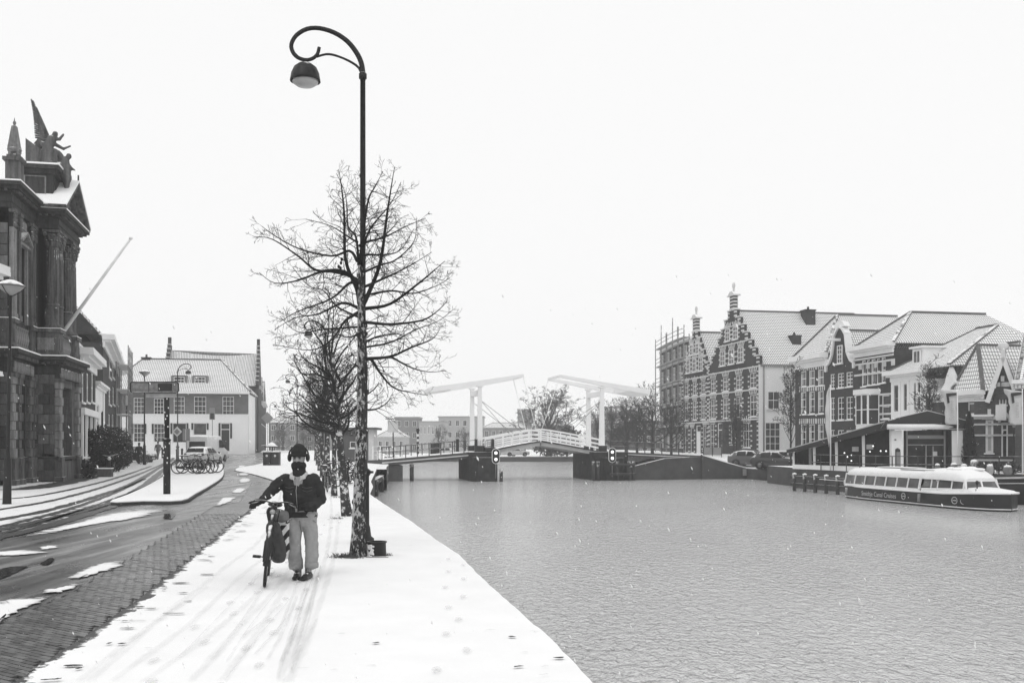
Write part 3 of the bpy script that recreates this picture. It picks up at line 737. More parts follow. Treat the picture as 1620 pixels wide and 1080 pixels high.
for k in range(4):
    x = 1.25+k*(W2-2.6)/3+.1
    for z, hh in ((3.9, 2.15), (6.75, 1.5)): low2.append((x, z, 1.5, hh, dict(cols=2, rows=3)))
for k in range(3):
    x = 1.5+k*(W1-3.0)/2
    for z, hh in ((3.9, 2.2), (6.75, 1.5)): low1.append((x, z, 1.3, hh, dict(cols=2, rows=3)))
gr2 = [(W2/2+k*2.3, 9.5, 1.3, 1.55) for k in (-1, 0, 1)]+[(W2/2+k*1.0, 12.0, 1.15, 1.3) for k in (-1, 1)]
gr1 = [(W1/2+k*1.9, 9.4, 1.15, 1.5) for k in (-1, 0, 1)]+[(W1/2+k*.85, 11.4, 1.0, 1.2) for k in (-1, 1)]
dr2 = [(3.2, .1, 1.2, 3.3, dict(m=DKP))]; gw2 = [(1.2, .5, 1.4, 2.9, dict(cols=2, rows=4)), (6.6, 1.1, 1.1, 2.2, dict(cols=2, rows=3)), (10.0, .8, 1.8, 2.5, dict(cols=3, rows=3))]
dr1 = [(5.2, .05, 1.3, 3.2, dict(m=WHITE))]; gw1 = [(1.5, .1, 1.1, 2.9, dict(cols=1, rows=2)), (3.3, .1, 1.1, 2.9, dict(cols=1, rows=2)), (7.1, .4, 1.0, 2.8)]
s2 = step_house(f2, W2, D2, 9.0, 6.1, 13.5, dict(low=low2+gw2, gable=gr2), 'larger stepped-gable brick house with a white plastered side wall, near the parked cars', 1, 'stepped-gable houses by the drawbridge', dr2, (3.55, 6.5, 8.75))
s1 = step_house(f1, W1, D1, 8.8, 5.2, 13.0, dict(low=low1+gw1, gable=gr1), 'smaller stepped-gable brick house on the left of the pair, next to the scaffolded building', 0, 'stepped-gable houses by the drawbridge', dr1, (3.5, 6.45, 8.6))
# openings in the white side wall, drain pipe, eaves board
sw = Matrix.Rotation(R(90), 4, 'Z')
def side_win(root, x, y, z0, w, h_, cols, rows):
    o = window(root, 0, 0, w, h_, cols, rows, dep=.0, fm=WHITE, sill=True); o.location = (x+.02, y, z0); o.rotation_euler = (0, 0, R(90)); return o
side_win(s2, W2+.05, 1.55, 4.6, 1.25, 1.75, 2, 2); side_win(s2, W2+.05, 1.45, .5, 1.6, 2.8, 3, 4); side_win(s2, W2+.05, 7.5, 4.6, 1.25, 1.75, 2, 2)
MB().box(W2, W2+.22, .2, 13.4, 8.85, 9.0).tube([(W2+.12, .5, 0), (W2+.12, .5, 8.8)], .07, 6).build('gutter_and_pipe', GREYP, s2)
chimney(s2, W2/2+3.4, 5.3, 9.4, 1.2, .95, 2.7, BRICK); chimney(s2, W2/2+1.0, 8.1, 12.4, 1.1, 1.1, 2.7, BRICK)
# ---------------------------------------------------------------- curved old building wrapped in scaffolding
def scaffold_house():
    Da, Db = 119, 130; fr = Frame(CX+F*X_at(Da)/Da+0, Da, 0, .45)
    root = thing('corner_house', 'tall round-fronted brick building wrapped in scaffolding, left of the stepped gables', 'building', (gx(1088, 120), 120, .45), 0)
    n = 10; pts = []
    for k in range(n+1):
        t = k/n; px = lerp(1092, 1046, t); D = 118.5+9*t**1.0*(1+.9*t); pts.append((gx(px, D)-root.location.x, D-root.location.y))
    Hh = 13.6; wl = MB(); fr_ = []; 
    poly = pts+[(pts[-1][0]+12, pts[-1][1]+3), (pts[0][0]+9, pts[0][1]+3)]
    wl.hprism(poly[::-1], -1, Hh); wl.build('wall', BRICK_M, root)
    band = MB()
    for z in (3.4, 6.0, 8.6, 11.2, 13.45):
        for a, c_ in zip(pts, pts[1:]): band.bar((a[0]-.1, a[1]-.12, z), (c_[0]-.1, c_[1]-.12, z), .45, .22)
    tag(band.build('floor_band', SILL, root), kind='stuff')
    for lev, z in enumerate((.6, 3.8, 6.4, 9.0, 11.5)):
        for i in range(1, n, 2):
            a, c_ = Vector(pts[i]), Vector(pts[i+1 if i < n else i]); mid = (a+c_)/2; d = c_-a; an = math.atan2(-d.y, -d.x)
            o = window(root, 0, 0, min(1.5, d.length*.9), 1.75 if lev < 4 else 1.5, 2, 2, dep=-.06, sill=False, curtain=True); o.location = (mid.x, mid.y, z); o.rotation_euler = (0, 0, an)
    MB().hprism([(p[0]*1.0, p[1]) for p in poly][::-1], Hh+.002, Hh+.35).build('roof', SNOW, root)
    sc_ = thing('scaffolding', 'steel scaffolding with board decks wrapped round the curved brick building', 'scaffolding', (gx(1088, 120), 120, .45), 0)
    op = []
    for p, q in zip(pts, pts[1:]+[pts[-1]]):
        op.append((p[0]-.9, p[1]-.9))
    for i in range(0, len(op), 2):
        top = 15.2+(1.4 if i in (4, 8) else 0); MB().tube([(op[i][0], op[i][1], -1.0), (op[i][0], op[i][1], top)], .06, 6).tube([(op[i][0]+.7, op[i][1]+.5, -1.0), (op[i][0]+.7, op[i][1]+.5, top-1)], .06, 6).build('standard', GREYP, sc_)
    for z in (3.6, 6.2, 8.8, 11.4, 13.8):
        d = MB(); r = MB()
        for i in range(0, len(op)-2, 2):
            a, c_ = op[i], op[i+2]; d.bar((a[0]+.35, a[1]+.3, z), (c_[0]+.35, c_[1]+.3, z), .8, .07)
            for dz in (.5, 1.0): r.tube([(a[0], a[1], z+dz), (c_[0], c_[1], z+dz)], .04, 5)
        o = d.build('deck', plain('deck_board', .4, snow=.8) if 'deck_board' not in bpy.data.materials else bpy.data.materials['deck_board'], sc_); r.build('guard_rail', GREYP, o)
scaffold_house()

# ---------------------------------------------------------------- houses of the right-hand row (each facade measured on its plane)
ZR = -.42
def rframe(px): return Frame(px, DR(px), AR, ZR)
def rwidth(a, b_): return (DR(a)-DR(b_))*1.0192
# house A
fa = rframe(1258); WA = rwidth(1258, 1308)
wa = []
for (y0_, y1_), rows in (((587, 611), 2), ((620, 655), 3), ((671, 706), 3)):
    for x0_, x1_ in ((1266.5, 1275.5), (1279.5, 1289), (1293.5, 1303)):
        yy = -(x0_-1266)*.11*((HZ-(y0_+y1_)/2)/110); q = fa.box(x0_, y0_+yy*1.0, x1_, y1_+yy*.6); wa.append(q+(dict(cols=1, rows=rows, curtain=True),))
A = house(fa, WA, 9.0, 11, 'dark brick house with white cornice and three window rows, left of the bell gable', wa, BRICK, 'canal houses on the far bank')
cornice(A, WA, 8.75, 1.1, .7); roof(A, 'hip', WA, 11, 9.9, 3.6, TILE_W, BRICK, ridge_in=2.6)
ab = MB()
for q in wa:
    for k in range(-2, 3): ab.box(q[0]+k*.34-.07, q[0]+k*.34+.07, -.03, .01, q[1]+q[3]+.04, q[1]+q[3]+.5)
tag(ab.build('stone_blocks', SILL, A), kind='stuff')
# house B, bell gable
fb = rframe(1308); WB = rwidth(1308, 1352)
wb = []
for y0_, y1_ in ((590, 613), (628, 664), (680, 712)):
    for x0_, x1_ in ((1313.5, 1320.5), (1325, 1335), (1338.5, 1349)):
        yy = -(x0_-1325)*.14*((HZ-y1_)/90); wb.append(fb.box(x0_, y0_+yy, x1_, y1_+yy)+(dict(cols=2, rows=4),))
B = house(fb, WB, 8.2, 12, 'dark brick house with a white-edged bell gable and a hoist beam', wb, BRICK)
bell = [(0, 8.2), (.02, 8.7), (.5, 8.9), (.95, 9.5), (1.15, 10.3), (1.3, 11.1), (1.75, 11.6), (WB/2, 11.85)]
bell = bell+[(WB-x, z) for x, z in bell[:-1][::-1]]
gq = fb.box(1325.5, 552, 1333.5, 577); MB().prism(bell, 0, .3).build('bell_gable', BRICK, B)
tr = MB(); 
for p, q in zip(bell, bell[1:]): tr.bar((p[0], .1, p[1]), (q[0], .1, q[1]), .55, .22)
tr.prism([(WB/2-.9, 11.75), (WB/2+.9, 11.75), (WB/2+.55, 12.15), (WB/2, 12.3), (WB/2-.55, 12.15)], -.12, .38)
tr.build('gable_edge', WHITE, B)
window(B, WB/2, 8.75, .8, 1.5, 2, 4, y0=-.14); MB().box(WB/2-.08, WB/2+.08, -1.3, 0, 10.6, 10.82).build('hoist_beam', WHITE, B)
roof(B, 'perp', WB, 12, 8.2, 3.3, TILE, BRICK, y0=.35)
# house C
fc = rframe(1352); WC = rwidth(1352, 1414)
wc = [fc.box(1363, 570, 1369.5, 611)+(dict(cols=1, rows=2, curtain=True, gm=GLASS),), fc.box(1371, 569, 1376, 609)+(dict(cols=1, rows=2),), fc.box(1378, 568, 1385, 608)+(dict(cols=1, rows=2, curtain=True),),
      fc.box(1386.5, 567, 1392, 607)+(dict(cols=1, rows=2),), fc.box(1394, 565, 1401, 605)+(dict(cols=1, rows=2, curtain=True),), fc.box(1395, 625, 1407, 662)+(dict(cols=1, rows=2),), fc.box(1396, 680, 1407, 715)]
C_ = house(fc, WC, 9.3, 13, 'brick house with a bay window, pale stone bands and a hipped snowy roof', wc, BRICK)
cornice(C_, WC, 9.0, .8, .75); roof(C_, 'hip', WC, 13, 9.75, 2.7, TILE, BRICK, ridge_in=3.2)
sb = MB()
for z in (2.9, 4.3, 4.95, 5.8, 7.5, 8.35, 8.75): sb.box(0, WC, -.05, .01, z, z+.15)
for k in range(5):
    for j in (-1, 0, 1): sb.box(.9+k*1.15+j*.16-.05, .9+k*1.15+j*.16+.05, -.06, .01, 8.0, 8.5)
tag(sb.build('stone_bands', SILL, C_), kind='stuff')
q = fc.box(1364, 624, 1391, 672); by = MB(); cx_, zb, w_, h_ = q
by.hprism([(cx_-w_/2, 0), (cx_-w_/2+.35, -.75), (cx_+w_/2-.35, -.75), (cx_+w_/2, 0)], zb-.3, zb); by2 = MB(); by2.hprism([(cx_-w_/2-.15, 0), (cx_-w_/2+.25, -.95), (cx_+w_/2-.25, -.95), (cx_+w_/2+.15, 0)], zb+h_, zb+h_+.4)
bo = by.build('bay_window', WHITE, C_); by2.build('bay_hood', WHITE, bo)
for (xa, ya), (xb, yb) in (((cx_-w_/2, 0), (cx_-w_/2+.35, -.75)), ((cx_-w_/2+.35, -.75), (cx_, -.75)), ((cx_, -.75), (cx_+w_/2-.35, -.75)), ((cx_+w_/2-.35, -.75), (cx_+w_/2, 0))):
    d = math.hypot(xb-xa, yb-ya); o = window(bo, 0, 0, d, h_, 1, 2, dep=.0, sill=False, name='window'); o.location = ((xa+xb)/2, (ya+yb)/2, zb); o.rotation_euler = (0, 0, math.atan2(yb-ya, xb-xa))
# house D, white
fd = rframe(1406); WD = rwidth(1406, 1461); fd.o = fd.o+Vector((-.0, 0, 0))
wd = [fd.box(1414, 610, 1421, 651)+(dict(cols=1, rows=2, sill=False, fm=GREYP),), fd.box(1429.5, 608, 1437.5, 649)+(dict(cols=1, rows=2, sill=False, fm=GREYP),), fd.box(1445.5, 606, 1455, 648)+(dict(cols=1, rows=2, sill=False, fm=GREYP),)]
fd2 = Frame(1406, DR(1406)-.6, AR, ZR)
Dh = house(fd2, WD, 6.75, 11, 'white painted house with tall narrow windows and a dormer, behind the pavilion gable', wd, WHITE_W, x0=.3)
cornice(Dh, WD, 6.7, .75, .7, x0=.3); roof(Dh, 'hippar', WD+2.6, 11, 7.5, 3.1, TILE_W, BRICK, ridge_in=2.4, x0=.3)
pl = MB()
for x in (1.15, 2.25, 3.35, 4.4): pl.box(x-.12+.3, x+.12+.3, -.06, .0, 0, 6.7)
pl.build('pilaster', WHITE, Dh)
dq = MB(); dq.box(1.5, 2.9, 1.0, 3.4, 7.3, 9.1); dq.box(1.35, 3.05, .8, 3.5, 9.1, 9.25); do = dq.build('dormer', WHITE, Dh); window(do, 2.2, 7.55, .9, 1.4, 2, 1, y0=.9, dep=.02)
# house E, ogee-crowned centre, and E2 with the big hipped tile roof
fe = rframe(1461); WE = rwidth(1461, 1510)
we = [fe.box(1466, 628, 1475, 664)+(dict(cols=2, rows=2),), fe.box(1497, 624, 1506, 662)+(dict(cols=2, rows=2),)]
E = house(fe, WE, 5.2, 10, 'brick house with a curved white crest on its cornice, partly behind the pavilion banner', we, BRICK_M)
cornice(E, WE, 5.0, .75, .5)
cr = [(2.0, 5.75), (2.45, 5.9), (2.8, 6.25), (3.0, 6.8), (3.35, 7.35), (3.7, 6.8), (3.9, 6.25), (WE-.1, 5.95), (WE-.1, 5.75)]
MB().prism(cr, -.25, .05).build('crest', WHITE, E)
roof(E, 'par', WE, 10, 5.75, 3.4, TILE_W, BRICK, x0=0)
f2_ = rframe(1510); WE2 = rwidth(1510, 1556)
we2 = [f2_.box(1531, 621, 1541, 655)+(dict(cols=1, rows=2),), f2_.box(1536, 672, 1544, 697)+(dict(cols=1, rows=1),)]
E2 = house(f2_, WE2, 5.05, 11, 'brick house with a steep hipped tile roof behind the dark conifer', we2, BRICK)
cornice(E2, WE2, 4.9, .7, .6); roof(E2, 'hip', WE2, 11, 5.6, 3.1, TILE_S, BRICK, ridge_in=.7); 
sk = MB().box(0, 1, 0, .08, 0, 1.0); so = sk.build('roof_window', GREYP, E2, (WE2-1.9, 3.6, 6.2)); so.rotation_euler = (R(-40), 0, R(90))
# big tiled roof behind, ridge across the picture
bk = thing('rear_building', 'long building behind the row, only its snowy tiled roof with a thin chimney showing', 'building', (gx(1416, 92), 92, ZR), R(-6))
WBk = 12.0; MB().box(-2.5, WBk, 1, 13, 0, 9.2).build('wall', BRICK, bk); roof(bk, 'hippar', WBk+2.5, 12, 9.2, 2.6, TILE_D, BRICK, ridge_in=2.4, x0=-2.5, y0=1); chimney(bk, 7.2, 7, 11.2, .35, .35, 1.3, DKP)
bk2 = thing('rear_building', 'building with a dark flat dormer in its snowy roof, seen above the bell gable', 'building', (gx(1310, 100), 100, ZR), R(-8), None)
MB().box(0, 8, 1, 11, 0, 10.6).build('wall', BRICK, bk2); roof(bk2, 'par', 8, 10, 10.6, 2.1, TILE, BRICK, y0=1); MB().box(2.0, 7.0, 1.6, 5, 10.9, 12.3).build('dormer', GREYP, bk2)
# house F: the brick gable with the arched door
def gable_house():
    fr = Frame(1541, 64.5, math.atan2(-.55, .83), ZR); W = fr.pt(1606, 700)[0]
    gx0 = fr.pt(1570, 0)[0]; 
    wins = [fr.box(1559, 664, 1571.5, 716)+(dict(cols=1, rows=2, fw=.13, gm=CURT),), fr.box(1580.5, 612, 1592, 640)+(dict(cols=2, rows=1, fw=.06),)]
    dw = fr.box(1584, 668, 1594.5, 722)
    r = house(fr, W, 5.0, 9, 'ornate brick house with a pointed front gable, white balcony rail and arched door', wins, BRICK_M, doors=[dw+(dict(m=DKP),)])
    ox, oz = gx0, 4.95; cw = W-gx0
    MB().prism([(ox, 4.95), (W, 4.95), (ox+cw/2, 7.35)], 0.0, .3).build('pointed_gable', BRICK_M, r)
    e = MB()
    for s in (0, 1):
        a = (ox-.25 if s == 0 else W+.25, .0, 4.75); c_ = (ox+cw/2, .0, 7.6); e.bar((a[0], -.3, a[2]), (c_[0], -.3, c_[2]), .12, .28); e.bar((a[0], .5, a[2]+.05), (c_[0], .5, c_[2]+.05), 1.7, .09)
    e.build('bargeboard', WHITE, r); MB().cbox((ox+cw/2, -.2, 7.7), (.25, .25, .9)).ell((ox+cw/2, -.2, 8.3), (.34, .12, .28), 8).build('finial', SILL, r)
    b = MB(); zb = fr.pt(1586, 640)[1]; x0_ = fr.pt(1578.5, 0)[0]; x1_ = fr.pt(1595, 0)[0]
    b.box(x0_, x1_, -.9, 0, zb-1.0, zb-.88); b.box(x0_, x1_, -.93, -.85, zb-.12, zb-.02)
    for k in range(8): x = lerp(x0_+.03, x1_-.03, k/7); b.box(x-.04, x+.04, -.92, -.86, zb-.88, zb-.12)
    b.build('balcony', WHITE, r)
    t = MB()
    for z in (1.0, 2.6, 3.3, 4.85): t.box(0, W*(.45 if z > 4 else 1.0), -.06, -.001, z, z+.12)
    cx_, z_, w_, h_ = dw
    for k in range(11):
        a0 = math.pi*k/11; a1 = math.pi*(k+1)/11
        t.bar((cx_-math.cos(a0)*(w_/2+.1), -.03, z_+h_+math.sin(a0)*.6), (cx_-math.cos(a1)*(w_/2+.1), -.03, z_+h_+math.sin(a1)*.6), .1, .16)
    for q in wins: t.box(q[0]-q[2]/2-.2, q[0]-q[2]/2+.35, -.07, -.002, q[1]+q[3]+.02, q[1]+q[3]+.3); t.box(q[0]+q[2]/2-.35, q[0]+q[2]/2+.2, -.07, -.002, q[1]+q[3]+.02, q[1]+q[3]+.3); t.box(q[0]-.1, q[0]+.1, -.07, -.002, q[1]+q[3]+.35, q[1]+q[3]+.7)
    tag(t.build('stone_trim', SILL, r), kind='stuff')
    roof(r, 'par', gx0+.2, 7, 3.9, 2.0, TILE, BRICK, y0=.3); cornice(r, gx0, 3.7, .25, .4)
    return r
Fh = gable_house()
def edge_house():
    fr = Frame(1606, 60.0, math.atan2(-.55, .83), ZR)
    r = house(fr, 9, 5.6, 9, 'brick house at the right edge of the picture, white window frames and a snowy eave', [(1.3, .9, 1.2, 2.6, dict(cols=2, rows=2)), (1.3, 3.9, 1.2, 1.3), (4.5, .9, 1.2, 2.6)], BRICK_M)
    cornice(r, 9, 5.4, .5, .6); roof(r, 'par', 9, 9, 5.9, 3.2, TILE_W, BRICK, over=.5); return r
edge_house()
# ================================================================ glass pavilion on the quay
def text_obj(s, size, m, parent, loc, rot, ext=.01, name='lettering', align='CENTER', shear=0):
    cu = bpy.data.curves.new(name, 'FONT'); cu.body = s; cu.size = size; cu.extrude = ext; cu.align_x = align; cu.shear = shear
    cu.materials.append(m); cu.resolution_u = 3; t = bpy.data.objects.new('t', cu); sc.collection.objects.link(t); bpy.context.view_layer.update()
    me = bpy.data.meshes.new_from_object(t.evaluated_get(bpy.context.evaluated_depsgraph_get())); bpy.data.objects.remove(t); me.name = name
    return link(name, me, parent, loc, rot)
def pavilion():
    P0, P1, P2 = Vector((19.6, 69.2)), Vector((23.2, 60.8)), Vector((27.35, 60.2))
    root = thing('pavilion', 'low dark glass pavilion with white pillars and an arched emblem on its gable', 'pavilion', (P1.x, P1.y, 0), 0)
    L = lambda p: Vector((p[0]-P1.x, p[1]-P1.y)); a, b_, c_ = L(P0), L(P1), L(P2)
    zt0, zt1, zpk = 1.35, 2.95, 3.68
    base = MB(); base.bar((a.x, a.y, .1), (b_.x, b_.y, .1), .25, .3); base.bar((b_.x, b_.y, .1), (b_.x+.9, b_.y-.1, .1), .25, .3)
    base.build('plinth', WHITE, root)
    d = (b_-a); n = Vector((d.y, -d.x)).normalized()      # points to the water
    if n.x > 0: n = -n
    an = math.atan2(d.y, d.x)
    # five raked bays: glass pane, mullion, each its own part
    ts = [0, .19, .235, .47, .74, 1.0]
    for i, (t0, t1) in enumerate(zip(ts, ts[1:])):
        p, q = a+d*t0, a+d*t1; h0, h1 = lerp(zt0, zt1, t0)-.28, lerp(zt0, zt1, t1)-.28
        g = MB(); v = [(p.x, p.y, .25), (q.x, q.y, .25), (q.x, q.y, h1), (p.x, p.y, h0)]; g.add(v+[(x-n.x*.03, y-n.y*.03, z) for x, y, z in v], [(0,1,2,3),(7,6,5,4),(0,4,5,1),(1,5,6,2),(2,6,7,3),(3,7,4,0)])
        g.build('pane', GLASS_D, root)
        MB().bar((q.x, q.y, .2), (q.x+n.x*.05, q.y+n.y*.05, h1), .16 if i < 4 else .3, .14).build('mullion', WHITE if i != 0 else GREYP, root)
    MB().bar((a.x, a.y, .2), (a.x, a.y, zt0-.3), .14, .14).build('mullion', WHITE, root)
    # lamps glimmering inside, table signs
    for t, z in ((.55, 1.1), (.62, .95), (.62, .6), (.58, .85), (.83, 1.55), (.9, 1.25), (.8, 1.2), (.95, 1.25)):
        p = a+d*t+n*.02; MB().ell((p.x, p.y, z), (.05, .05, .05), 6).build('lamp_bulb', LIT, root)
    for t, z in ((.66, 1.35), (.8, 1.5)): p = a+d*t+n*.03; MB().cbox((p.x, p.y, z), (.25, .5, .3)).build('menu_board', plain('board_', .35) if 'board_' not in bpy.data.materials else bpy.data.materials['board_'], root)
    # raked fascia and roof deck
    f = MB(); pk = b_+(c_-b_)*.47
    e0, e1 = a-d*.04, b_
    for s, off in ((0, .35),):
        v = [(e0.x+n.x*off, e0.y+n.y*off, zt0-.32), (b_.x+n.x*off, b_.y+n.y*off-.3, zt1-.35), (b_.x+n.x*off, b_.y+n.y*off-.3, zt1+.12), (e0.x+n.x*off, e0.y+n.y*off, zt0-.1)]
        f.add(v+[(x-n.x*.2, y-n.y*.2, z) for x, y, z in v], [(0,1,2,3),(7,6,5,4),(0,4,5,1),(1,5,6,2),(2,6,7,3),(3,7,4,0)])
    f.build('fascia', DKP, root)
    w = c_-b_; y_ = -.45
    g = MB(); g.prism([(-.75, 2.62), (4.45, 2.62), (4.5, 3.0), (1.95, zpk), (-.45, zt1+.15)], y_, y_+.18, Matrix.Rotation(math.atan2(w.y, w.x), 4, 'Z')); g.build('gable', DKP, root)
    r = MB(); slab(r, [(e0.x+n.x*.4, e0.y+n.y*.4, zt0-.05), (b_.x+n.x*.4, b_.y-.45, zt1+.2), (1.95, -.5, zpk+.06), (1.95+3, 6, zpk), (e0.x+5, e0.y+1, zt0+.3)], .06)
    slab(r, [(1.95, -.5, zpk+.06), (4.55, -.65, 3.05), (6.5, 6, 3.0), (4.95, 6, zpk)], .06); r.build('roof', plain('flat_roof_snow', .5, snow=.9), root)
    MB().tube([(-.5, -.62, 2.72), (4.1, -.8, 2.72)], .17, 10).build('awning_case', WHITE, root)
    # entrance: two tapering white pillars, door glazing
    for x, nm in ((.25, 'l'), (3.75, 'r')):
        b = MB(); s = -1 if nm == 'l' else 1; M = Matrix.Rotation(math.atan2(w.y, w.x), 4, 'Z')
        b.prism([(x-.30, -.1), (x+.38, -.1), (x+.27, 2.5), (x-.33, 2.5)], -.25, -.1, M); b.build('pillar', WHITE_W, root)
        MB().ell((x+.15*s, -.30, 1.95), (.07, .04, .04), 6).build('wall_lamp', DKP, root)
    b = MB()
    for x in (.85, 3.15): b.box(x-.04, x+.04, -.2, -.1, 0, 2.5)
    b.box(1.98, 2.04, -.2, -.1, 0, 1.6); b.box(.9, 3.1, -.2, -.1, 1.6, 1.66); b.box(.9, 2.0, -.21, -.11, .42, .46); b.box(2.4, 2.47, -.2, -.1, .05, 1.55)
    b.build('door_frame', GREYP, root); MB().box(.7, 3.4, -.06, -.03, 0, 2.5).build('pane', GLASS_D, root)
    MB().box(.85, 3.15, -.24, -.2, 2.0, 2.22).build('shelf', GREYP, root); MB().cbox((2.55, -.2, 1.1), (.26, .02, .26)).build('notice', plain('notice_', .45), root)
    MB().box(4.1, 4.25, .1, 7, 0, 2.6).build('side_wall', GREYP, root)
    # poster case on the left pillar
    pc = MB(); pc.box(.1, .46, -.31, -.26, .15, 1.35); pc.ell((.28, -.285, 1.35), (.18, .024, .1), 8); po = pc.build('poster_case', DKP, root); MB().box(.15, .41, -.325, -.312, .3, 1.2).build('poster', GREYP, po)
    # emblem: a bow over the shop name
    em = MB(); arc = [(1.2+1.25*t, -.50-.0, 2.95+.02+.42*math.sin(math.pi*min(1, (t*.93+.07)))**.8) for t in [i/14 for i in range(13)]]; arc += [(2.55, -.50, 3.13), (2.75, -.50, 3.12)]
    em.tube(arc, .04, 6); em.build('emblem', WHITE, root); text_obj('Smidtje', .3, WHITE, root, (2.05, -.49, 2.97), (R(90), 0, 0), .008, shear=.3)
    text_obj('Smidtje', .2, GREYP, root, (-.95, 1.55, 2.48), (R(90), R(-11), math.atan2(d.y, d.x)), .005)
pavilion()
# quay deck under the pavilion, its dark face, railing, mooring piles
DK = [(20.4, 72), (19.7, 69.6), (21.6, 62.2), (22.6, 59.6), (27, 58.4), (40, 54.6), (60, 50)]
b = MB()
for p, q in zip(DK, DK[1:]):
    b.add([(p[0], p[1], WZ-.4), (q[0], q[1], WZ-.4), (q[0], q[1], -.05), (p[0], p[1], -.05)], [(0,1,2,3)])
b.add([(p[0], p[1], -.05) for p in DK]+[(60, 75, -.05), (20, 78, -.05)], [tuple(range(len(DK)+2))])
b.add([(20,78,WZ-.4), (20.4,72,WZ-.4), (20.4,72,-.05), (20,78,-.05)], [(0,1,2,3)])
tag(b.build('quay_deck', QUAYM), kind='structure')
sn = MB(); sn.add([(p[0]+.02, p[1]+.05, -.045) for p in DK]+[(60, 74.9, -.045), (20, 77.9, -.045)], [tuple(range(len(DK)+2))]); tag(sn.build('deck_snow', SNOW, uv=False), kind='structure')
def railing(name, label, pts, hh=1.0, gap=1.6, group=None, rails=(1.0, .5), m=None, r=.025, thick=.05):
    root = thing(name, label, 'railing', pts[0], 0, group); o = Vector(pts[0]); m = m or RAIL
    post = MB().box(-thick/2, thick/2, -thick/2, thick/2, 0, hh).mesh('post', m)
    for p, q in zip(pts, pts[1:]):
        p, q = Vector(p)-o, Vector(q)-o; L_ = (q-p).length; k = max(1, round(L_/gap))
        for i in range(k+(q == Vector(pts[-1])-o)): link('post', post, root, p.lerp(q, i/k))
        for z in rails: MB().tube([p+Vector((0,0,z*hh)), q+Vector((0,0,z*hh))], r, 6).build('rail', m, root)
    return root
railing('quay_railing', 'thin black railing with two rails along the edge of the pavilion quay', [(19.85, 69.2, -.05), (21.7, 62.1, -.05), (22.8, 59.7, -.05), (27, 58.7, -.05), (33, 56.9, -.05)], 1.0, 1.5)
pile = thing('mooring_pile', 'x', 'mooring pile')
pm = [('pile', MB().tube([(0,0,WZ-1),(0,0,-.30)], .12, 8).mesh('pile', TIMB)), ('pile_cap', MB().lathe([(.15,-.3),(.15,-.25),(.02,-.2)], n=8).mesh('pile_cap', SNOW))]
for n_, me in pm: link(n_, me, pile)
desc = ['tall dark mooring pile at the left end of the fender, below the snowy quay corner', 'dark mooring pile second from the left in the fender before the pavilion', 'dark mooring pile third from the left in the fender before the pavilion',
        'dark mooring pile fourth from the left, nearly below the white flagpole', 'dark mooring pile just behind the stern of the tour boat', 'dark mooring pile closest to the stern rail of the tour boat']
for i in range(6):
    o = pile if i == 0 else copy_tree(pile); t = i/5; p = Vector((18.5, 65.2, 0)).lerp(Vector((20.2, 59.6, 0)), t); o.location = p; tag(o, desc[i], 'mooring pile', 'mooring piles of the fender')
fe_ = thing('timber_fender', 'dark horizontal timber beam joining the row of mooring piles', 'fender', (18.4, 65.6, -.75)); MB().bar((0,0,.25),(1.85,-6.2,.25),.14,.2).bar((0,0,-.2),(1.85,-6.2,-.2),.12,.16).build('beam', TIMB, fe_)

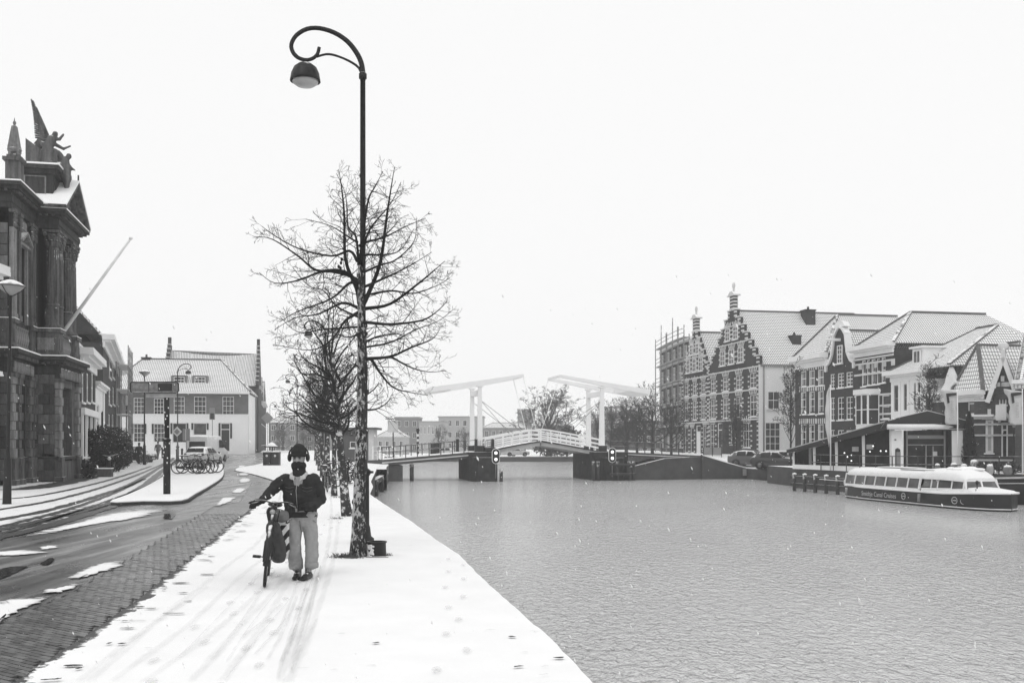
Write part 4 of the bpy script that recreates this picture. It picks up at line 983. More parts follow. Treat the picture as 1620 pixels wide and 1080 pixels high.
# ================================================================ tour boat
def loft(b, rings, close=False, smooth=True):
    n = len(rings[0]); v = [p for r in rings for p in r]; f = []
    for i in range(len(rings)-1):
        for k in range(n-1+close): k2 = (k+1) % n; f.append((i*n+k, i*n+k2, (i+1)*n+k2, (i+1)*n+k))
    b.add(v, f, smooth)
def tour_boat():
    S, Bp = Vector((20.15, 57.6)), Vector((22.9, 45.6)); d = Bp-S; Lb = d.length; an = math.atan2(d.y, d.x)
    root = thing('tour_boat', 'long low tour boat with a snow-covered white roof and dark hull, before the pavilion', 'boat', (S.x, S.y, WZ), an)
    st = [i/24 for i in range(25)]
    def hw(t): return 1.38*(min(1, .72+1.4*t) if t < .2 else (1 if t < .72 else math.sqrt(max(0, 1-((t-.72)/.28)**2.2))))
    def sheer(t): return .72+.22*max(0, (.15-t)/.15)**2+.12*sstep(.7, 1, t)
    hull = MB(); band = MB(); deck = MB(); strp = MB(); gun = MB(); rings = []
    for t in st:
        x = t*Lb; w = hw(t); z = sheer(t)
        rings.append([(x, -w*1.0, z), (x, -w*.98, .35), (x, -w*.94, .08), (x, -w*.6, -.4), (x, 0, -.5), (x, w*.6, -.4), (x, w*.94, .08), (x, w*.98, .35), (x, w, z)])
    loft(hull, rings); hull.add(rings[0], [tuple(range(9))]); ho = hull.build('hull', plain('black_hull', .02, .35, .2, 2), root)
    loft(deck, [[(t*Lb, -hw(t), sheer(t)-.01), (t*Lb, 0, sheer(t)+.03), (t*Lb, hw(t), sheer(t)-.01)] for t in st]); deck.build('deck', plain('boat_deck', .6, snow=.85), root)
    for s in (-1, 1):
        gun.tube([(t*Lb, s*(hw(t)+.03), sheer(t)) for t in st], .055, 6); strp.tube([(t*Lb, s*(hw(t)*.945+.03), .10) for t in st], .03, 5)
    gun.tube([(0, -hw(0), sheer(0)), (-.35, -.5, sheer(0)+.12), (-.35, .5, sheer(0)+.12), (0, hw(0), sheer(0))], .09, 6)
    gun.build('gunwale', WHITE, root); strp.build('boot_stripe', SILL, root)
    # saloon: sills, pillars, panes each apart, rounded roof
    x0, x1 = .45, Lb*.59; zr = 1.5; zs = .86
    for s in (-1, 1):
        y = s*1.26; MB().box(x0, x1, y-.04, y+.04, sheer(.3)-.0, zs).build('cabin_side', WHITE, root)
        n = 7
        for i in range(n):
            xa, xb = lerp(x0, x1, i/n), lerp(x0, x1, (i+1)/n)
            MB().add([(xa+.04, y, zs), (xb-.04, y, zs), (xb-.04, y-s*.13, zr-.08), (xa+.04, y-s*.13, zr-.08), (xa+.04, y-s*.02, zs), (xb-.04, y-s*.02, zs), (xb-.04, y-s*.15, zr-.08), (xa+.04, y-s*.15, zr-.08)],
                     [(0,1,2,3),(7,6,5,4),(0,4,5,1),(2,6,7,3),(1,5,6,2),(3,7,4,0)]).build('pane', GLASS, root)
            MB().bar((xa, y+s*.01, zs-.02), (xa, y-s*.12, zr-.05), .07, .05).build('window_post', WHITE, root)
        MB().bar((x1, y+s*.01, zs-.02), (x1, y-s*.12, zr-.05), .1, .06).build('window_post', WHITE, root)
    rr = []
    def arch(x, w, z0_, hh, e=1.0):
        return [(x, -w, z0_-.1), (x, -w*1.02, z0_), (x, -w*.93, z0_+hh*.55), (x, -w*.72, z0_+hh*.88), (x, 0, z0_+hh), (x, w*.72, z0_+hh*.88), (x, w*.93, z0_+hh*.55), (x, w*1.02, z0_), (x, w, z0_-.1)]
    for x, w, z_, hh in ((x0-.2, .95, zr-.22, .12), (x0-.05, 1.1, zr-.12, .22), (x0+.3, 1.16, zr-.06, .32), (x1*.5, 1.17, zr-.05, .36), (x1-.1, 1.17, zr-.05, .38), (x1+.02, 1.17, zr-.05, .38), (x1+.1, 1.14, zr-.05, .44), (x1+1.6, 1.12, zr-.05, .46), (x1+2.3, 1.0, zr-.08, .46), (x1+2.75, .9, zr-.10, .3), (x1+2.95, .8, zr-.12, .1)):
        rr.append(arch(x, w, z_, hh))
    b = MB(); loft(b, rr); b.add(rr[0], [tuple(range(9))]); b.add(rr[-1], [tuple(range(8, -1, -1))]); b.build('roof', plain('white_roof_snow', .78, .9, .06, 2, snow=.95), root)
    MB().box(x1*.35, x1*.75, -.55, .45, zr+.31, zr+.36).box(x1*.72, x1*1.1, -.95, -.5, zr+.27, zr+.31).build('roof_hatch', plain('hatch', .4, snow=.8), root)
    sn = MB(); r_ = random.Random(4)
    for i in range(14): sn.ell((x1+1.9+r_.uniform(-.5, .5), r_.uniform(-.6, .6), zr+.38), (r_.uniform(.15, .35), r_.uniform(.15, .3), r_.uniform(.05, .14)), 6)
    sn.build('snow_heap', SNOW, root)
    # helm: slanted side, windscreen with posts, quarter panes
    xh0, xh1 = x1+.05, x1+3.1
    for s in (-1, 1):
        y = s*1.2
        side = MB(); side.add([(xh0, y, sheer(.6)), (xh1+1.0, y*.80, sheer(.85)), (xh1-.1, y*.78, zs+.14), (xh0, y, zs+.05), (xh0, y-s*.03, sheer(.6)), (xh1+1.0, y*.80-s*.03, sheer(.85)), (xh1-.1, y*.78-s*.03, zs+.14), (xh0, y-s*.03, zs+.05)], [(0,1,2,3),(7,6,5,4),(0,4,5,1),(1,5,6,2),(2,6,7,3),(3,7,4,0)]); side.build('cabin_side', WHITE, root)
        xs = [xh0+.12, xh0+.75, xh0+1.2, xh0+2.15, xh1-.12]
        for xa, xb in zip(xs, xs[1:]):
            ya, yb = lerp(y, y*.8, (xa-xh0)/3), lerp(y, y*.8, (xb-xh0)/3)
            MB().add([(xa, ya, zs+.1), (xb, yb, zs+.13), (xb-.03, yb-s*.13, zr-.12), (xa, ya-s*.13, zr-.12), (xa, ya-s*.02, zs+.1), (xb, yb-s*.02, zs+.13), (xb-.03, yb-s*.15, zr-.12), (xa, ya-s*.15, zr-.12)],
                     [(0,1,2,3),(7,6,5,4),(0,4,5,1),(2,6,7,3),(1,5,6,2),(3,7,4,0)]).build('pane', GLASS, root)
            MB().bar((xb, yb+s*.01, zs), (xb-.05, yb-s*.12, zr-.08), .09, .05).build('window_post', WHITE, root)
    MB().add([(xh1, -.92, zs+.12), (xh1, .92, zs+.12), (xh1-.18, .8, zr-.12), (xh1-.18, -.8, zr-.12)], [(0,1,2,3)]).build('windscreen', GLASS, root)
    for y in (-.92, 0, .92): MB().bar((xh1+.02, y, zs+.05), (xh1-.18, y*.87, zr-.08), .08, .06).build('window_post', WHITE, root)
    fd_ = MB(); loft(fd_, [[(x, -w, z0_), (x, -w*.8, z0_+hh), (x, 0, z0_+hh*1.15), (x, w*.8, z0_+hh), (x, w, z0_)] for x, w, z0_, hh in ((xh1-.1, .98, .75, .28), (xh1+.5, .95, .78, .2), (xh1+1.4, .68, .82, .13), (xh1+1.95, .3, .84, .08), (xh1+2.1, .05, .84, .02))]); fd_.build('foredeck', plain('foredeck_snow', .7, .9, .06, snow=.9), root)
    MB().tube([(xh1+.3, -.55, .95), (xh1+.3, -.55, 1.2)], .03, 5).ell((xh1+.3, -.55, 1.28), (.09, .07, .12), 6).build('searchlight', DKP, root)
    text_obj('Smidtje Canal Cruises', .36, plain('boat_letters', .42), root, (Lb*.32, -1.405, .27), (R(90), 0, 0), .004)
    text_obj('smidtje', .2, bpy.data.materials['boat_letters'], root, (Lb*.90, -.97, .42), (R(88), 0, R(24)), .004)
    for x, y, a in ((Lb*.50, -1.40, 0), (Lb*.815, -1.30, R(11)), (Lb*.855, -1.17, R(20))):
        e = MB(); e.tube([(.16*math.cos(k*R(30)), 0, .16*math.sin(k*R(30))) for k in range(13)], .022, 5); e.bar((-.1, 0, 0), (.1, 0, .0), .02, .05)
        e.build('badge', bpy.data.materials['boat_letters'], root, (x, y, .42), a)
tour_boat()
tb_ = bpy.data.objects['tour_boat']
for x in (1.0, 7.6): MB().tube([(x, -1.50, .62), (x, -1.52, .22)], .07, 8).tube([(x, -1.46, .62), (x, -1.42, .82)], .012, 4).build('fender', GREYP, tb_)
MB().tube([(-.2, -.9, .95), (-.6, -1.6, 1.0), (-.9, -2.1, 1.05)], .02, 5).build('mooring_rope', SILL, tb_)
for x in (.3, 1.0, 10.9): MB().tube([(x, -1.25 if x < 5 else -.8, .75), (x, -1.25 if x < 5 else -.8, 1.0)], .03, 6).build('cleat', CHROME, tb_)
def barge():
    root = thing('barge', 'black steel barge with a pale rubbing strake, moored behind the bow of the tour boat', 'boat', (24.6, 52.6, WZ), R(-16))
    b = MB(); rings = []
    for t in [0, .02, .06, .12, .2, .35, .6, 1]:
        x = t*18; w = 2.4*min(1, (t/.2+.0001))**.5; z = 1.42-.12*sstep(.15, .6, t)*1+.0; z = 1.25+.15*math.sin(min(1, t/.4)*math.pi)
        rings.append([(x-.7*(1-min(1, t/.1)), -w, z), (x, -w*.97, .4), (x+.2, -w*.8, -.3), (x+.2, w*.8, -.3), (x, w*.97, .4), (x-.7*(1-min(1, t/.1)), w, z)])
    loft(b, rings, True); b.add([r[0] for r in rings]+[r[-1] for r in rings[::-1]], [tuple(range(16))[::-1]]); b.build('hull', plain('barge_black', .014, .4, .3, 2), root)
    g = MB(); g.tube([(r[0][0], r[0][1], r[0][2]+.02) for r in rings], .05, 6).tube([(r[0][0]+.05, r[0][1]-.02, r[0][2]-.25) for r in rings], .025, 5); g.build('gunwale', plain('worn_rail', .35, snow=.85), root)
    MB().tube([(2.6, -2.5, .42), (17, -2.5, .42)], .05, 6).build('rubbing_strake', WHITE, root)
    MB().ell((5.0, -1.9, 1.5), (.5, .2, .12), 6).box(4.9, 5.1, -2.0, -1.8, 1.35, 1.6).build('bollard', plain('bollard_snow', .5, snow=.9), root)
    MB().box(7, 17, -1.5, 1.6, 1.3, 2.0).build('hatch_cover', DKP, root)
barge()
# ---------------------------------------------------------------- garden clutter on the deck right of the pavilion
def pots():
    r_ = random.Random(9)
    items = [(1475+8, .55, 'white-rimmed arched bay tree trunk', 0)]
    def barrel(px, D, w, hh, label, m, cap=True):
        o = thing('planter', label, 'planter', (gx(px, D), D, -.05)); MB().lathe([(w*.35, 0), (w*.5, hh*.3), (w*.5, hh*.7), (w*.4, hh)], n=12).build('pot', m, o)
        if cap: MB().ell((0, 0, hh), (w*.42, w*.42, .1), 8).build('snow_cap', SNOW, o)
    GP = plain('stoneware', .14, .8, .4, 4, snow=.6); GP2 = plain('pale_stoneware', .35, .8, .3, 4, snow=.8)
    barrel(1483, 58.9, .34, .5, 'dark rounded shrub pot left of the paler jar, before the entrance door', GP, True)
    barrel(1509, 58.4, .42, .55, 'dark domed pot below the right-hand white pillar', GP, True)
    barrel(1525, 58.0, .4, .5, 'round pale stone jar right of the white pillar', GP2)
    barrel(1541, 57.6, .45, .75, 'tall grey jar with a snowy rim beside the dark conifer', GP2)
    barrel(1566, 57.1, .4, .5, 'grey round jar with snow on its lid, right of the tall jar', GP2); barrel(1594, 56.6, .5, .45, 'wide dark planter with a snow rim near the right edge', GP)
    for i, px in enumerate((1553, 1578, 1606)):
        s = thing('low_bush', ['low snow-dusted bush between the grey jars', 'low dark bush behind the barge bow', 'low dark bush at the right edge above the barge'][i], 'bush', (gx(px, 57), 57.4, -.05))
        leafmass(s, [(0, 0, .35, .55, .4, .4)], 260, .09, LEAF, r_)
def leafmass(root, blobs, n, sz, m, r_, name='foliage', par=True):
    b = MB()
    for cx, cy, cz, rx, ry, rz2 in blobs:
        for _ in range(n):
            while True:
                p = Vector((r_.uniform(-1, 1), r_.uniform(-1, 1), r_.uniform(-1, 1)))
                if .25 < p.length < 1: break
            s = sz*r_.uniform(.5, 1.3); q = Vector((cx+p.x*rx, cy+p.y*ry, cz+p.z*rz2))
            u = Vector((r_.gauss(0, 1), r_.gauss(0, 1), r_.gauss(0, 1))).normalized(); w = u.orthogonal().normalized()
            b.add([q-u*s, q+w*s*.4, q+u*s, q-w*s*.4], [(0,1,2,3)])
    return b.build(name, m, root, uv=False)
pots()
cn = thing('conifer', 'slim dark column-shaped conifer between the pavilion and the brick houses', 'tree', (gx(1533, 59.5), 59.5, -.05)); r_ = random.Random(2)
b = MB()
for i in range(2600):
    t = r_.random(); z = .3+t*3.3; rr = (.52*(1-t)**.6*(.6+.4*min(1, t*6)))*math.sqrt(r_.random()); a = r_.uniform(0, 6.28); s = r_.uniform(.05, .13)
    q = Vector((rr*math.cos(a), rr*math.sin(a), z)); u = Vector((math.cos(a)*.35, math.sin(a)*.35, 1)).normalized(); w = Vector((-math.sin(a), math.cos(a), 0)); b.add([q, q+w*s*.35+u*s*.5, q+u*s*1.4, q-w*s*.35+u*s*.5], [(0,1,2,3)])
b.build('foliage', LEAF, cn, uv=False); MB().tube([(0,0,0),(0,0,3.2)], [.09,.03], 6).build('trunk', TWIG, cn)
# ---------------------------------------------------------------- flagpoles and banner flags
def beach_flag(px, D, ztop, label, lean=0, w=.95, text=None, dark=True, flat=0.0):
    o = thing('banner_flag', label, 'banner', (gx(px, D), D, -.05)); MB().tube([(0, 0, 0), (0, 0, ztop*.6), (-.02, 0, ztop)], [.05, .04, .03], 8).build('pole', WHITE, o)
    b = MB(); n = 14; v = []
    z0_, z1_ = ztop*.58 if text else ztop*.36, ztop*.97
    for i in range(n+1):
        t = i/n; z = lerp(z0_, z1_, t); fold = .04*math.sin(t*9)+.03*math.sin(t*23)
        wl = (w*.62 if text else w*(.55+.3*math.sin(t*5)))*(1 if t < .75 else 1+.35*(t-.75)/.25*(1 if text else -1.9))
        if not text: wl = .05+.3*math.sin(math.pi*min(1, (1-t)*1.1))**.8*(1-.2*t)
        sway = -.3*t*flat
        for k in range(4): u = k/3; v.append((-.05-u*wl+sway*u, fold*(1 if k % 2 else -.6)*(1+u), z+(.15*u*t if text else -.5*u*(1-t))))
    f = [(i*4+k, i*4+k+1, i*4+k+5, i*4+k+4) for i in range(n) for k in range(3)]; b.add(v, f, True)
    fo = b.build('flag', plain('banner_cloth', .55, .8, .06, 2) if 'banner_cloth' not in bpy.data.materials else bpy.data.materials['banner_cloth'], o); so = fo.modifiers.new('t', 'SOLIDIFY'); so.thickness = .012
    if text:
        MB().add([(-.12, -.11, z1_-.05), (-.7*w, -.11, z1_-.1), (-.62*w, -.1, z1_-.7), (-.5*w, -.12, z1_-.65), (-.55*w, -.12, z1_-.28), (-.12, -.12, z1_-.2)], [(0,1,2,3,4,5)]).build('corner_patch', DKP, o)
        text_obj(text, .38, bpy.data.materials['boat_letters'], o, (-.30, -.14, z0_+.85), (R(90), R(-90), 0), .004)
beach_flag(1314, 65, 5.6, 'narrow white flag hanging limp on a tall thin pole before the bell-gabled house', w=.9)
beach_flag(1515, 59.6, 5.0, 'tall pale banner with a dark corner and upright lettering, right of the pavilion gable', w=1.05, text='Spaarne', flat=.6)
beach_flag(1618, 57, 4.9, 'tall pale banner with lettering at the right edge, before the brick gable', w=1.05, text='terras', flat=.6)
# ================================================================ cars
def car(name, label, loc, rz, m, kind='hatch', group=None, L_=4.2):
    root = thing(name, label, 'car' if kind != 'van' else 'van', loc, rz, group)
    if kind == 'van': st = [(-2.6, .35, .6, .6, .8), (-2.5, .3, 1.0, 1.0, .95), (-1.7, .28, 1.25, 1.3, .98), (-.9, .28, 1.25, 2.2, .98), (-.7, .28, 1.25, 2.35, .98), (2.5, .28, 1.25, 2.35, .98), (2.62, .35, 1.2, 2.25, .95)]
    else: st = [(-L_/2, .32, .55, .56, .72), (-L_/2+.12, .22, .72, .73, .82), (-1.25, .2, .86, .88, .86), (-.75, .2, .92, 1.0, .87), (-.15, .2, .93, 1.40, .87), (.9, .2, .94, 1.45, .87), (1.55, .2, .95, 1.32, .86), (L_/2-.15, .25, .96, 1.02, .82), (L_/2, .35, .8, .82, .76)]
    b = MB(); rings = []
    for x, zb, zm, zt, w in st:
        wr = w*(.78 if kind != 'van' else .92) if zt-zm > .15 else w*.93
        rings.append([(x, -w*.9, zb), (x, -w, zb+.15), (x, -w, zm-.08), (x, -w*.96, zm), (x, -wr, zt-.04), (x, -wr*.85, zt), (x, 0, zt+.02), (x, wr*.85, zt), (x, wr, zt-.04), (x, w*.96, zm), (x, w, zm-.08), (x, w, zb+.15), (x, w*.9, zb)])
    loft(b, rings, True); b.add(rings[0], [tuple(range(13))]); b.add(rings[-1], [tuple(range(12, -1, -1))]); b.build('body', m, root)
    # glazing set just proud of the body
    sn = kind == 'snowed'
    def quad(pts, nm, mm, off):
        p = [Vector(q) for q in pts]; n = (p[1]-p[0]).cross(p[2]-p[0]).normalized(); c0 = sum(p, Vector())/4
        if n.dot(c0-Vector((0,0,.9))) < 0: n = -n
        return MB().add([q+n*off for q in p]+[q+n*.001 for q in p], [(0,1,2,3),(7,6,5,4),(0,4,5,1),(1,5,6,2),(2,6,7,3),(3,7,4,0)]).build(nm, mm, root)
    gm = GLASS_D
    if kind == 'van':
        quad([(-1.62, -.85, 1.34), (-1.62, .85, 1.34), (-.92, .82, 2.12), (-.92, -.82, 2.12)], 'windscreen', gm, .03)
        for s in (-1, 1): quad([(-1.35, s*.975, 1.32), (-.2, s*.975, 1.32), (-.2, s*.93, 2.0), (-.95, s*.93, 2.0)], 'side_window', gm, .03)
        quad([(2.61, -.7, 1.35), (2.61, .7, 1.35), (2.58, .7, 2.1), (2.58, -.7, 2.1)], 'rear_window', gm, .03)
    else:
        quad([(-.82, -.72, 1.0), (-.82, .72, 1.0), (-.22, .6, 1.37), (-.22, -.6, 1.37)], 'windscreen', gm, .05)
        quad([(L_/2-.2, -.66, 1.02), (L_/2-.2, .66, 1.02), (1.6, .58, 1.31), (1.6, -.58, 1.31)], 'rear_window', gm, .05)
        for s in (-1, 1):
            for xa, xb in ((-.55, .35), (.42, 1.25)):
                quad([(xa, s*.855, .97), (xb, s*.855, .97), (xb-.05, s*.70, 1.34), (xa+(.5 if xa < 0 else .03), s*.70, 1.34)], 'side_window', gm, .02)
    w = .84 if kind != 'van' else .95; xw = 1.3 if kind != 'van' else 1.65
    tm = MB().tube([(0, -.1, 0), (0, .1, 0)], .32, 16).mesh('wheel', TYRE); rm = MB().tube([(0, -.115, 0), (0, .115, 0)], .19, 12).mesh('rim', CHROME)
    for sx in (-1, 1):
        for s in (-1, 1):
            o = link('wheel', tm, root, (sx*xw, s*(w-.08), .32)); link('rim', rm, o)
            MB().tube([(sx*xw, s*(w+.02), .33), (sx*xw, s*(w+.035), .33)], .38, 14).build('wheel_arch', BLK, root)
            link('wheel_face', tm, root, (sx*xw, s*(w-.04), .32)) if False else None
    x = st[0][0]
    for s in (-1, 1):
        MB().ell((x+.12, s*.6*w/.84, .68 if kind != 'van' else .85), (.12, .2, .1), 8).build('headlight', CHROME, root)
        MB().ell((st[-1][0]-.06, s*.66*w/.84, .85), (.08, .12, .14), 8).build('tail_light', plain('tail_lens', .12) if 'tail_lens' not in bpy.data.materials else bpy.data.materials['tail_lens'], root)
        MB().ell((-.75 if kind != 'van' else -1.35, s*(w+.14), 1.02 if kind != 'van' else 1.45), (.07, .12, .08 if kind != 'van' else .2), 6).build('mirror', DKP, root)
    MB().box(x-.03, x+.1, -.5, .5, .42, .56).build('grille', BLK, root); MB().box(x-.045, x-.025, -.25, .25, .36, .46).build('number_plate', SILL, root)
    return root
ZC = -.42
car('parked_car', 'grey hatchback with snowy roof, left of the dark hatchback by the white side wall', (gx(1192, 87.5), 87.5, rz_(0, 87.5)), R(148), CARG)
car('parked_car', 'dark hatchback with a little snow, right of the grey car by the white side wall', (gx(1231, 82.5), 82.5, ZC), R(150), CARD)
car('parked_car', 'pale snow-covered car half hidden behind the dark hatchback and the young tree', (gx(1252, 89), 89, ZC), R(170), CARW)
# ================================================================ double drawbridge
AX = Vector((4.5, .85, 0)).normalized(); NX = Vector((-AX.y, AX.x, 0)); AB = math.atan2(AX.y, AX.x)
BO = Vector((gx(853, 84), 84, 0)); BW = 4.6          # middle of the span (near edge), deck width
def bridge():
    root = thing('drawbridge', 'white double drawbridge with balance beams, its middle leaves meeting in a low peak', 'bridge', BO, AB)
    xl, xr = -5.05, 5.5                    # the two portals
    dz = lambda x: 1.02+.92*max(0, 1-abs(x)/4.9)**1.0 if abs(x) < 4.9 else 1.02
    # leaves
    for s, nm in ((-1, 'l'), (1, 'r')):
        ln = 4.75 if s < 0 else 5.1; b = MB(); n = 6
        zs = [(s*lerp(.04, ln, i/n)+.1, 1.88-.86*(i/n)**1.15) for i in range(n+1)]
        for (xa, za), (xb, zb) in zip(zs, zs[1:]):
            xa_, xb_ = (xa, xb) if xa < xb else (xb, xa); za_, zb_ = (za, zb) if xa < xb else (zb, za)
            b.add([(xa_, -.1, za_-.38), (xb_, -.1, zb_-.38), (xb_, -.1, zb_), (xa_, -.1, za_), (xa_, BW+.1, za_-.38), (xb_, BW+.1, zb_-.38), (xb_, BW+.1, zb_), (xa_, BW+.1, za_)], [(0,1,2,3),(7,6,5,4),(3,2,6,7),(0,4,5,1)])
        lo = b.build('leaf', plain('leaf_girder_grey', .4, .6, .15, 1, snow=.8) if 'leaf_girder_grey' not in bpy.data.materials else bpy.data.materials['leaf_girder_grey'], root)
        for y in (-.12, BW+.12):
            for dzz, hh in ((.28, .12), (.62, .12), (1.0, .14)):
                r = MB()
                for (xa, za), (xb, zb) in zip(zs, zs[1:]): r.bar((xa, y, za+dzz), (xb, y, zb+dzz), .07, hh)
                r.build('rail', BRW, lo)
            for xa, za in zs: MB().box(xa-.04, xa+.04, y-.04, y+.04, za-.1, za+1.03).build('rail_post', BRW, lo)
            r = MB()
            for (xa, za), (xb, zb) in zip(zs, zs[1:]): r.bar((xa, y+(-.03 if y < 0 else .03), za-.03), (xb, y+(-.03 if y < 0 else .03), zb-.03), .06, .1)
            r.build('deck_edge', DKP, lo)
    # portals and balance beams
    for s in (-1, 1):
        px_ = xl if s < 0 else xr
        for y in (.1, BW-.1):
            MB().prism([(px_-.22, 1.0), (px_+.22, 1.0), (px_+.15, 6.42), (px_-.15, 6.42)], y-.17, y+.17).build('portal_post', BRW, root)
            MB().box(px_-.36, px_+.36, y-.33, y+.33, .9, 1.5).build('post_foot', DKP, root)
        MB().box(px_-.2, px_+.2, .33, BW-.33, 5.75, 6.15).build('portal_beam', BRW, root)
        MB().box(px_-.28, px_+.28, -.15, .35, 6.425, 6.53).box(px_-.28, px_+.28, BW-.35, BW+.15, 6.425, 6.53).build('bearing', BRW, root)
        xi, xo = px_-s*3.7, px_+s*4.25; zi, zo = 7.4, 6.1      # inner tip high, tail low
        for y in (.1, BW-.1):
            b = MB(); v = []
            for x, z, t in ((xi, zi, .11), (px_, 6.76, .18), (xo, zo, .22)): v.append((x, z, t))
            for (xa, za, ta), (xb, zb, tb) in zip(v, v[1:]):
                if xa > xb: xa, za, ta, xb, zb, tb = xb, zb, tb, xa, za, ta
                b.add([(xa, y-.17, za-ta), (xb, y-.17, zb-tb), (xb, y-.17, zb+tb), (xa, y-.17, za+ta), (xa, y+.17, za-ta), (xb, y+.17, zb-tb), (xb, y+.17, zb+tb), (xa, y+.17, za+ta)], [(0,1,2,3),(7,6,5,4),(3,2,6,7),(0,4,5,1),(0,3,7,4),(1,5,6,2)])
            b.build('balance_beam', BRW, root)
            MB().tube([(xi, y, zi-.1), (s*.25, y, 1.9+1.0)], .028, 6).build('lift_rod', BRW, root)
            for dx in (0, 1.1): MB().tube([(px_-s*.05, y, 5.3), (s*(1.2+dx), y, 2.45-.2*dx)], .022, 5).build('stay', plain('stay_grey', .2) if 'stay_grey' not in bpy.data.materials else bpy.data.materials['stay_grey'], root) if y < 1 or dx == 0 else None
        x_a, x_b = sorted((xo, xo-s*1.9)); tz = lambda x: lerp(6.76, zo, (x-px_)/(xo-px_))
        MB().add([(x_a, .28, tz(x_a)-.24), (x_b, .28, tz(x_b)-.24), (x_b, .28, tz(x_b)+.2), (x_a, .28, tz(x_a)+.2), (x_a, BW-.28, tz(x_a)-.24), (x_b, BW-.28, tz(x_b)-.24), (x_b, BW-.28, tz(x_b)+.2), (x_a, BW-.28, tz(x_a)+.2)], [(0,1,2,3),(7,6,5,4),(3,2,6,7),(0,4,5,1),(0,3,7,4),(1,5,6,2)]).build('counterweight', BRW, root)
        MB().box(xi-.1, xi+.1, .28, BW-.28, zi-.1, zi+.08).build('tip_beam', BRW, root)
    # piers
    for s, x0, x1 in ((-1, -6.1, -3.85), (1, 4.35, 7.3)):
        b = MB(); b.box(x0, x1, -1.6, BW+1, WZ-.8, .98)
        b.build('pier', PIERM, root); b = MB()
        if s < 0: b.hprism([(x0, -1.6), (x0+.5, -2.4), (x1-.2, -2.4), (x1, -1.6)], WZ-.8, .55)
        else: b.hprism([(x0+.6, -1.6), (x0+.9, -2.2), (x1-.6, -2.2), (x1-.3, -1.6)], WZ-.8, .5)
        b.build('cutwater', PIERM, root)
        f = MB()
        for x in ((x1+.15,) if s < 0 else (x0-.3, x0+.1, x1-1.2, x1-.2, x1+.2)):
            MB().tube([(x, -2.5, WZ-.8), (x, -2.5, .2 if s > 0 else -.4)], .14, 8).build('fender_pile', TIMB, root)
        if s > 0:
            for z in (-.15, -.95): MB().box(x1-1.9, x1+.3, -2.75, -2.62, z, z+.16).build('fender_beam', TIMB, root)
        if s < 0: MB().box(x1-.9, x1-.1, -1.3, -.5, 1.0, 1.35).build('gear_box', DKP, root)
    # fixed approach spans
    ap = MB(); xa, za, xb, zb = -13.2, .36, -5.3, 1.02
    ap.add([(xa, -.5, za-.5), (xb, -.5, zb-.5), (xb, -.5, zb), (xa, -.5, za), (xa, BW+1, za-.5), (xb, BW+1, zb-.5), (xb, BW+1, zb), (xa, BW+1, za)], [(0,1,2,3),(7,6,5,4),(3,2,6,7),(0,4,5,1),(0,3,7,4),(1,5,6,2)])
    ap.add([(xa-2.5, -.45, .2), (xa, -.45, .0), (xa, -.45, za-.001), (xa-2.5, -.45, .28)], [(0,1,2,3)])
    ap.build('approach_deck', plain('deck_girder', .06, .6, .3, 1, snow=.9), root)
    MB().add([(xa, -.56, za-.30), (xb, -.56, zb-.30), (xb, -.56, zb-.2), (xa, -.56, za-.2)], [(0,1,2,3)]).build('girder_flange', SILL, root)
    MB().box(-13.3, -11.5, -.35, BW+.9, WZ-.8, -.12).build('abutment', plain('abutment_boards', .075, .8, .4, 3), root); MB().tube([(-10.75, -.1, WZ-1), (-10.75, -.1, -.0)], .17, 8).build('pile', TIMB, root)
    a2 = MB(); xa, za, xb, zb = 6.0, 1.02, 14.5, .62
    a2.add([(xa, -.5, za-.42), (xb, -.5, zb-.42), (xb, -.5, zb), (xa, -.5, za), (xa, BW+1, za-.42), (xb, BW+1, zb-.42), (xb, BW+1, zb), (xa, BW+1, za)], [(0,1,2,3),(7,6,5,4),(3,2,6,7),(0,4,5,1),(0,3,7,4),(1,5,6,2)]); a2.build('approach_deck', bpy.data.materials['deck_girder'], root)
    MB().tube([(xa, -.54, za-.2), (xb, -.54, zb-.2)], .03, 5).build('conduit', SILL, root)
    # railings on the approaches: posts one by one
    for y in (-.45, BW+.9):
        for xs, xe, zs, ze, st_ in ((-13.2, -5.5, .37, 1.0, .94), (6.2, 14.4, 1.0, .64, 1.6)):
            if xs > 0 and y < 0: continue
            n = int(abs(xe-xs)/st_); pm_ = MB().box(-.035, .035, -.035, .035, 0, 1.0).mesh('post', RAIL)
            for i in range(n+1): t = i/n; link('post', pm_, root, (lerp(xs, xe, t), y, lerp(zs, ze, t)))
            for z in (.97, .52): MB().tube([(xs, y, zs+z), (xe, y, ze+z)], .025, 5).build('rail', RAIL, root)
    for x in (-7.0, -5.45, -4.05): MB().box(x-.12, x+.12, -.5, -.3, 1.0, 2.05).build('gate_post', DKP, root)
    g = MB()
    for k in range(9): x = -5.2+k*.14; g.box(x-.012, x+.012, -.42, -.4, 1.05, 1.95)
    g.build('gate_bars', RAIL, root)
    # signal lights
    for x, y in ((-4.15, -2.55), (5.7, -2.35)):
        s_ = MB(); zc = .66 if x < 0 else .72
        pts = [(x+.3*math.cos(a), y, zc+(.3 if math.sin(a) > 0 else -.3)+.3*math.sin(a)) for a in [R(k*15) for k in range(24)]]
        s_.prism([(p[0], p[2]) for p in pts], y-.03, y+.06); o = s_.build('signal_board', BLK, root)
        MB().tube(pts+[pts[0]], .035, 5).build('rim', WHITE, o)
        for dz_ in (.26, -.26): MB().tube([(x, y-.06, zc+dz_), (x, y-.04, zc+dz_)], .13, 12).build('lens', LIT, o)
        MB().tube([(x, y+.02, zc-.6), (x, y+.02, zc-1.8)], .03, 5).build('signal_pole', GREYP, o)
bridge()
def placed(px, py_base, z=0.0):
    p = G(px, py_base, z); return p
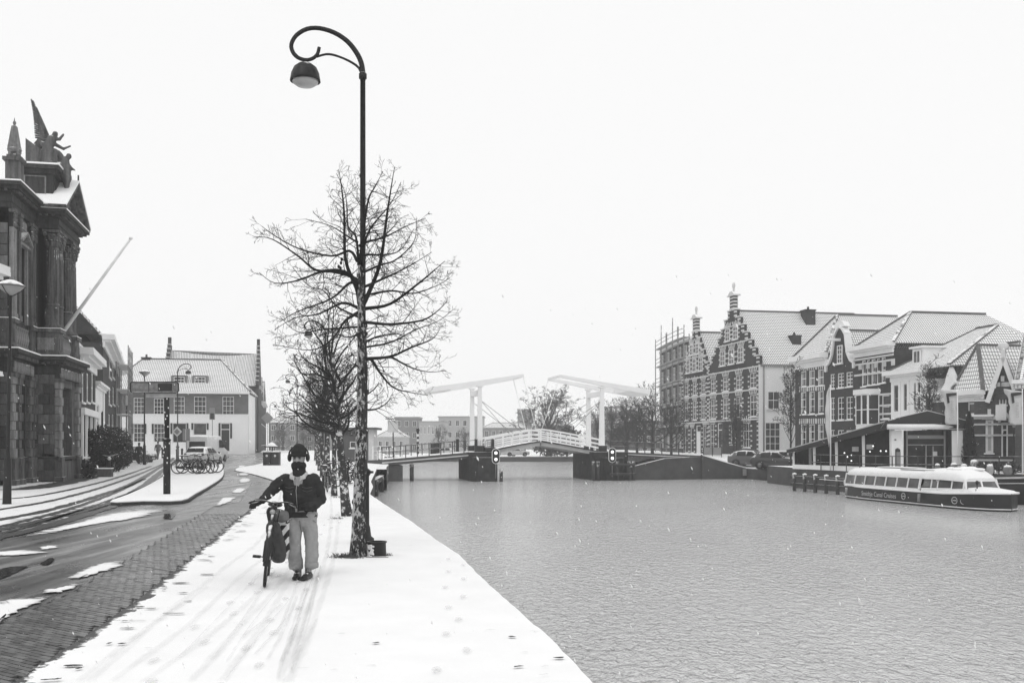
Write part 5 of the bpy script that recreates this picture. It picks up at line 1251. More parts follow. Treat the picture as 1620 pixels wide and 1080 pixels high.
# barrier post with black and white bands
bp_ = thing('barrier_post', 'black and white banded barrier post at the bridge railing', 'post', (gx(661, 88), 88, .75))
for k in range(9): MB().tube([(0,0,k*.22),(0,0,(k+1)*.22-.002)], .1, 8).build('band', WHITE if k % 2 else DKP, bp_)
MB().ell((0,0,2.1),(.16,.16,.22),8).build('lamp', DKP, bp_); MB().box(1.1,1.9,.1,.7,-.1,1.0).build('control_box', DKP, bp_)
sg = thing('bridge_sign', 'pale blank sign board with a thin cap on a dark post by the bridge', 'sign', (gx(622, 92), 92, .3)); MB().box(-.05,.05,-.05,.05,0,2.4).build('post', DKP, sg); MB().box(-.5,.45,-.06,.0,2.4,3.5).build('board', SILL, sg); MB().box(-.7,.6,-.12,.06,3.6,3.7).build('cap', GREYP, sg)
# bridge keeper's hut
hut = thing('keeper_hut', 'small dark bridge keeper hut with an overhanging flat roof behind the snowy tree trunk', 'hut', (gx(541, 92), 92, .05)); HW = gx(592, 92)-gx(541, 92)
b = wallmesh(HW*.82, 2.9, [(1.0, 1.2, .55, .6)], z0=-.2); b.box(0, HW*.82, .23, 3.2, -.2, 2.9); b.build('wall', plain('hut_boards', .07, .7, .2, 3), hut); MB().box(-.35, HW+.25, -.5, 3.6, 2.9, 3.1).build('roof', plain('hut_roof', .1, snow=.8), hut)
window(hut, 1.0, 1.2, .55, .6, 1, 1); MB().box(HW*.82, HW*.98, .0, 2.4, -.2, 2.9).build('porch_wall', SILL, hut)
lt = railing('lattice_railing', 'white lattice railing beside the bridge keeper hut', [(gx(590, 90), 90, .25), (gx(636, 90), 90, .3)], 1.15, .75, rails=(1.0, .66, .33), m=BRW, thick=.09)
# round landing quay wall left of the bridge and its timber fender
b = MB(); arc = [(-8.6, 66), (-8.9, 68), (-9.6, 74), (-10.15, 79.5), (-10.5, 82), (-12, 86)]
for p, q in zip(arc, arc[1:]):
    b.add([(p[0]+.3, p[1], WZ-.5), (q[0]+.3, q[1], WZ-.5), (q[0]+.3, q[1], .0), (p[0]+.3, p[1], .0)], [(0,1,2,3)])
    b.add([(p[0]+.3, p[1], .0), (q[0]+.3, q[1], .0), (q[0]-1.5, q[1], .002), (p[0]-1.5, p[1], .002)], [(0,1,2,3)])
tag(b.build('landing_wall', plain('landing_brick', .16, .85, .3, 2, snow=.9)), kind='structure')
fn = thing('timber_fender', 'snow-topped timber fender beam along the round landing by the near quay', 'fender', (-7.9, 58, -.55)); MB().bar((-.2,0,0),(-.75,8,0),.35,.3).bar((-.75,8,0),(-2.1,21,0),.35,.3).build('beam', TIMB, fn)
for y in (1, 6, 12, 18): MB().tube([(interp([(0,-.1),(8,-.6),(21,-2.0)], y), y, -1.6), (interp([(0,-.1),(8,-.6),(21,-2.0)], y), y, .1)], .14, 8).build('pile', TIMB, fn)

# ================================================================ background beyond the bridge
def farblock(px0, px1, D, ytop, m, label, wr=3, wc=6, roofm=None, slope=0, name='far_building', base=-.6):
    x0, x1 = gx(px0, D), gx(px1, D); H = gz(ytop, D)-base; W = x1-x0
    r = thing(name, label, 'building', (x0, D, base), 0, 'buildings beyond the bridge')
    wins = []
    for i in range(wc):
        for j in range(wr): wins.append((W*(i+.5)/wc, H*(j+.25)/wr, W/wc*.5, H/wr*.5))
    wallmesh(W, H, wins, z0=-.5).box(0, W, .23, 9, -.5, H).build('wall', m, r)
    for q in wins: window(r, *q, cols=2, rows=1, sill=False, name='window')
    if slope: roof(r, 'hippar', W, 9, H, slope, roofm or TILE_W, m, ridge_in=2)
    else: MB().box(-.2, W+.2, -.2, 9.2, H+.002, H+.3).build('roof', plain('far_roof', .3, snow=.9) if 'far_roof' not in bpy.data.materials else bpy.data.materials['far_roof'], r)
    return r
farblock(625, 662, 230, 661, FARG, 'far grey block with a flat roof, leftmost beyond the bridge', 3, 3)
farblock(663, 706, 215, 668, FARB, 'long pale two-storey building between the grey block and the bridge tower', 2, 7)
farblock(694, 765, 240, 660, FARB, 'pale flat-roofed building directly behind the left bridge tower', 3, 6)
farblock(764, 832, 235, 676, FARG, 'low dark-roofed building right of the left bridge tower', 2, 6, TILE_S, 1.2)
farblock(819, 846, 330, 648, FARG, 'square grey block rising left of the large bare tree', 5, 3)
farblock(596, 640, 190, 690, FARB, 'low pale building behind the white lattice railing', 1, 4, TILE_W, 1.5)
farblock(842, 905, 300, 672, FARG, 'low roof line behind the large bare tree', 2, 6, TILE_W, 2.0)
farblock(940, 1010, 190, 668, FARG, 'dark house front behind the bare trees right of the bridge tower', 3, 6, TILE_S, 3)
farblock(1006, 1048, 150, 664, BRICK_M, 'brick building at the end of the right-hand row behind bare branches', 3, 3, TILE, 2)
farblock(425, 470, 205, 668, FARG, 'pale far house front beyond the row of street trees', 3, 3, TILE_W, 2)
farblock(468, 540, 215, 672, FARG, 'long far house front seen between the trunks of the tree row', 3, 5, TILE_W, 2)
# parked cars on the end quay, seen under the bridge
fc1 = car('parked_car', 'x', (gx(700, 170), 170, -.59), R(5), CARW, group='snowy cars on the far quay under the bridge'); 
tag(fc1, 'snow-covered car on the far quay just left of the left bridge pier', 'car')
for px, rz, lb in ((800, 4, 'snow-covered car on the far quay right of the left bridge pier'), (818, 182, 'snow-covered car on the far quay under the middle of the left leaf'), (945, 2, 'snow-covered car on the far quay left of the right approach span'), (1012, 183, 'snow-covered car on the far quay seen below the right approach deck')):
    c2 = copy_tree(fc1); c2.location = (gx(px, 170), 170, -.59); c2.rotation_euler[2] = R(rz); tag(c2, lb, 'car')
# ================================================================ left side: the museum
MA = math.atan2(.977, -.213)
MO = Vector((-20.6, 45.0, 0))
def museum():
    root = thing('museum', 'tall soot-dark sandstone museum with a columned portico, pediment and rooftop statue, at the left edge', 'museum', MO, MA)
    # local: x along the facade (away from the camera), y into the building, z up. portico front y=0, main wall y=1.0
    PW = 4.4
    # main wall with its high window and lower doorway bay
    holes = [(-1.75, 1.2, 1.0, 3.3), (-1.9, 7.0, 1.1, 3.2), (-3.0, .0, .01, .01)]
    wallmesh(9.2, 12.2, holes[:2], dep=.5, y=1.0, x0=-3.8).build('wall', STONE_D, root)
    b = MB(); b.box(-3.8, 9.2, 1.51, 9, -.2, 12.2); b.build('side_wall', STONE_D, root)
    window(root, -1.9, 7.0, 1.1, 3.2, 2, 4, dep=.3, y0=1.0, fm=STONE, sill=False); window(root, -1.75, 1.2, 1.0, 3.3, 1, 2, dep=.45, y0=1.0, fm=STONE_D, sill=False)
    # side wall facing the camera: coursed blocks
    # portico body
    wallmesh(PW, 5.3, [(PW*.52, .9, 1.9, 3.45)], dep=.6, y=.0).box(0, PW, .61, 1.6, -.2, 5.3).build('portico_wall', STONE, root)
    MB().box(PW*.52-.95, PW*.52+.95, .5, .58, .9, 4.35).build('door', DKP, root)
    # stone courses on the portico side (the face towards the camera) and on the nearer corner of the main block: every block a part
    r_ = random.Random(3); vs = []
    for i in range(5):
        vs.append(MB().box(-.02, .06, 0, 1, 0, 1).mesh('stone_block', stone_mat('stone_block_%d' % i, .05+.018*i, .4, .3)))
    def course(x, y0_, y1_, z0_, z1_, n, hh, off=0, axis='y'):
        z = z0_; k = 0
        while z+hh <= z1_+1e-3:
            y = y0_; cuts = [y0_]+sorted(y0_+(y1_-y0_)*(j+(.5 if k % 2 else 0))/n for j in range(1 if not k % 2 else 0, n))+[y1_]
            for a, c_ in zip(cuts, cuts[1:]):
                if c_-a < .05: continue
                o = link('stone_block', vs[r_.randrange(5)], root)
                if axis == 'y': o.location = (x-.04+r_.uniform(-.006, .006), a+.012, z+.015); o.scale = (1, c_-a-.024, hh-.03)
                else: o.location = (a+.012, x-.04+r_.uniform(-.006, .006), z+.015); o.scale = (c_-a-.024, 1, hh-.03); 
                if axis == 'x': o.scale = (hh-.03 if False else 1, 1, 1); o.rotation_euler = (0, 0, R(-90)); o.location = (a+.012, x+.02, z+.015); o.scale = (1, c_-a-.024, hh-.03)
            z += hh; k += 1
    course(0, .05, .98, 1.25, 4.9, 2, .45)
    course(0, .05, .98, .05, 1.05, 1, .5)
    course(-3.8, 1.02, 3.4, .2, 5.0, 4, .45)
    course(-3.8, 1.02, 3.4, 5.9, 11.0, 4, .45)
    # rusticated piers either side of the door and of the recessed bay
    for x, y, w in ((0, -.14, .55), (PW-.55, -.14, .55), (-3.75, .86, .5), (-2.75, .86, .42), (-1.05, .86, .42), (-.5, .86, .4)):
        p = MB(); z = 1.15; k = 0
        while z < 4.5:
            e = .05 if k % 2 == 0 else 0
            MB().box(x-e, x+w+e, y-e, y+.2, z+.012, z+.37).build('pier_block', STONE_L if x in (0, PW-.55, -3.75) else STONE, root); z += .382; k += 1
        p.box(x-.02, x+w+.02, y-.06, y+.2, .0, .98); p.box(x-.1, x+w+.1, y-.16, y+.2, -.05, .22); p.box(x-.06, x+w+.06, y-.1, y+.2, .98, 1.12)
        p.prism([(x-.02, .22), (x+w+.02, .22), (x+w-.04, .6), (x+w+.05, .98), (x-.05, .98), (x+.04, .6)], y-.1, y)
        MB().box(x-.08, x+w+.08, y-.1, y+.2, 4.51, 4.68).build('pier_cap', STONE, root); p.build('pier', STONE, root)
    pl_ = MB(); 
    for (x0, x1, y0, y1) in ((-.06, PW+.06, -.1, 1.0), (-3.9, -.06, .9, 1.0)):
        pl_.box(x0, x1, y0, y1, 1.0, 1.14)
    pl_.build('plinth_band', STONE_D, root)
    # entablatures: a stack of mouldings with dentils
    def entab(x0, x1, y0, z, hh, out, depth=1.2, dent=True, side=True, nm='cornice', m=STONE_D):
        b = MB(); lay = [(.04, 0, .22), (.08, .222, .5), (.02, .502, .62), (.18, .622, .72), (out*.75, .722, .84), (out, .842, 1.0)]
        for o_, a, c_ in lay: b.box(x0-o_, x1+o_, y0-o_, y0+depth, z+hh*a, z+hh*c_)
        e = b.build(nm, m, root)
        MB().box(x0-out-.01, x1+out+.01, y0-out-.01, y0+depth, z+hh+.002, z+hh+.06).build('snow_cover', SNOW, e)
        if dent:
            d = MB(); n = int((x1-x0)/.24)
            for i in range(n): xx = lerp(x0, x1, (i+.5)/n); d.box(xx-.05, xx+.05, y0-.3, y0, z+hh*.64, z+hh*.72+.05)
            k = int(depth/.24)
            for i in range(k): yy = y0+depth*(i+.5)/k; d.box(x0-.3, x0, yy-.05, yy+.05, z+hh*.64, z+hh*.72+.05)
            tag(d.build('dentils', STONE, e), kind='stuff')
        return e
    entab(0, PW, -.1, 4.7, .95, .42); entab(-3.8, -.55, .9, 4.7, .95, .36, .8)
    def flutes(x0, x1, y, z0_, z1_, n):
        b = MB()
        for i in range(n): xx = lerp(x0, x1, (i+.5)/n); b.tube([(xx, y, z0_), (xx, y, z1_)], (x1-x0)/n*.3, 6)
        tag(b.build('frieze_consoles', STONE_L, root), kind='stuff')
    flutes(.1, PW-.1, -.16, 4.72, 5.15, 16); flutes(-3.7, -.6, .83, 4.72, 5.15, 12)
    # balustrade storey 5.65 .. 6.9
    for x, y, w in ((0, -.1, .9), (PW-.9, -.1, .9), (-3.8, .85, .6), (-.65, .85, .6)):
        p = MB(); p.box(x, x+w, y, y+1.0, 5.72, 6.75); p.box(x+.12, x+w-.12, y-.03, y, 5.95, 6.5); p.box(x-.08, x+w+.08, y-.1, y+1.05, 6.75, 6.92); p.box(x-.05, x+w+.05, y-.06, y+1.0, 5.7, 5.82); p.build('pedestal', STONE, root)
        MB().box(x-.08, x+w+.08, y-.1, y+1.0, 6.922, 6.95).build('snow_cover', SNOW, root)
    MB().box(-.03, -.001, .1, .8, 5.95, 6.5).build('sunk_panel', STONE_L, root)
    b = MB(); b.box(.9, PW-.9, .05, .3, 6.72, 6.88); b.box(.9, PW-.9, .05, .3, 5.72, 5.85); b.box(-3.2, -.65, 1.0, 1.2, 6.72, 6.88); bal = b.build('balustrade', STONE, root)
    bm_ = MB().lathe([(.09, 0), (.05, .12), (.11, .4), (.05, .72), (.09, .86)], n=8).mesh('baluster', STONE_L)
    for i in range(9): link('baluster', bm_, bal, (1.05+i*.29, .17, 5.86))
    for i in range(7): link('baluster', bm_, bal, (-3.0+i*.34, 1.0, 5.86))
    # upper wall behind the columns, pilasters, columns with leafy capitals
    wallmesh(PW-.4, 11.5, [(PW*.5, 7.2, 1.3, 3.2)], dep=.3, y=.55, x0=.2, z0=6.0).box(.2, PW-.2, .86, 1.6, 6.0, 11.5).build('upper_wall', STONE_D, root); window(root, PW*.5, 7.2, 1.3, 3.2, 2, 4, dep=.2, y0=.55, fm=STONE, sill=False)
    def capital(x, y, z, r):
        b = MB(); b.lathe([(r*.9, 0), (r*1.0, .2), (r*1.25, .55), (r*1.5, .62)], (x, y, z), 12)
        for lev, (zz, rr) in enumerate(((.08, 1.0), (.3, 1.15))):
            for k in range(8):
                a = R(45*k+22*lev); c_ = (x+math.cos(a)*r*rr, y+math.sin(a)*r*rr, z+zz+.1)
                b.ell(c_, (.07, .07, .14), 5); b.ell((c_[0]+math.cos(a)*.05, c_[1]+math.sin(a)*.05, c_[2]+.12), (.06, .06, .05), 4)
        for k in range(4):
            a = R(45+90*k); b.ell((x+math.cos(a)*r*1.5, y+math.sin(a)*r*1.5, z+.6), (.1, .1, .09), 5)
        b.box(x-r*1.45, x+r*1.45, y-r*1.45, y+r*1.45, z+.68, z+.8); return b
    for x, y in ((.38, .22), (PW-.38, .22), (1.25, .22), (PW-1.25, .22)):
        c_ = MB(); r = .26
        c_.lathe([(r*1.3, 0), (r*1.35, .1), (r*1.05, .2), (r, .3), (r*1.0, 1.4), (r*.98, 2.4), (r*.86, 3.55), (r*.92, 3.58), (r*.92, 3.66)], (x, y, 6.95), 16)
        for k in range(14): a = R(k*360/14); c_.tube([(x+math.cos(a)*r*.98, y+math.sin(a)*r*.98, 8.1), (x+math.cos(a)*r*.86, y+math.sin(a)*r*.86, 10.5)], .022, 4)
        c_.tube([(x, y, 7.95), (x, y, 8.05)], r*1.1, 12)
        co = c_.build('column', STONE, root); capital(x, y, 10.6, r).build('capital', STONE, co)
    for x, w in ((-3.75, .5), (-2.9, .35), (-.95, .35), (-.5, .4)):
        b = MB(); b.box(x, x+w, .82, 1.0, 6.95, 10.7); b.box(x-.05, x+w+.05, .78, 1.0, 6.92, 7.15); b.box(x+.1, x+w-.1, .80, .82, 7.3, 10.5)
        o = b.build('pilaster', STONE_L if x > -3.8 and x < -3 else STONE, root); c_ = MB(); c_.box(x-.06, x+w+.06, .74, 1.0, 11.3, 11.45)
        for i in range(3):
            for j in range(3): c_.ell((x+w*(i+.5)/3, .8, 10.8+j*.19), (.08, .07, .12), 5)
        c_.build('capital', STONE, o)
    # window surround with a little pediment, carved panel above
    b = MB(); b.box(-2.6, -2.45, .88, 1.0, 6.9, 10.2); b.box(-1.35, -1.2, .88, 1.0, 6.9, 10.2); b.box(-2.7, -1.1, .8, 1.0, 10.2, 10.32)
    b.bar((-2.75, .85, 10.35), (-1.9, .85, 10.8), .3, .1); b.bar((-1.9, .85, 10.8), (-1.05, .85, 10.35), .3, .1); b.build('window_surround', STONE_L, root)
    b = MB(); b.box(-2.4, -1.4, .9, 1.0, 10.85, 11.3); b.box(-2.3, -1.5, .86, .9, 10.92, 11.25); b.build('carved_panel', STONE_L, root)
    entab(-3.8, -.02, .92, 11.48, 1.0, .5, 3.5); entab(0, PW, -.05, 11.42, .85, .45, 1.6)
    MB().box(-4.2, 9.4, 2.4, 9.2, 12.3, 12.5).build('roof', SNOW, root)
    # pediment with its carved field
    zb = 12.3; b = MB(); ow = .5
    b.prism([(-ow, zb), (PW+ow, zb), (PW/2, zb+1.75)], .15, 1.6); pd = b.build('pediment', STONE_D, root)
    e = MB()
    for s in (-1, 1):
        xe = PW/2+s*(PW/2+ow); e.bar((xe, -.15, zb+.05), (PW/2, -.15, zb+1.75), .75, .2); e.bar((xe-s*.45, .0, zb+.04), (PW/2, .0, zb+1.5), .4, .12)
    e.build('raking_cornice', STONE, pd)
    rl = MB(); r_ = random.Random(5)
    for i in range(60):
        u = r_.uniform(-.85, .85); hh = r_.uniform(.05, 1-abs(u)); rl.ell((PW/2+u*PW/2, .1, zb+.12+hh*1.2), (r_.uniform(.08, .2), .1, r_.uniform(.08, .25)), 5)
    rl.build('tympanum_relief', STONE, pd)
    sn = MB()
    for s in (-1, 1): slab(sn, [(PW/2+s*(PW/2+ow+.05), -.55, zb+.15), (PW/2, -.55, zb+1.9), (PW/2, 1.9, zb+1.9), (PW/2+s*(PW/2+ow+.05), 1.9, zb+.15)], .05)
    sn.build('snow_cover', SNOW, pd); MB().tube([(PW/2, -.5, zb+1.9), (PW/2, -.5, zb+2.15)], .04, 5).build('finial_stub', STONE, pd)
    # attic block
    ax0, ax1, ay0, ay1 = .5, 3.9, .25, 1.75
    b = MB(); b.box(ax0, ax1, ay0, ay1, 12.35, 14.15); b.box(ax0-.12, ax1+.12, ay0-.12, ay1+.12, 12.35, 12.6); b.box(ax0-.06, ax1+.06, ay0-.06, ay1+.06, 12.6, 12.75); b.box(ax0-.16, ax1+.16, ay0-.16, ay1+.16, 14.0, 14.2); b.box(ax0-.3, ax1+.3, ay0-.3, ay1+.3, 14.2, 14.38)
    b.box(ax0-.04, ax0, ay0+.35, ay1-.35, 12.95, 13.85); b.box(ax0+.4, ax1-.4, ay0-.04, ay0, 12.95, 13.85)
    at = b.build('attic_block', STONE_D, root)
    sl = MB(); sl.box(ax0-.055, ax0-.04, ay0+.28, ay0+.34, 12.9, 13.9).box(ax0-.055, ax0-.04, ay1-.34, ay1-.28, 12.9, 13.9).box(ax0-.055, ax0-.04, ay0+.34, ay1-.34, 13.86, 13.9).box(ax0-.12, ax0, ay0+.2, ay1-.2, 12.76, 12.9); sl.build('panel_frame', STONE_L, at)
    MB().box(ax0-.32, ax1+.32, ay0-.32, ay1+.32, 14.38, 14.46).build('snow_cover', SNOW, at)
    # obelisk on the near corner
    ox, oy = -3.0, .98
    b = MB(); b.box(ox-.29, ox+.29, oy-.29, oy+.29, 12.5, 13.7); b.box(ox-.38, ox+.38, oy-.38, oy+.38, 13.56, 13.7); b.box(ox-.34, ox+.34, oy-.34, oy+.34, 12.5, 12.68); b.box(ox-.31, ox-.29, oy-.16, oy+.16, 12.85, 13.4)
    b.box(ox-.25, ox+.25, oy-.25, oy+.25, 13.7, 13.82); b.build('obelisk_pedestal', STONE, root)
    b = MB()
    for s in (-1, 1):
        for t in (-1, 1): b.ell((ox+s*.15, oy+t*.15, 13.9), (.07, .07, .09), 6)
    b.box(ox-.22, ox+.22, oy-.22, oy+.22, 13.96, 14.2); b.ell((ox, oy, 14.07), (.29, .29, .12), 8)
    b.add([(ox-.21, oy-.21, 14.21), (ox+.21, oy-.21, 14.21), (ox+.21, oy+.21, 14.21), (ox-.21, oy+.21, 14.21), (ox-.1, oy-.1, 15.05), (ox+.1, oy-.1, 15.05), (ox+.1, oy+.1, 15.05), (ox-.1, oy+.1, 15.05), (ox, oy, 15.14)], [(0,3,2,1),(0,1,5,4),(1,2,6,5),(2,3,7,6),(3,0,4,7),(4,5,8),(5,6,8),(6,7,8),(7,4,8)])
    b.ell((ox, oy, 15.2), (.07, .07, .09), 6).tube([(ox, oy, 15.25), (ox, oy, 15.42)], [.035, .008], 5); b.build('obelisk', STONE_L, root)
    # the winged group on the attic: slab, winged figure leaning out, seated figure below
    sl = MB(); sl.prism([(0, 14.46), (1.35, 14.46), (1.35, 15.15), (.75, 15.2), (.35, 15.5), (0, 15.75)], -.22, .22, Matrix.Translation((1.3, 1.55, 0)) @ Matrix.Rotation(R(-90), 4, 'Z'))
    slo = sl.build('monument_slab', STONE, root)
    # built in a local plane: u outwards over the street (= -y), figures about 1.2 m tall
    X0 = 1.3
    def q(u, v, w=0): return (X0+w, 1.45-u, 14.46+v)
    fig = [('c', [q(.75, .75), q(.95, 1.35)], [.2, .22]), ('e', q(1.12, 1.62), (.12, .13, .15)), ('c', [q(1.0, 1.42), q(1.3, 1.38), q(1.48, 1.62)], [.1, .08, .06]), ('c', [q(.95, 1.25, .15), q(1.45, 1.0, .15), q(1.75, 1.15, .15)], [.1, .08, .05]),
           ('c', [q(.75, .8), q(.7, .3)], [.24, .3]), ('c', [q(.8, .85), q(1.15, .7), q(1.3, .2)], [.18, .15, .12]), ('c', [q(.6, 1.1), q(.4, 1.3)], [.12, .06])]
    organic('winged_figure', fig, .045, STONE, root, 2)
    wg = MB(); r_ = random.Random(8)
    for k in range(20):      # raised wing: feathers set off the leading edge, overlapping like tiles
        t = k/19; pu, pv = lerp(.85, .22, t**.9), lerp(1.3, 2.85, t); L_ = .62*(1-.5*t); tu, tv = pu-L_*(.95-.55*t), pv+L_*(.15+.85*t)
        wg.tube([q(pu, pv, -.05), q((pu+tu)/2, (pv+tv)/2+.03, -.02), q(tu, tv, -.05+.03*(k % 2))], [.06, .075, .035], 6)
        wg.tube([q(pu+.03, pv, -.09), q((pu+tu)/2+.08, (pv+tv)/2, -.1)], [.05, .03], 5)
    wg.tube([q(.88, 1.25), q(.6, 2.0), q(.3, 2.75), q(.14, 3.05)], [.1, .08, .06, .03], 7); wg.build('wing', STONE, root)
    wg2 = MB()
    for k in range(8):
        t = k/7; wg2.tube([q(.8, 1.2, .3), q(.35-.1*t, 1.5-.5*t, .45), q(.1+.2*t, 1.25-.75*t, .5)], [.07, .08, .03], 5)
    wg2.build('wing', STONE, root)
    low = [('e', q(1.72, .62), (.12, .13, .15)), ('c', [q(1.55, .4), q(1.6, -.1)], [.18, .22]), ('c', [q(1.6, .35), q(1.85, .05), q(1.95, .0)], [.09, .07, .05]), ('c', [q(1.4, .1), q(1.65, -.4), q(1.6, -.95)], [.24, .2, .1]), ('c', [q(1.1, .7), q(1.4, .55)], [.1, .14]), ('c', [q(1.3, 0), q(1.0, .1)], [.3, .3]), ('c', [q(1.5, -.5, .25), q(1.7, -1.1, .25)], [.15, .08]), ('c', [q(.9, .6, .1), q(1.1, .2, .1)], [.18, .3]), ('c', [q(1.0, .95), q(1.25, .8), q(1.5, .5)], [.06, .1, .1])]
    organic('seated_figure', low, .045, STONE, root, 2, disp=(.05, .25))
    # carved urn group on the first balcony pedestals
    u = [('c', [(.45, .35, 6.95), (.45, .35, 7.7)], [.22, .26]), ('c', [(.45, .3, 7.6), (.35, .1, 8.1)], [.2, .12]), ('e', (.5, .3, 8.2), (.2, .2, .16)), ('c', [(.3, .1, 7.3), (.2, .05, 7.8)], [.12, .1])]
    organic('carved_figure', u, .045, STONE, root, 2, disp=(.05, .25)); MB().ell((.5, .3, 8.42), (.25, .25, .1), 8).build('snow_cover', SNOW, root)
    MB().lathe([(.2, 0), (.1, .1), (.2, .25), (.12, .4), (.02, .5)], (-3.5, 1.1, 6.95), 10).build('urn', STONE, root)
    return root
museum()
fp = thing('flagpole', 'white flagpole slanting up and out over the street from the museum balcony', 'flagpole')
P0 = W3(96, 531, 46.2); P1 = W3(207, 377, 46.0); MB().tube([P0, P1], [.09, .055], 8).ell(P1, (.09, .09, .07), 6).build('pole', plain('flagpole_paint', .75, snow=.9), fp); MB().tube([P0-Vector((.3,0,.35)), P0+Vector((.2,0,.3))], .09, 8).build('bracket', IRON, fp)

# ---------------------------------------------------------------- house at the far left edge, nearer than the museum
hf = Frame(-40, 33.5, MA, 0)
hn = house(Frame(-156, 33.4, math.atan2(1, -.05), 0), 6.6, 8.2, 6, 'dark brick house with white frames cut by the left edge of the picture', [(5.7, 1.0, 1.3, 3.2, dict(cols=1, rows=2, fw=.14)), (5.7, 4.9, 1.3, 2.6, dict(cols=1, rows=2, fw=.14))], BRICK, None)
cornice(hn, 6.6, 7.9, .9, .6); cornice(hn, 6.6, 4.2, .4, .3).name = 'shop_cornice'
# ---------------------------------------------------------------- houses beyond the museum
LA = math.atan2(1, -.33)
LG = 'houses beyond the museum'
h1 = Frame(128, 50.3, LA, 0); W1_ = h1.pt(151, 600)[0]
w1 = [h1.box(x, 590, x+3.8, 636)+(dict(cols=1, rows=2, fw=.1),) for x in (129.5, 137, 144.5)]+[h1.box(x, 655, x+4.5, 722)+(dict(cols=1, rows=2, fw=.12),) for x in (130, 137.5, 144.3)]
H1 = house(h1, W1_, 6.2, 9, 'first house past the museum, dark brick above a white ground floor, with a dormer', w1, BRICK, LG)
cornice(H1, W1_, 5.7, .85, .6); roof(H1, 'par', W1_, 7, 6.6, 4.2, TILE_W, BRICK, over=.1)
gf = MB(); gf.box(0, W1_, -.12, -.001, .0, .7); gf.box(0, W1_, -.2, -.001, 3.2, 3.55)
for x in [0]+[q[0]+q[2]/2+.05 for q in w1[3:]]: gf.box(x, min(W1_, x+.28), -.1, -.001, .7, 3.2)
gf.build('ground_floor_front', WHITE, H1)
dm = MB(); dm.box(3.0, 4.4, .9, 3, 6.6, 8.4); dm.box(2.8, 4.6, .7, 3.1, 8.4, 8.6); do = dm.build('dormer', WHITE, H1); window(do, 3.7, 6.8, 1.0, 1.4, 2, 2, y0=.84, dep=.02)
h2 = Frame(151, 58.6, LA, 0); W2_ = h2.pt(166, 600)[0]
w2_ = [h2.box(153, 640, 157, 690)+(dict(cols=1, rows=2),), h2.box(160, 650, 163.5, 700)+(dict(cols=1, rows=2),)]
H2 = house(h2, W2_, 5.2, 9, 'narrow white plastered house between the white-fronted house and the bow-fronted one', w2_, WHITE_W, LG); cornice(H2, W2_, 5.0, .35, .3)
h3 = Frame(163, 64, math.atan2(1, -.36), 0); W3_ = h3.pt(190, 600)[0]
w3_ = [h3.box(x, 560, x+3, 598)+(dict(cols=1, rows=2),) for x in (172.5, 177.5)]+[h3.box(x, 612, x+3.2, 640)+(dict(cols=2, rows=4),) for x in (172, 178, 183.5)]+[h3.box(x, 655, x+3.4, 690)+(dict(cols=1, rows=2),) for x in (171.5, 177, 183.5)]
H3 = house(h3, W3_, 8.2, 10, 'taller brick house with a steep snowy roof and white cornice, beyond the narrow white house', w3_, BRICK, LG, sidem=BRICK)
cornice(H3, W3_, 7.9, .8, .7); roof(H3, 'par', W3_, 7, 8.7, 4.0, TILE_W, BRICK, over=.2); chimney(H3, 1.8, 4.5, 11.5, 1.3, .8, 1.5, BRICK)
h5 = Frame(176, 80, math.atan2(1, -.40), 0)
H5 = house(h5, 22, 8.4, 9, 'last dark house of the left row behind a lattice of scaffold poles', [(2+i*3, z, 1.2, 1.9, dict(cols=2, rows=3)) for i in range(6) for z in (.8, 3.6, 6.2)], BRICK, LG)
sf = thing('scaffolding', 'slim scaffold of poles and rails standing before the last house of the left row', 'scaffolding', (gx(184, 80), 80, 0), LA)
for i in range(4):
    for y in (-.9, 0): MB().tube([(i*2.2, y, 0), (i*2.2, y, 9.6)], .05, 5).build('standard', GREYP, sf)
for z in (2, 4, 6, 8): d = MB().box(-.1, 6.8, -.9, 0, z, z+.06).build('deck', SILL, sf); MB().tube([(0, -.92, z+1), (6.6, -.92, z+1)], .03, 5).build('guard_rail', GREYP, d)
# ---------------------------------------------------------------- white two-storey building closing the street, big roofed house behind
wb_ = Frame(160, 113.5, R(10), .2); WW = wb_.pt(393, 650)[0]
up = [(211.5, 629, 228.5, 656), (243.5, 630, 259, 656), (275, 627, 292, 656), (307, 627, 326, 657.5), (352, 627, 370, 657)]
dn = [(211.5, 670, 228.5, 699), (243.5, 670, 260, 699)]
wins = [wb_.box(*q)+(dict(cols=3, rows=4, fw=.06),) for q in up+dn]+[wb_.box(273, 669, 295, 700)+(dict(cols=1, rows=1),), wb_.box(306, 669, 327, 688)+(dict(cols=1, rows=1),)]
dr_ = [wb_.box(349, 669, 364, 713)+(dict(m=DKP),)]
WBld = house(wb_, WW, 7.45, 12, 'white two-storey building with a grey upper floor and snowy hipped roof, closing the street', wins, BRICK_G, None, dr_)
low_ = wallmesh(WW, 4.75, [q[:4] for q in wins if q[1] < 4]+[dr_[0][:4]], y=-.06, dep=.05, z0=-.3); low_.build('white_ground_floor', WHITE_W, WBld)
MB().box(-.1, WW+.15, -.35, 0, 7.2, 7.45).box(-.05, WW+.05, -.1, -.0, 4.75, 4.85).build('eaves_board', WHITE, WBld)
MB().box(WW-.001, WW+.05, 0, 9, -.2, 7.2).build('white_ground_floor', WHITE_W, WBld)
roof(WBld, 'hippar', WW, 10, 7.45, 4.1, TILE_W, BRICK_G, over=.3, ridge_in=3.6)
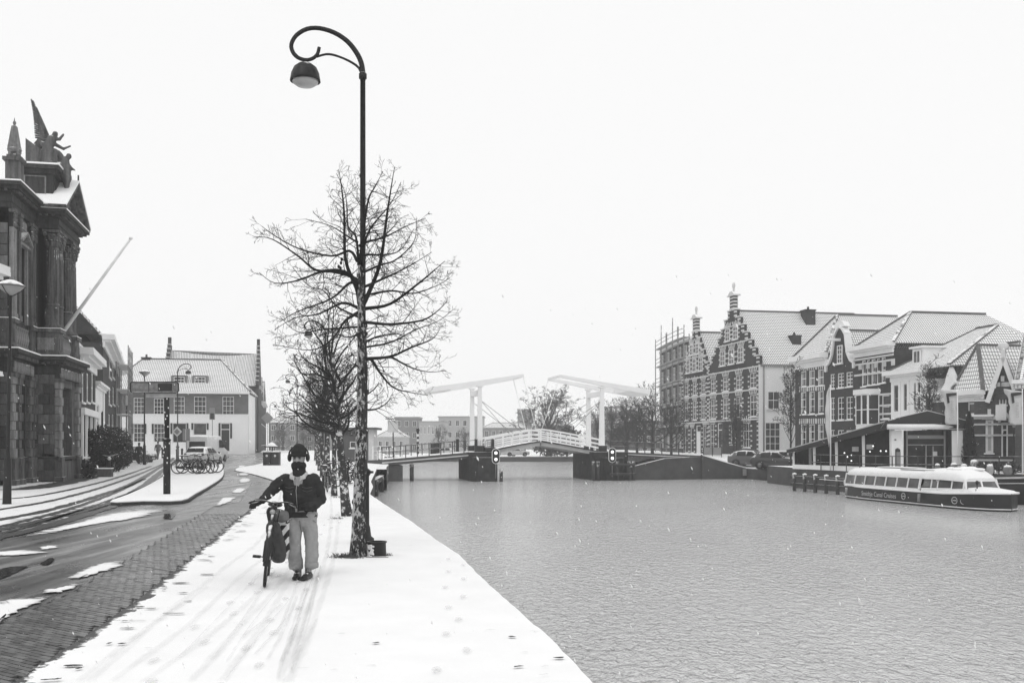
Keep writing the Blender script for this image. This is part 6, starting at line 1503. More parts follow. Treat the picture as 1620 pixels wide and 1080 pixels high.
for px in (284, 317):
    x, z = wb_.pt(px, 612, 1.4); d = MB(); d.box(x-.7, x+.7, 1.2, 3.4, 7.95, 9.3); d.box(x-.85, x+.85, 1.0, 3.5, 9.3, 9.38)
    for s in (-1, 1): d.box(x+s*.82-.1, x+s*.82+.1, 1.05, 1.25, 7.9, 9.28)
    o = d.build('dormer', GREYP, WBld); window(o, x, 8.1, 1.2, 1.1, 3, 3, y0=1.12, dep=.02)
sh = MB()
for q in wins[5:]+dr_:
    for s in (-1, 1): sh.box(q[0]+s*(q[2]/2+.12)-.1, q[0]+s*(q[2]/2+.12)+.1, -.12, -.07, q[1]+q[3]*.45, q[1]+q[3])
tag(sh.build('shutters', DKP, WBld), kind='stuff'); chimney(WBld, 4.0, 5.2, 11.0, 1.0, .8, .6, BRICK)
bb = thing('rear_building', 'large house with a sagging tiled roof and stepped end gable behind the white building', 'building', (gx(262, 129.5), 129.5, .3), R(12))
BWd = Frame(262, 129.5, R(12), .3).pt(404, 600)[0]; 
MB().box(0, BWd, 0, 10, -.5, 9.0).build('wall', BRICK, bb)
r = MB(); n = 8; v = []
for i in range(n+1): t = i/n; sag = -.45*math.sin(math.pi*t)-.3*t; v += [(BWd*t, -.2, 8.9), (BWd*t, 5, 13.9+sag)]
r.add(v, [(2*i, 2*i+2, 2*i+3, 2*i+1) for i in range(n)], False); r.add([(0,5,13.9),(BWd,5,13.6),(BWd,10.2,8.9),(0,10.2,8.9)], [(0,1,2,3)])
r.build('roof', TILE_D, bb)
co = MB(); 
for xg in (-.3, BWd):
    st = MB()
    for i in range(9):
        z0_ = 9.0+i*.62; hw = 5.3*(1-i/9)+.25; st.box(xg, xg+.4, 5-hw, 5+hw, z0_+(.001 if i else 0), z0_+.62)
        co.box(xg-.06, xg+.46, 5-hw-.05, 5-hw+.5, z0_+.6, z0_+.7)
        if xg > 0:
            for q in range(2): co.box(xg-.04, xg+.1, 5-hw-.02, 5-hw+.4, z0_+.1+q*.28, z0_+.22+q*.28)
    st.box(xg, xg+.4, 4.7, 5.3, 14.58, 15.6)
    if xg > 0: st.box(BWd, BWd+.4, -.2, 10.2, -.5, 9.0)
    st.build('stepped_gable', BRICK, bb)
tag(co.build('gable_coping', SILL, bb), kind='stuff')
# row of narrow facades running away behind it
for i, (pa, Da, pb, Db, hh, lb) in enumerate(((409, 134, 413, 147, 9.0, 'narrow house next behind the stepped gable at the far end of the street'), (413, 148, 417, 165, 7.5, 'second narrow house beyond the stepped gable, lower roof'), (417, 166, 421, 190, 8.2, 'last narrow house of the distant row at the street end'))):
    a = Vector((gx(pa, Da), Da)); c_ = Vector((gx(pb, Db), Db)); d = c_-a; an = math.atan2(d.y, d.x)
    f_ = Frame(pa, Da, an-math.pi*0, .35); Wd = d.length
    hs = thing('row_house', lb, 'house', (a.x, a.y, .35), an, 'distant row of house fronts'); ws = [(Wd*(k+.5)/4, z, 1.2, 1.8) for k in range(4) for z in (1, 4.2)]
    wallmesh(Wd, hh, ws, y=0, z0=-.5).box(0, Wd, .23, 8, -.5, hh).build('wall', BRICK, hs)
    for q in ws: window(hs, *q, cols=2, rows=2)
    roof(hs, 'perp', Wd, 8, hh, 4.0, TILE, BRICK); cornice(hs, Wd, hh-.4, .4, .3, SILL)
# ---------------------------------------------------------------- plants, motorbikes, cars along the left row
r_ = random.Random(21)
def bush(px, D, w, hgt, label, n=900, m=LEAF, depth=None, sz=.07):
    o = thing('bush', label, 'bush', (gx(px, D), D, 0)); leafmass(o, [(0, 0, hgt*.5, w, depth or w, hgt*.52), (w*.3, 0, hgt*.35, w*.8, w*.6, hgt*.4), (-w*.3, -.2, hgt*.6, w*.6, w*.6, hgt*.42)], n, sz, m, r_)
    MB().tube([(0, 0, 0), (.05, 0, hgt*.5), (-.1, 0, hgt*.8)], [.05, .04, .02], 5).tube([(0, 0, .2), (.3*w, .1, hgt*.6)], [.03, .02], 5).build('stem', TWIG, o); return o
bush(134, 49.5, .55, .95, 'low dark snow-dusted bush at the foot of the first white-fronted house', 700)
bush(152, 55, .95, 2.5, 'tall dark evergreen hedge plant against the second house', 3500)
bush(165, 60, 1.15, 2.8, 'widest dark evergreen in the clump before the left row', 4200)
bush(178, 66, 1.15, 2.8, 'dark evergreen right of the widest one in the clump before the left row', 4000)
bush(190, 74, .9, 2.9, 'last dark evergreen of the clump, beside the parked dark car', 3000)
pb = thing('planter', 'wooden tub with a snowy rim in front of the evergreen clump', 'planter', (gx(165, 51.5), 51.5, 0), R(8)); b = MB()
for k in range(9): b.box(-.36+k*.082, -.29+k*.082, -.2, -.16, 0, .45)
b.build('board', plain('tub_wood', .09, .8, .3, 6), pb); MB().box(-.38, .38, -.16, .25, 0, .42).build('tub', plain('tub_core', .06), pb); MB().box(-.4, .4, -.22, .27, .421, .47).build('snow_cover', SNOW, pb)
def motorbike(px, D, rz, label):
    o = thing('motor_scooter', label, 'scooter', (gx(px, D), D, 0), rz, 'scooters parked by the evergreens')
    tm = MB().tube([(0, -.06, 0), (0, .06, 0)], .27, 16).mesh('wheel', TYRE)
    for x in (-.62, .62): link('wheel', tm, o, (x, 0, .27))
    organic('body', [('c', [(-.6, 0, .55), (0, 0, .6), (.2, 0, .35), (.45, 0, .4), (.55, 0, .95)], [.14, .16, .13, .12, .1]), ('c', [(-.7, 0, .62), (-.3, 0, .75), (0, 0, .72)], [.1, .13, .1])], .03, DKP, o)
    MB().tube([(.5, -.33, 1.1), (.56, 0, 1.02), (.5, .33, 1.1)], .025, 6).build('handlebar', CHROME, o); MB().ell((.66, 0, .9), (.08, .1, .1), 6).build('headlight', SILL, o); MB().ell((-.35, 0, .86), (.4, .13, .07), 8).build('seat_snow', plain('seat_with_snow', .1, snow=.7), o)
    for s in (-1, 1): MB().tube([(.5, s*.22, 1.08), (.45, s*.3, 1.3)], .012, 4).ell((.45, s*.3, 1.33), (.02, .07, .05), 6).build('mirror', BLK, o)
motorbike(170, 55, R(-60), 'dark scooter standing just right of the wooden tub'); motorbike(178, 59, R(-70), 'dark scooter behind the first one, snow on its seat'); motorbike(187, 64, R(-65), 'dark scooter with a pale rounded front, last before the parked car')
car('parked_car', 'dark car parked side-on before the white building, behind the walking figure in black', (gx(207, 88), 88, 0), R(172), CARD)
car('parked_car', 'snow-covered car facing us in front of the white van, behind the parked bicycles', (gx(322, 76), 76, .0), R(-92), CARW)
car('parked_van', 'white van with snow on its roof, parked behind the snow-covered car', (gx(329, 89), 89, .0), R(-93), plain('white_van_paint', .55, .4, .08, 2, snow=.8), 'van')
# ================================================================ trees
def grow(b, p, d, L_, r, lev, rr, up=.25, split=3, sides=3, droop=0.0, wig=.18, ratio=.62, minr=.003, seg=None):
    """one limb as a bent tapering tube that throws side branches"""
    seg = seg or max(3, int(L_/.16)); seg = min(seg, 7); pts = [Vector(p)]; rs = [r]; d = Vector(d).normalized()
    for i in range(seg):
        d = (d+Vector((rr.gauss(0, wig), rr.gauss(0, wig), rr.gauss(0, wig)+up*(i/seg)-droop*(1-i/seg)))).normalized()
        pts.append(pts[-1]+d*L_/seg); rs.append(max(minr, r*(1-.75*(i+1)/seg)))
    b.tube(pts, rs, sides if lev else 3, cap=False, smooth=False)
    if lev <= 0: return
    n = split+rr.randrange(2)
    for k in range(n):
        t = rr.uniform(.25, 1.0); i = min(seg-1, int(t*seg)); q = pts[i].lerp(pts[i+1], t*seg-i)
        dd = (pts[i+1]-pts[i]).normalized(); s = dd.orthogonal().normalized(); s = Matrix.Rotation(rr.uniform(0, 6.28), 3, dd) @ s
        grow(b, q, dd*.75+s*rr.uniform(.5, .95), L_*ratio*rr.uniform(.6, 1.15)*(1.15-.5*t), rs[i]*.6, lev-1, rr, up, split, 3, droop*.5, wig, ratio, minr)
def spawn_twigs(b, pts, rs, rr, every=.1, L_=.5, lev=2, up=.2):
    L0 = L_; N_ = max(1, len(pts)-1)
    for ii, ((p, q), r) in enumerate(zip(zip(pts, pts[1:]), rs)):
        L_ = L0*(1.15-.78*ii/N_)
        n = max(1, int((q-p).length/every))
        for k in range(n):
            dd = (q-p).normalized(); s = dd.orthogonal().normalized(); s = Matrix.Rotation(rr.uniform(0, 6.28), 3, dd) @ s
            grow(b, p.lerp(q, rr.random()), dd*rr.uniform(.5, .9)+s, L_*rr.uniform(.45, 1.2), max(.003, min(.0085, r*.5)), lev, rr, up, 2, 3, .05, .12, .62, .0024)
def near_tree():
    rr = random.Random(12); D = 15.5
    base = G(566, 882); root = thing('tree', 'bare lime tree with a snow-flecked trunk in front of the tall curved street lamp', 'tree', base)
    P = lambda x, y, dy=0: W3(x/2.456+390, (y+max(0, 210-y)*.17)/2.456+240, D+dy)-base
    tk = [W3(566, 884, D)-base, W3(567.5, 845, D)-base, W3(569, 780, D)-base, W3(571, 710, D)-base, W3(573, 640, D)-base, W3(573, 560, D)-base, W3(572, 500, D)-base, W3(571, 450, D)-base, W3(570, 420, D)-base]
    tb = MB().tube(tk, [.145, .115, .098, .093, .086, .075, .064, .05, .036], 14)
    for k in range(26):      # burrs and pruning scars
        t = rr.uniform(.1, .95)*(len(tk)-1); i = int(t); q = tk[i].lerp(tk[min(i+1, 8)], t-i); a = rr.uniform(0, 6.28); w = lerp(.12, .06, t/8); tb.ell(q+Vector((math.cos(a)*w*.8, math.sin(a)*w*.8, 0)), (w*.45, w*.45, w*.5), 6)
    tb.build('trunk', BARK, root, uv=False)
    limbs = [([(448,600),(470,560),(520,430),(545,250),(560,140),(575,30)], .05, -.2), ([(440,590),(428,530),(385,420),(380,250),(370,130),(358,40)], .048, .3),
        ([(435,530),(405,480),(350,460),(270,460),(200,405),(100,340),(28,330)], .042, -.6), ([(432,500),(395,480),(300,465),(200,500),(110,510),(50,470)], .036, .6), ([(430,520),(400,510),(330,570),(200,620),(130,660)], .032, -.9),
        ([(440,612),(420,600),(370,588),(280,630),(190,645),(110,690)], .036, .4), ([(440,622),(415,635),(380,660),(330,730),(250,770),(115,750)], .036, -.3), ([(430,425),(400,385),(330,405),(200,375),(100,320),(60,290)], .03, .9), ([(430,350),(410,340),(330,290),(230,262)], .024, -.8),
        ([(448,610),(470,608),(560,590),(670,510),(730,460),(770,425)], .042, .2), ([(450,665),(470,663),(560,670),(680,655),(740,620),(780,580)], .038, -.5), ([(452,742),(470,735),(520,715),(600,710),(650,760)], .028, .8), ([(455,808),(480,803),(560,795),(640,760),(720,728),(750,690)], .04, -.1),
        ([(460,806),(485,808),(520,860),(570,915),(640,935),(705,945)], .034, .5), ([(455,1002),(500,1000),(540,980),(562,955)], .022, .3), ([(440,530),(470,520),(560,480),(640,440),(720,390)], .034, .8), ([(440,365),(470,350),(540,330),(620,290),(695,258)], .028, -.6),
        ([(440,410),(470,400),(540,400),(600,380),(650,300)], .028, .4), ([(560,795),(640,838),(710,855),(775,850)], .02, .6), ([(440,835),(420,835),(380,880),(330,940)], .022, -.4), ([(436,440),(425,330),(395,290),(385,160),(350,60)], .026, .7), ([(440,430),(470,200),(500,120),(530,50)], .028, .5), ([(445,440),(458,280),(452,150),(440,60)], .024, -.9),
        ([(440,700),(400,720),(330,700),(250,660)], .02, .7), ([(450,470),(520,440),(580,420),(650,350),(660,270)], .024, -1.0), ([(430,640),(350,600),(300,540),(240,520),(180,450)], .02, 1.0), ([(455,560),(560,540),(650,550),(740,520),(790,490)], .024, .9), ([(455,900),(420,930),(380,930)], .014, .3), ([(455,760),(560,740),(660,690),(740,660),(795,620)], .02, 1.0), ([(440,680),(300,690),(200,700),(130,640)], .02, .9), ([(450,390),(480,300),(560,200),(600,100)], .024, .6)]
    b = MB()
    for pts, r, dy in limbs:
        dy *= .95; n = len(pts); q = smooth3([P(x, y, dy*(i/(n-1))**1.1) for i, (x, y) in enumerate(pts)]); m = len(q); rs = [max(.005, r*.9*(1-.93*(i/(m-1))**.9)) for i in range(m)]
        b.tube(q, rs, 7, cap=True); spawn_twigs(b, q[m//5:], rs[m//5:], rr, .062, .5, 2, .12)
    for e in range(5): 
        q = tk[5+e % 4]; spawn_twigs(b, [q, q+Vector((0,0,.4))], [.02], rr, .12, .6, 2, .2)
    c = b.build('crown', TWIG, root, uv=False)
    lf = MB()
    for x, y in ((367,432),(365,452),(358,446),(370,418)): lf.ell(P(x, y), (.022, .012, .03), 5)
    lf.build('hanging_seeds', TWIG, root)
def smooth3(pts, n=4):
    out = []
    for i in range(len(pts)-1):
        p0, p1, p2, p3 = pts[max(0, i-1)], pts[i], pts[i+1], pts[min(len(pts)-1, i+2)]
        for j in range(n):
            t = j/n; out.append((2*p1+(p2-p0)*t+(2*p0-5*p1+4*p2-p3)*t*t+(3*p1-p0-3*p2+p3)*t**3)*.5)
    return out+[pts[-1]]
near_tree()
def tree_meshes(seed, H, th, r0, nl, ll, up, lev, split, minr, m, bark, spread=1.0, wig=.15, z0f=.42, lean=(0, 0)):
    rr = random.Random(seed); tk = []; n = 8
    for i in range(n+1): t = i/n; tk.append(Vector((lean[0]*t+rr.gauss(0, .02)*H*.05, lean[1]*t+rr.gauss(0, .02)*H*.05, H*th*t)))
    tb = MB().tube(tk, [r0*(1.25 if i == 0 else 1)*(1-.55*i/n) for i in range(n+1)], 8); b = MB()
    for k in range(nl):
        t = lerp(z0f, 1.0, (k+rr.random()*.8)/nl); i = min(n-1, int(t*n)); q = tk[i].lerp(tk[i+1], t*n-i); a = k*2.4+rr.uniform(-.4, .4)
        e = spread*(1.15-.75*(t-z0f)/(1-z0f)); grow(b, q, (math.cos(a)*e, math.sin(a)*e, up+(t-z0f)*1.3), ll*rr.uniform(.7, 1.1), r0*(1-.55*t)*.5, lev, rr, .22, split, 4, 0, wig, .62, minr)
    return tb.mesh('trunk', bark, False), b.mesh('crown', m, False)
def plant_tree(meshes, loc, label, rz=0, s=1.0, group=None, name='tree', sz=None):
    o = thing(name, label, 'tree', loc, rz, group); o.scale = (s, s, sz or s); link('trunk', meshes[0], o); link('crown', meshes[1], o); return o
TA = tree_meshes(31, 5.1, .86, .12, 24, 1.5, .35, 3, 3, .0055, TWIG, BARK_F, 1.0, .2, .48)
TB_ = tree_meshes(33, 5.1, .86, .11, 24, 1.5, .35, 3, 3, .0065, TWIG, BARK_F, 1.0, .2, .46)
for i, (px, D, lb) in enumerate(((549, 24.0, 'leaning bare tree with a snow-flecked trunk, first of the row behind the big lime'), (528.5, 33, 'bare street tree second in the row behind the lime, upright trunk'), (518, 39.4, 'bare street tree third in the row, directly right of the walker'), (510, 50, 'bare street tree fourth in the row beyond the walker'),
                       (505.5, 62, 'bare street tree fifth in the row beyond the walker'), (502, 76, 'bare street tree sixth in the row, small trunk near the path end'), (499, 92, 'bare street tree farthest in the row, near the path end'))):
    o = plant_tree(TA if i % 2 == 0 else TB_, (gx(px, D), D, h(D)), lb, i*1.9, 1.0, 'row of bare trees along the promenade')
    if i == 0: o.rotation_euler = (R(3), R(-8), R(40)); o.scale = (1.0, 1.0, .9)
    if i == 1: o.scale = (.85,)*3
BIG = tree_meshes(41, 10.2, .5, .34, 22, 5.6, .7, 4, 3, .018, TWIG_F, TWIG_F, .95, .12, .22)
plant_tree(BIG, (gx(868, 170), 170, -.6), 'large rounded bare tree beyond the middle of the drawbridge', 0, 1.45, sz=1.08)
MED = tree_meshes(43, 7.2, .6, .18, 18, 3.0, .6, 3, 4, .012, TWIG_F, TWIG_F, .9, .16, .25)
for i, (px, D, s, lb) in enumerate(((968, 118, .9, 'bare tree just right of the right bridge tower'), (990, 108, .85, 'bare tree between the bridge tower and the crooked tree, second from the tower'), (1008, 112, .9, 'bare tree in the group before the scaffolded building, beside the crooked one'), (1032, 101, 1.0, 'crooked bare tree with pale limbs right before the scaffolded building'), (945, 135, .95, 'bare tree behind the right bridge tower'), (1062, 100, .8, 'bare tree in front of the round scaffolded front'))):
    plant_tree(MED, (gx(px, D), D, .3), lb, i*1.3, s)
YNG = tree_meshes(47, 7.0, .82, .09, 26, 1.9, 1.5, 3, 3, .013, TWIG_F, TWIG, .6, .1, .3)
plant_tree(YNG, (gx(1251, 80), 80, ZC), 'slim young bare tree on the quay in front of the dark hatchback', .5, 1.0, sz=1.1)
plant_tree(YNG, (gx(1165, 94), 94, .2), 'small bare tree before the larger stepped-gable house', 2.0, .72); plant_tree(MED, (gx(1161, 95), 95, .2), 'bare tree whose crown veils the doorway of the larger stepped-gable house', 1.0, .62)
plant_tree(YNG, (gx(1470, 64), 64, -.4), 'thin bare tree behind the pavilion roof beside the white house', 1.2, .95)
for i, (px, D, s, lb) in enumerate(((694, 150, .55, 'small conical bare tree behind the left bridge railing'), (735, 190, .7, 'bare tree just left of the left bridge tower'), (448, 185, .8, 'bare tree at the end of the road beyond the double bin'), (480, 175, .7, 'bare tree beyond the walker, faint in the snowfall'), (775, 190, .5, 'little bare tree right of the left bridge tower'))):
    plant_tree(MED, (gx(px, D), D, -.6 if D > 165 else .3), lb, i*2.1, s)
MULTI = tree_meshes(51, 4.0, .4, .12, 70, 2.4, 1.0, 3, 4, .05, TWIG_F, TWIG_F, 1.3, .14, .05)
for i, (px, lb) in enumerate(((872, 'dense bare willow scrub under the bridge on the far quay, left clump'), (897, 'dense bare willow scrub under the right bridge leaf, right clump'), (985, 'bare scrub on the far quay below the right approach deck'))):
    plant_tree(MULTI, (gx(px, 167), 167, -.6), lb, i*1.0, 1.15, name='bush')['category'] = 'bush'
# grass tufts round trunks
def tuft(px, py, n, w, hh, label):
    p = G(px, py); r_ = random.Random(px); o = thing('grass_tuft', label, 'grass tuft', (p.x, p.y, .012)); b = MB()
    for _ in range(n):
        x, y = r_.gauss(0, w*.5), r_.gauss(0, w*.3); l = hh*r_.uniform(.4, 1.2); a = r_.uniform(0, 6.28); dx, dy = math.cos(a)*l*.7, math.sin(a)*l*.5
        b.add([(x-.004, y, 0), (x+.004, y, 0), (x+dx*.5+.003, y+dy*.5, l*.7), (x+dx, y+dy, l*.8), (x+dx*.5-.003, y+dy*.5, l*.7)], [(0,1,2,3,4)])
    b.build('blades', GRASSM, o, uv=False)
tuft(543, 884, 160, .2, .1, 'tuft of winter grass poking through snow left of the lime trunk'); tuft(560, 885, 60, .1, .07, 'small tuft of grass against the foot of the lime trunk'); tuft(532, 822, 50, .16, .07, 'thin grass showing through snow beside the leaning tree'); tuft(532, 788, 40, .2, .08, 'patch of grass by the second street tree'); tuft(608, 880, 50, .12, .06, 'few grass blades right of the black bucket')

# ================================================================ street lamps
def curl_lamp(label, loc, rz=0, group='tall curled street lamps'):
    r = thing('street_lamp', label, 'street lamp', loc, rz, group); s = 1/89.5; q = lambda px, py: Vector(((px-573)*s, 0, 1.8+(699-py)*s))
    MB().lathe([(.2, 0), (.2, .1), (.15, .14), (.13, .3), (.115, .34), (.112, 1.2), (.14, 1.24), (.14, 1.3), (.09, 1.34), (.075, 1.5), (.062, 1.6), (.06, 3.2), (.052, 3.22), (.05, 6.0), (.046, 8.2), (.07, 8.22), (.07, 8.3), (.045, 8.33)], n=14).build('pole', IRON, r)
    MB().lathe([(.02, 1.25), (.19, 1.25), (.19, 1.29), (.02, 1.29)], n=8).build('collar', IRON, r)
    arc = smooth3([q(*a) for a in ((573,128),(573,115),(570,98),(562,82),(548,65),(528,52),(505,45),(485,46),(468,56),(460,70),(462,82),(470,91),(482,95),(493,93),(501,86),(504,75))], 3)
    n = len(arc); MB().tube(arc, [.048*(1-.35*i/n) for i in range(n)], 8).build('curled_arm', IRON, r)
    MB().tube(smooth3([q(*a) for a in ((573,126),(567,108),(550,96),(530,88),(515,86),(500,90))], 3), .022, 6).build('brace', IRON, r)
    c = q(482, 127); MB().tube([q(482, 95), q(482, 103)], .02, 6).build('stem', IRON, r)
    MB().lathe([(.03, .30), (.12, .285), (.2, .22), (.245, .12), (.262, .02), (.268, -.02), (.25, -.02), (.24, .03), (.19, .15), (.03, .2)], tuple(c), 24).build('shade', IRON, r)
    MB().lathe([(.235, .0), (.22, -.05), (.15, -.1), (.02, -.115)], tuple(c), 20).build('glass_bowl', plain('opal_glass', .5, .2) if 'opal_glass' not in bpy.data.materials else bpy.data.materials['opal_glass'], r)
    return r
base = Vector((gx(574, 17.6), 17.6, .0)); L1 = curl_lamp('tallest street lamp with a curled arm and dome shade, standing behind the snow-flecked lime tree', base)
for loc, rz, lb in (((gx(281, 94), 94, h(94)), R(180), 'curled street lamp before the white building, its head to the right'), ((gx(515, 60), 60, 0), 0, 'curled street lamp whose curl shows through the bare crowns of the tree row'), ((gx(470, 112), 112, .3), R(8), 'distant curled street lamp rising directly above the walker'),
                    ((gx(427, 190), 190, .3), R(180), 'faint far curled street lamp at the end of the road, nearer of the two'), ((gx(436, 240), 240, .3), R(180), 'faintest far curled street lamp at the very end of the road')):
    c = copy_tree(L1); c.location = loc; c.rotation_euler[2] = rz; tag(c, lb)
# snow clinging to the near lamp
def disc_lamp(label, loc, sz=1):
    r = thing('street_lamp', label, 'street lamp', loc, 0, 'disc-headed street lamps'); MB().lathe([(.13, 0), (.12, .05), (.1, 1.3), (.075, 1.35), (.055, 1.5), (.045, 4), (.04, 6.0), (.06, 6.02), (.03, 6.1)], n=12).build('pole', IRON, r)
    MB().lathe([(.04, 6.05), (.1, 6.1), (.3, 6.24), (.37, 6.3), (.37, 6.33)], n=20).build('lamp_bowl', plain('milky_glass', .3, .3) if 'milky_glass' not in bpy.data.materials else bpy.data.materials['milky_glass'], r)
    MB().lathe([(.38, 6.3), (.4, 6.32), (.38, 6.35), (.25, 6.44), (.1, 6.5), (.01, 6.51)], n=20).build('hood', plain('hood_snow', .12, snow=.8) if 'hood_snow' not in bpy.data.materials else bpy.data.materials['hood_snow'], r)
    rb = MB()
    for k in range(3): a = R(120*k+20); rb.tube([(0, 0, 6.02), (math.cos(a)*.2, math.sin(a)*.2, 6.12), (math.cos(a)*.39, math.sin(a)*.39, 6.31)], .012, 5)
    rb.build('ribs', IRON, r); return r
d1 = disc_lamp('tall dark street lamp with a lens-shaped head in front of the museum', (gx(11, 28.9), 28.9, 0)); d1.rotation_euler[1] = R(1)
d2 = copy_tree(d1); d2.location = (gx(228.5, 79), 79, 0); d2.scale = (1.1, 1.1, 1.16); d2.rotation_euler[1] = 0; tag(d2, 'slim street lamp with a lens-shaped head beside the figure in black')
# ================================================================ street furniture on the left
p = G(264, 781, .1); sp = thing('guide_sign', 'long rounded sign box on a thick dark pillar, standing on the snowy traffic island', 'sign', (p.x, p.y, .1)); px2 = lambda x: (x-264)/1575*p.y; pz2 = lambda y: 1.7+(699-y)/1575*p.y
b = MB(); b.tube([(0, 0, 0), (0, 0, pz2(695))], .115, 14).tube([(0, 0, pz2(695)), (0, 0, pz2(604))], .085, 14); b.lathe([(.125, pz2(697)), (.135, pz2(695)), (.09, pz2(693))], n=14); b.build('pillar', IRON, sp)
b = MB(); x0, x1, z0, z1 = px2(209.5), px2(285), pz2(621), pz2(604.5); rr_ = .07
poly = [(x0+rr_-rr_*math.cos(a), z0+rr_-rr_*math.sin(a)) for a in (0, .5, 1.05, 1.57)]+[(x1-rr_+rr_*math.sin(a), z0+rr_-rr_*math.cos(a)) for a in (0, .5, 1.05, 1.57)]+[(x1-rr_+rr_*math.cos(a), z1-rr_+rr_*math.sin(a)) for a in (0, .5, 1.05, 1.57)]+[(x0+rr_-rr_*math.sin(a), z1-rr_+rr_*math.cos(a)) for a in (0, .5, 1.05, 1.57)]
b.prism(poly, -.17, -.09); sb_ = b.build('sign_box', plain('sign_box_face', .17, .6, .5, 8, snow=.8, flecks=.25, fsc=20), sp); MB().tube([(x, -.175, z) for x, z in poly+[poly[0]]], .022, 5).build('frame', DKP, sb_)
MB().box(px2(253), px2(275), -.185, -.172, z0+.05, z1-.05).box(px2(238), px2(239), -.18, -.171, z0+.02, z1-.02).build('panel', DKP, sb_)
MB().box(px2(233), px2(281), -.13, -.10, pz2(629), pz2(621.8)).build('lower_sign', plain('lower_sign_face', .3, .6, .25, 5, snow=.6), sp)
MB().tube([(x0+.25, -.06, pz2(612)), (x1-.1, -.06, pz2(612))], .04, 6).build('cross_arm', IRON, sp)
for k in range(18):
    a = rnd.uniform(3.6, 5.8); zz = rnd.uniform(.2, 3.5); r0_ = .118 if zz < pz2(695) else .088
    MB().ell((math.cos(a)*r0_, math.sin(a)*r0_, zz), (.02, .012, .03), 5).build('snow_spot', SNOW, sp)
# double litter container with a little roof
p = G(430, 736); bn = thing('litter_container', 'dark double litter container with snowy lids and round labels, on the promenade beyond the walker', 'litter bin', (p.x, p.y, 0)); 
for s in (-1, 1):
    o = MB().box(s*.32-.29, s*.32+.29, -.3, .3, 0, 1.0).box(s*.32-.31, s*.32+.31, -.33, .33, .95, 1.04).build('bin', DKP, bn); MB().tube([(s*.32, -.30, .75), (s*.32, -.325, .75)], .09, 12).build('round_label', SILL, o); MB().box(s*.32-.3, s*.32+.3, -.32, .32, 1.041, 1.11).build('snow_cover', SNOW, o)
MB().tube([(0, .1, 0), (0, .1, 1.45)], .05, 8).box(-.5, .5, -.3, .4, 1.4, 1.47).build('canopy', DKP, bn); MB().lathe([(.5, 1.47), (.35, 1.56), (.15, 1.75), (.01, 1.8)], n=12).build('snow_cover', SNOW, bn)
bk_ = G(596, 881); bu = thing('planter_bucket', 'short black round tub with snow on one side, at the foot of the lime tree', 'bucket', (bk_.x, bk_.y, 0)); MB().lathe([(.12, 0), (.15, .02), (.145, .22), (.16, .235), (.16, .25), (.13, .25), (.12, .12), (.02, .1)], n=20).build('tub', BLK, bu)
b = MB(); r_ = random.Random(6)
for k in range(60): a = r_.uniform(3.3, 4.5); z = r_.uniform(.02, .2); b.ell((math.cos(a)*.148, math.sin(a)*.148, z), (.02, .012, .018), 4)
b.build('stuck_snow', plain('stuck_snow', .7), bu); MB().box(-.14, .2, -.2, -.13, 0, .03).build('foot_board', TIMB, bu)
# traffic signs by the white building
def sign(px, py, D, htop, label, kind):
    o = thing('traffic_sign', label, 'traffic sign', (gx(px, D), D, h(D))); MB().tube([(0, 0, 0), (0, 0, htop)], .04, 6).build('post', GREYP, o)
    if kind == 'box': MB().box(-.28, .28, -.12, .05, htop-1.0, htop).build('board', GREYP, o); MB().box(-.05, .0, -.13, -.121, htop-.95, htop-.05).build('stripe', SILL, o)
    elif kind == 'dia': M = Matrix.Translation((0, -.06, htop-.5)) @ Matrix.Rotation(R(45), 4, 'Y'); MB().box(-.33, .33, -.02, .02, -.33, .33, M).build('board', SILL, o); MB().box(-.2, .2, -.03, -.021, -.2, .2, M).build('inner', GREYP, o)
    elif kind == 'two': MB().box(-.3, .3, -.08, -.04, htop-1.3, htop).build('board', GREYP, o); MB().box(-.2, .2, -.09, -.081, htop-1.25, htop-.6).build('panel', DKP, o)
    elif kind == 'square': M = Matrix.Translation((0, -.06, htop-.6)) @ Matrix.Rotation(R(45), 4, 'Y'); MB().box(-.55, .55, -.02, .02, -.55, .55, M).build('board', GREYP, o)
sign(295, 0, 82, 2.9, 'grey box-shaped sign on a thin post left of the snow-covered car', 'box'); sign(280.5, 0, 92.5, 3.2, 'pale diamond sign on the curled lamp before the white building', 'dia'); sign(336, 0, 108, 5.2, 'tall double sign board against the white wall left of the door', 'two'); sign(423, 0, 125, 5.0, 'grey diamond road sign seen against the street end, right of the stepped gable', 'square')
for i, (px, D, lb) in enumerate(((257, 100, 'dark thin bollard before the white building, left'), (280, 93, 'thick dark lower post of the curled lamp before the white building'), (288, 95, 'dark bollard right of the curled lamp'), (375, 118, 'small dark bin by the door of the white building'), (350, 114, 'short dark post left of the door of the white building'))):
    o = thing('bollard', lb, 'bollard', (gx(px, D), D, h(D))); MB().lathe([(.1, 0), (.1, .9), (.13, .95), (.08, 1.1), (.01, 1.12)] if i != 3 else [(.3, 0), (.35, .8), (.3, .9), (.02, .95)], n=10).build('post', DKP, o)
lg = thing('parking_meter', 'dark lamp bracket post left of the white building with a hanging lantern', 'lantern post', (gx(200, 84), 84, 0)); MB().tube([(0,0,0),(0,0,5.0)], .05, 6).build('post', DKP, lg); MB().lathe([(.08, 4.9), (.2, 5.1), (.22, 5.5), (.05, 5.75)], n=6).build('lantern', SILL, lg); lg.name = 'lantern_post'
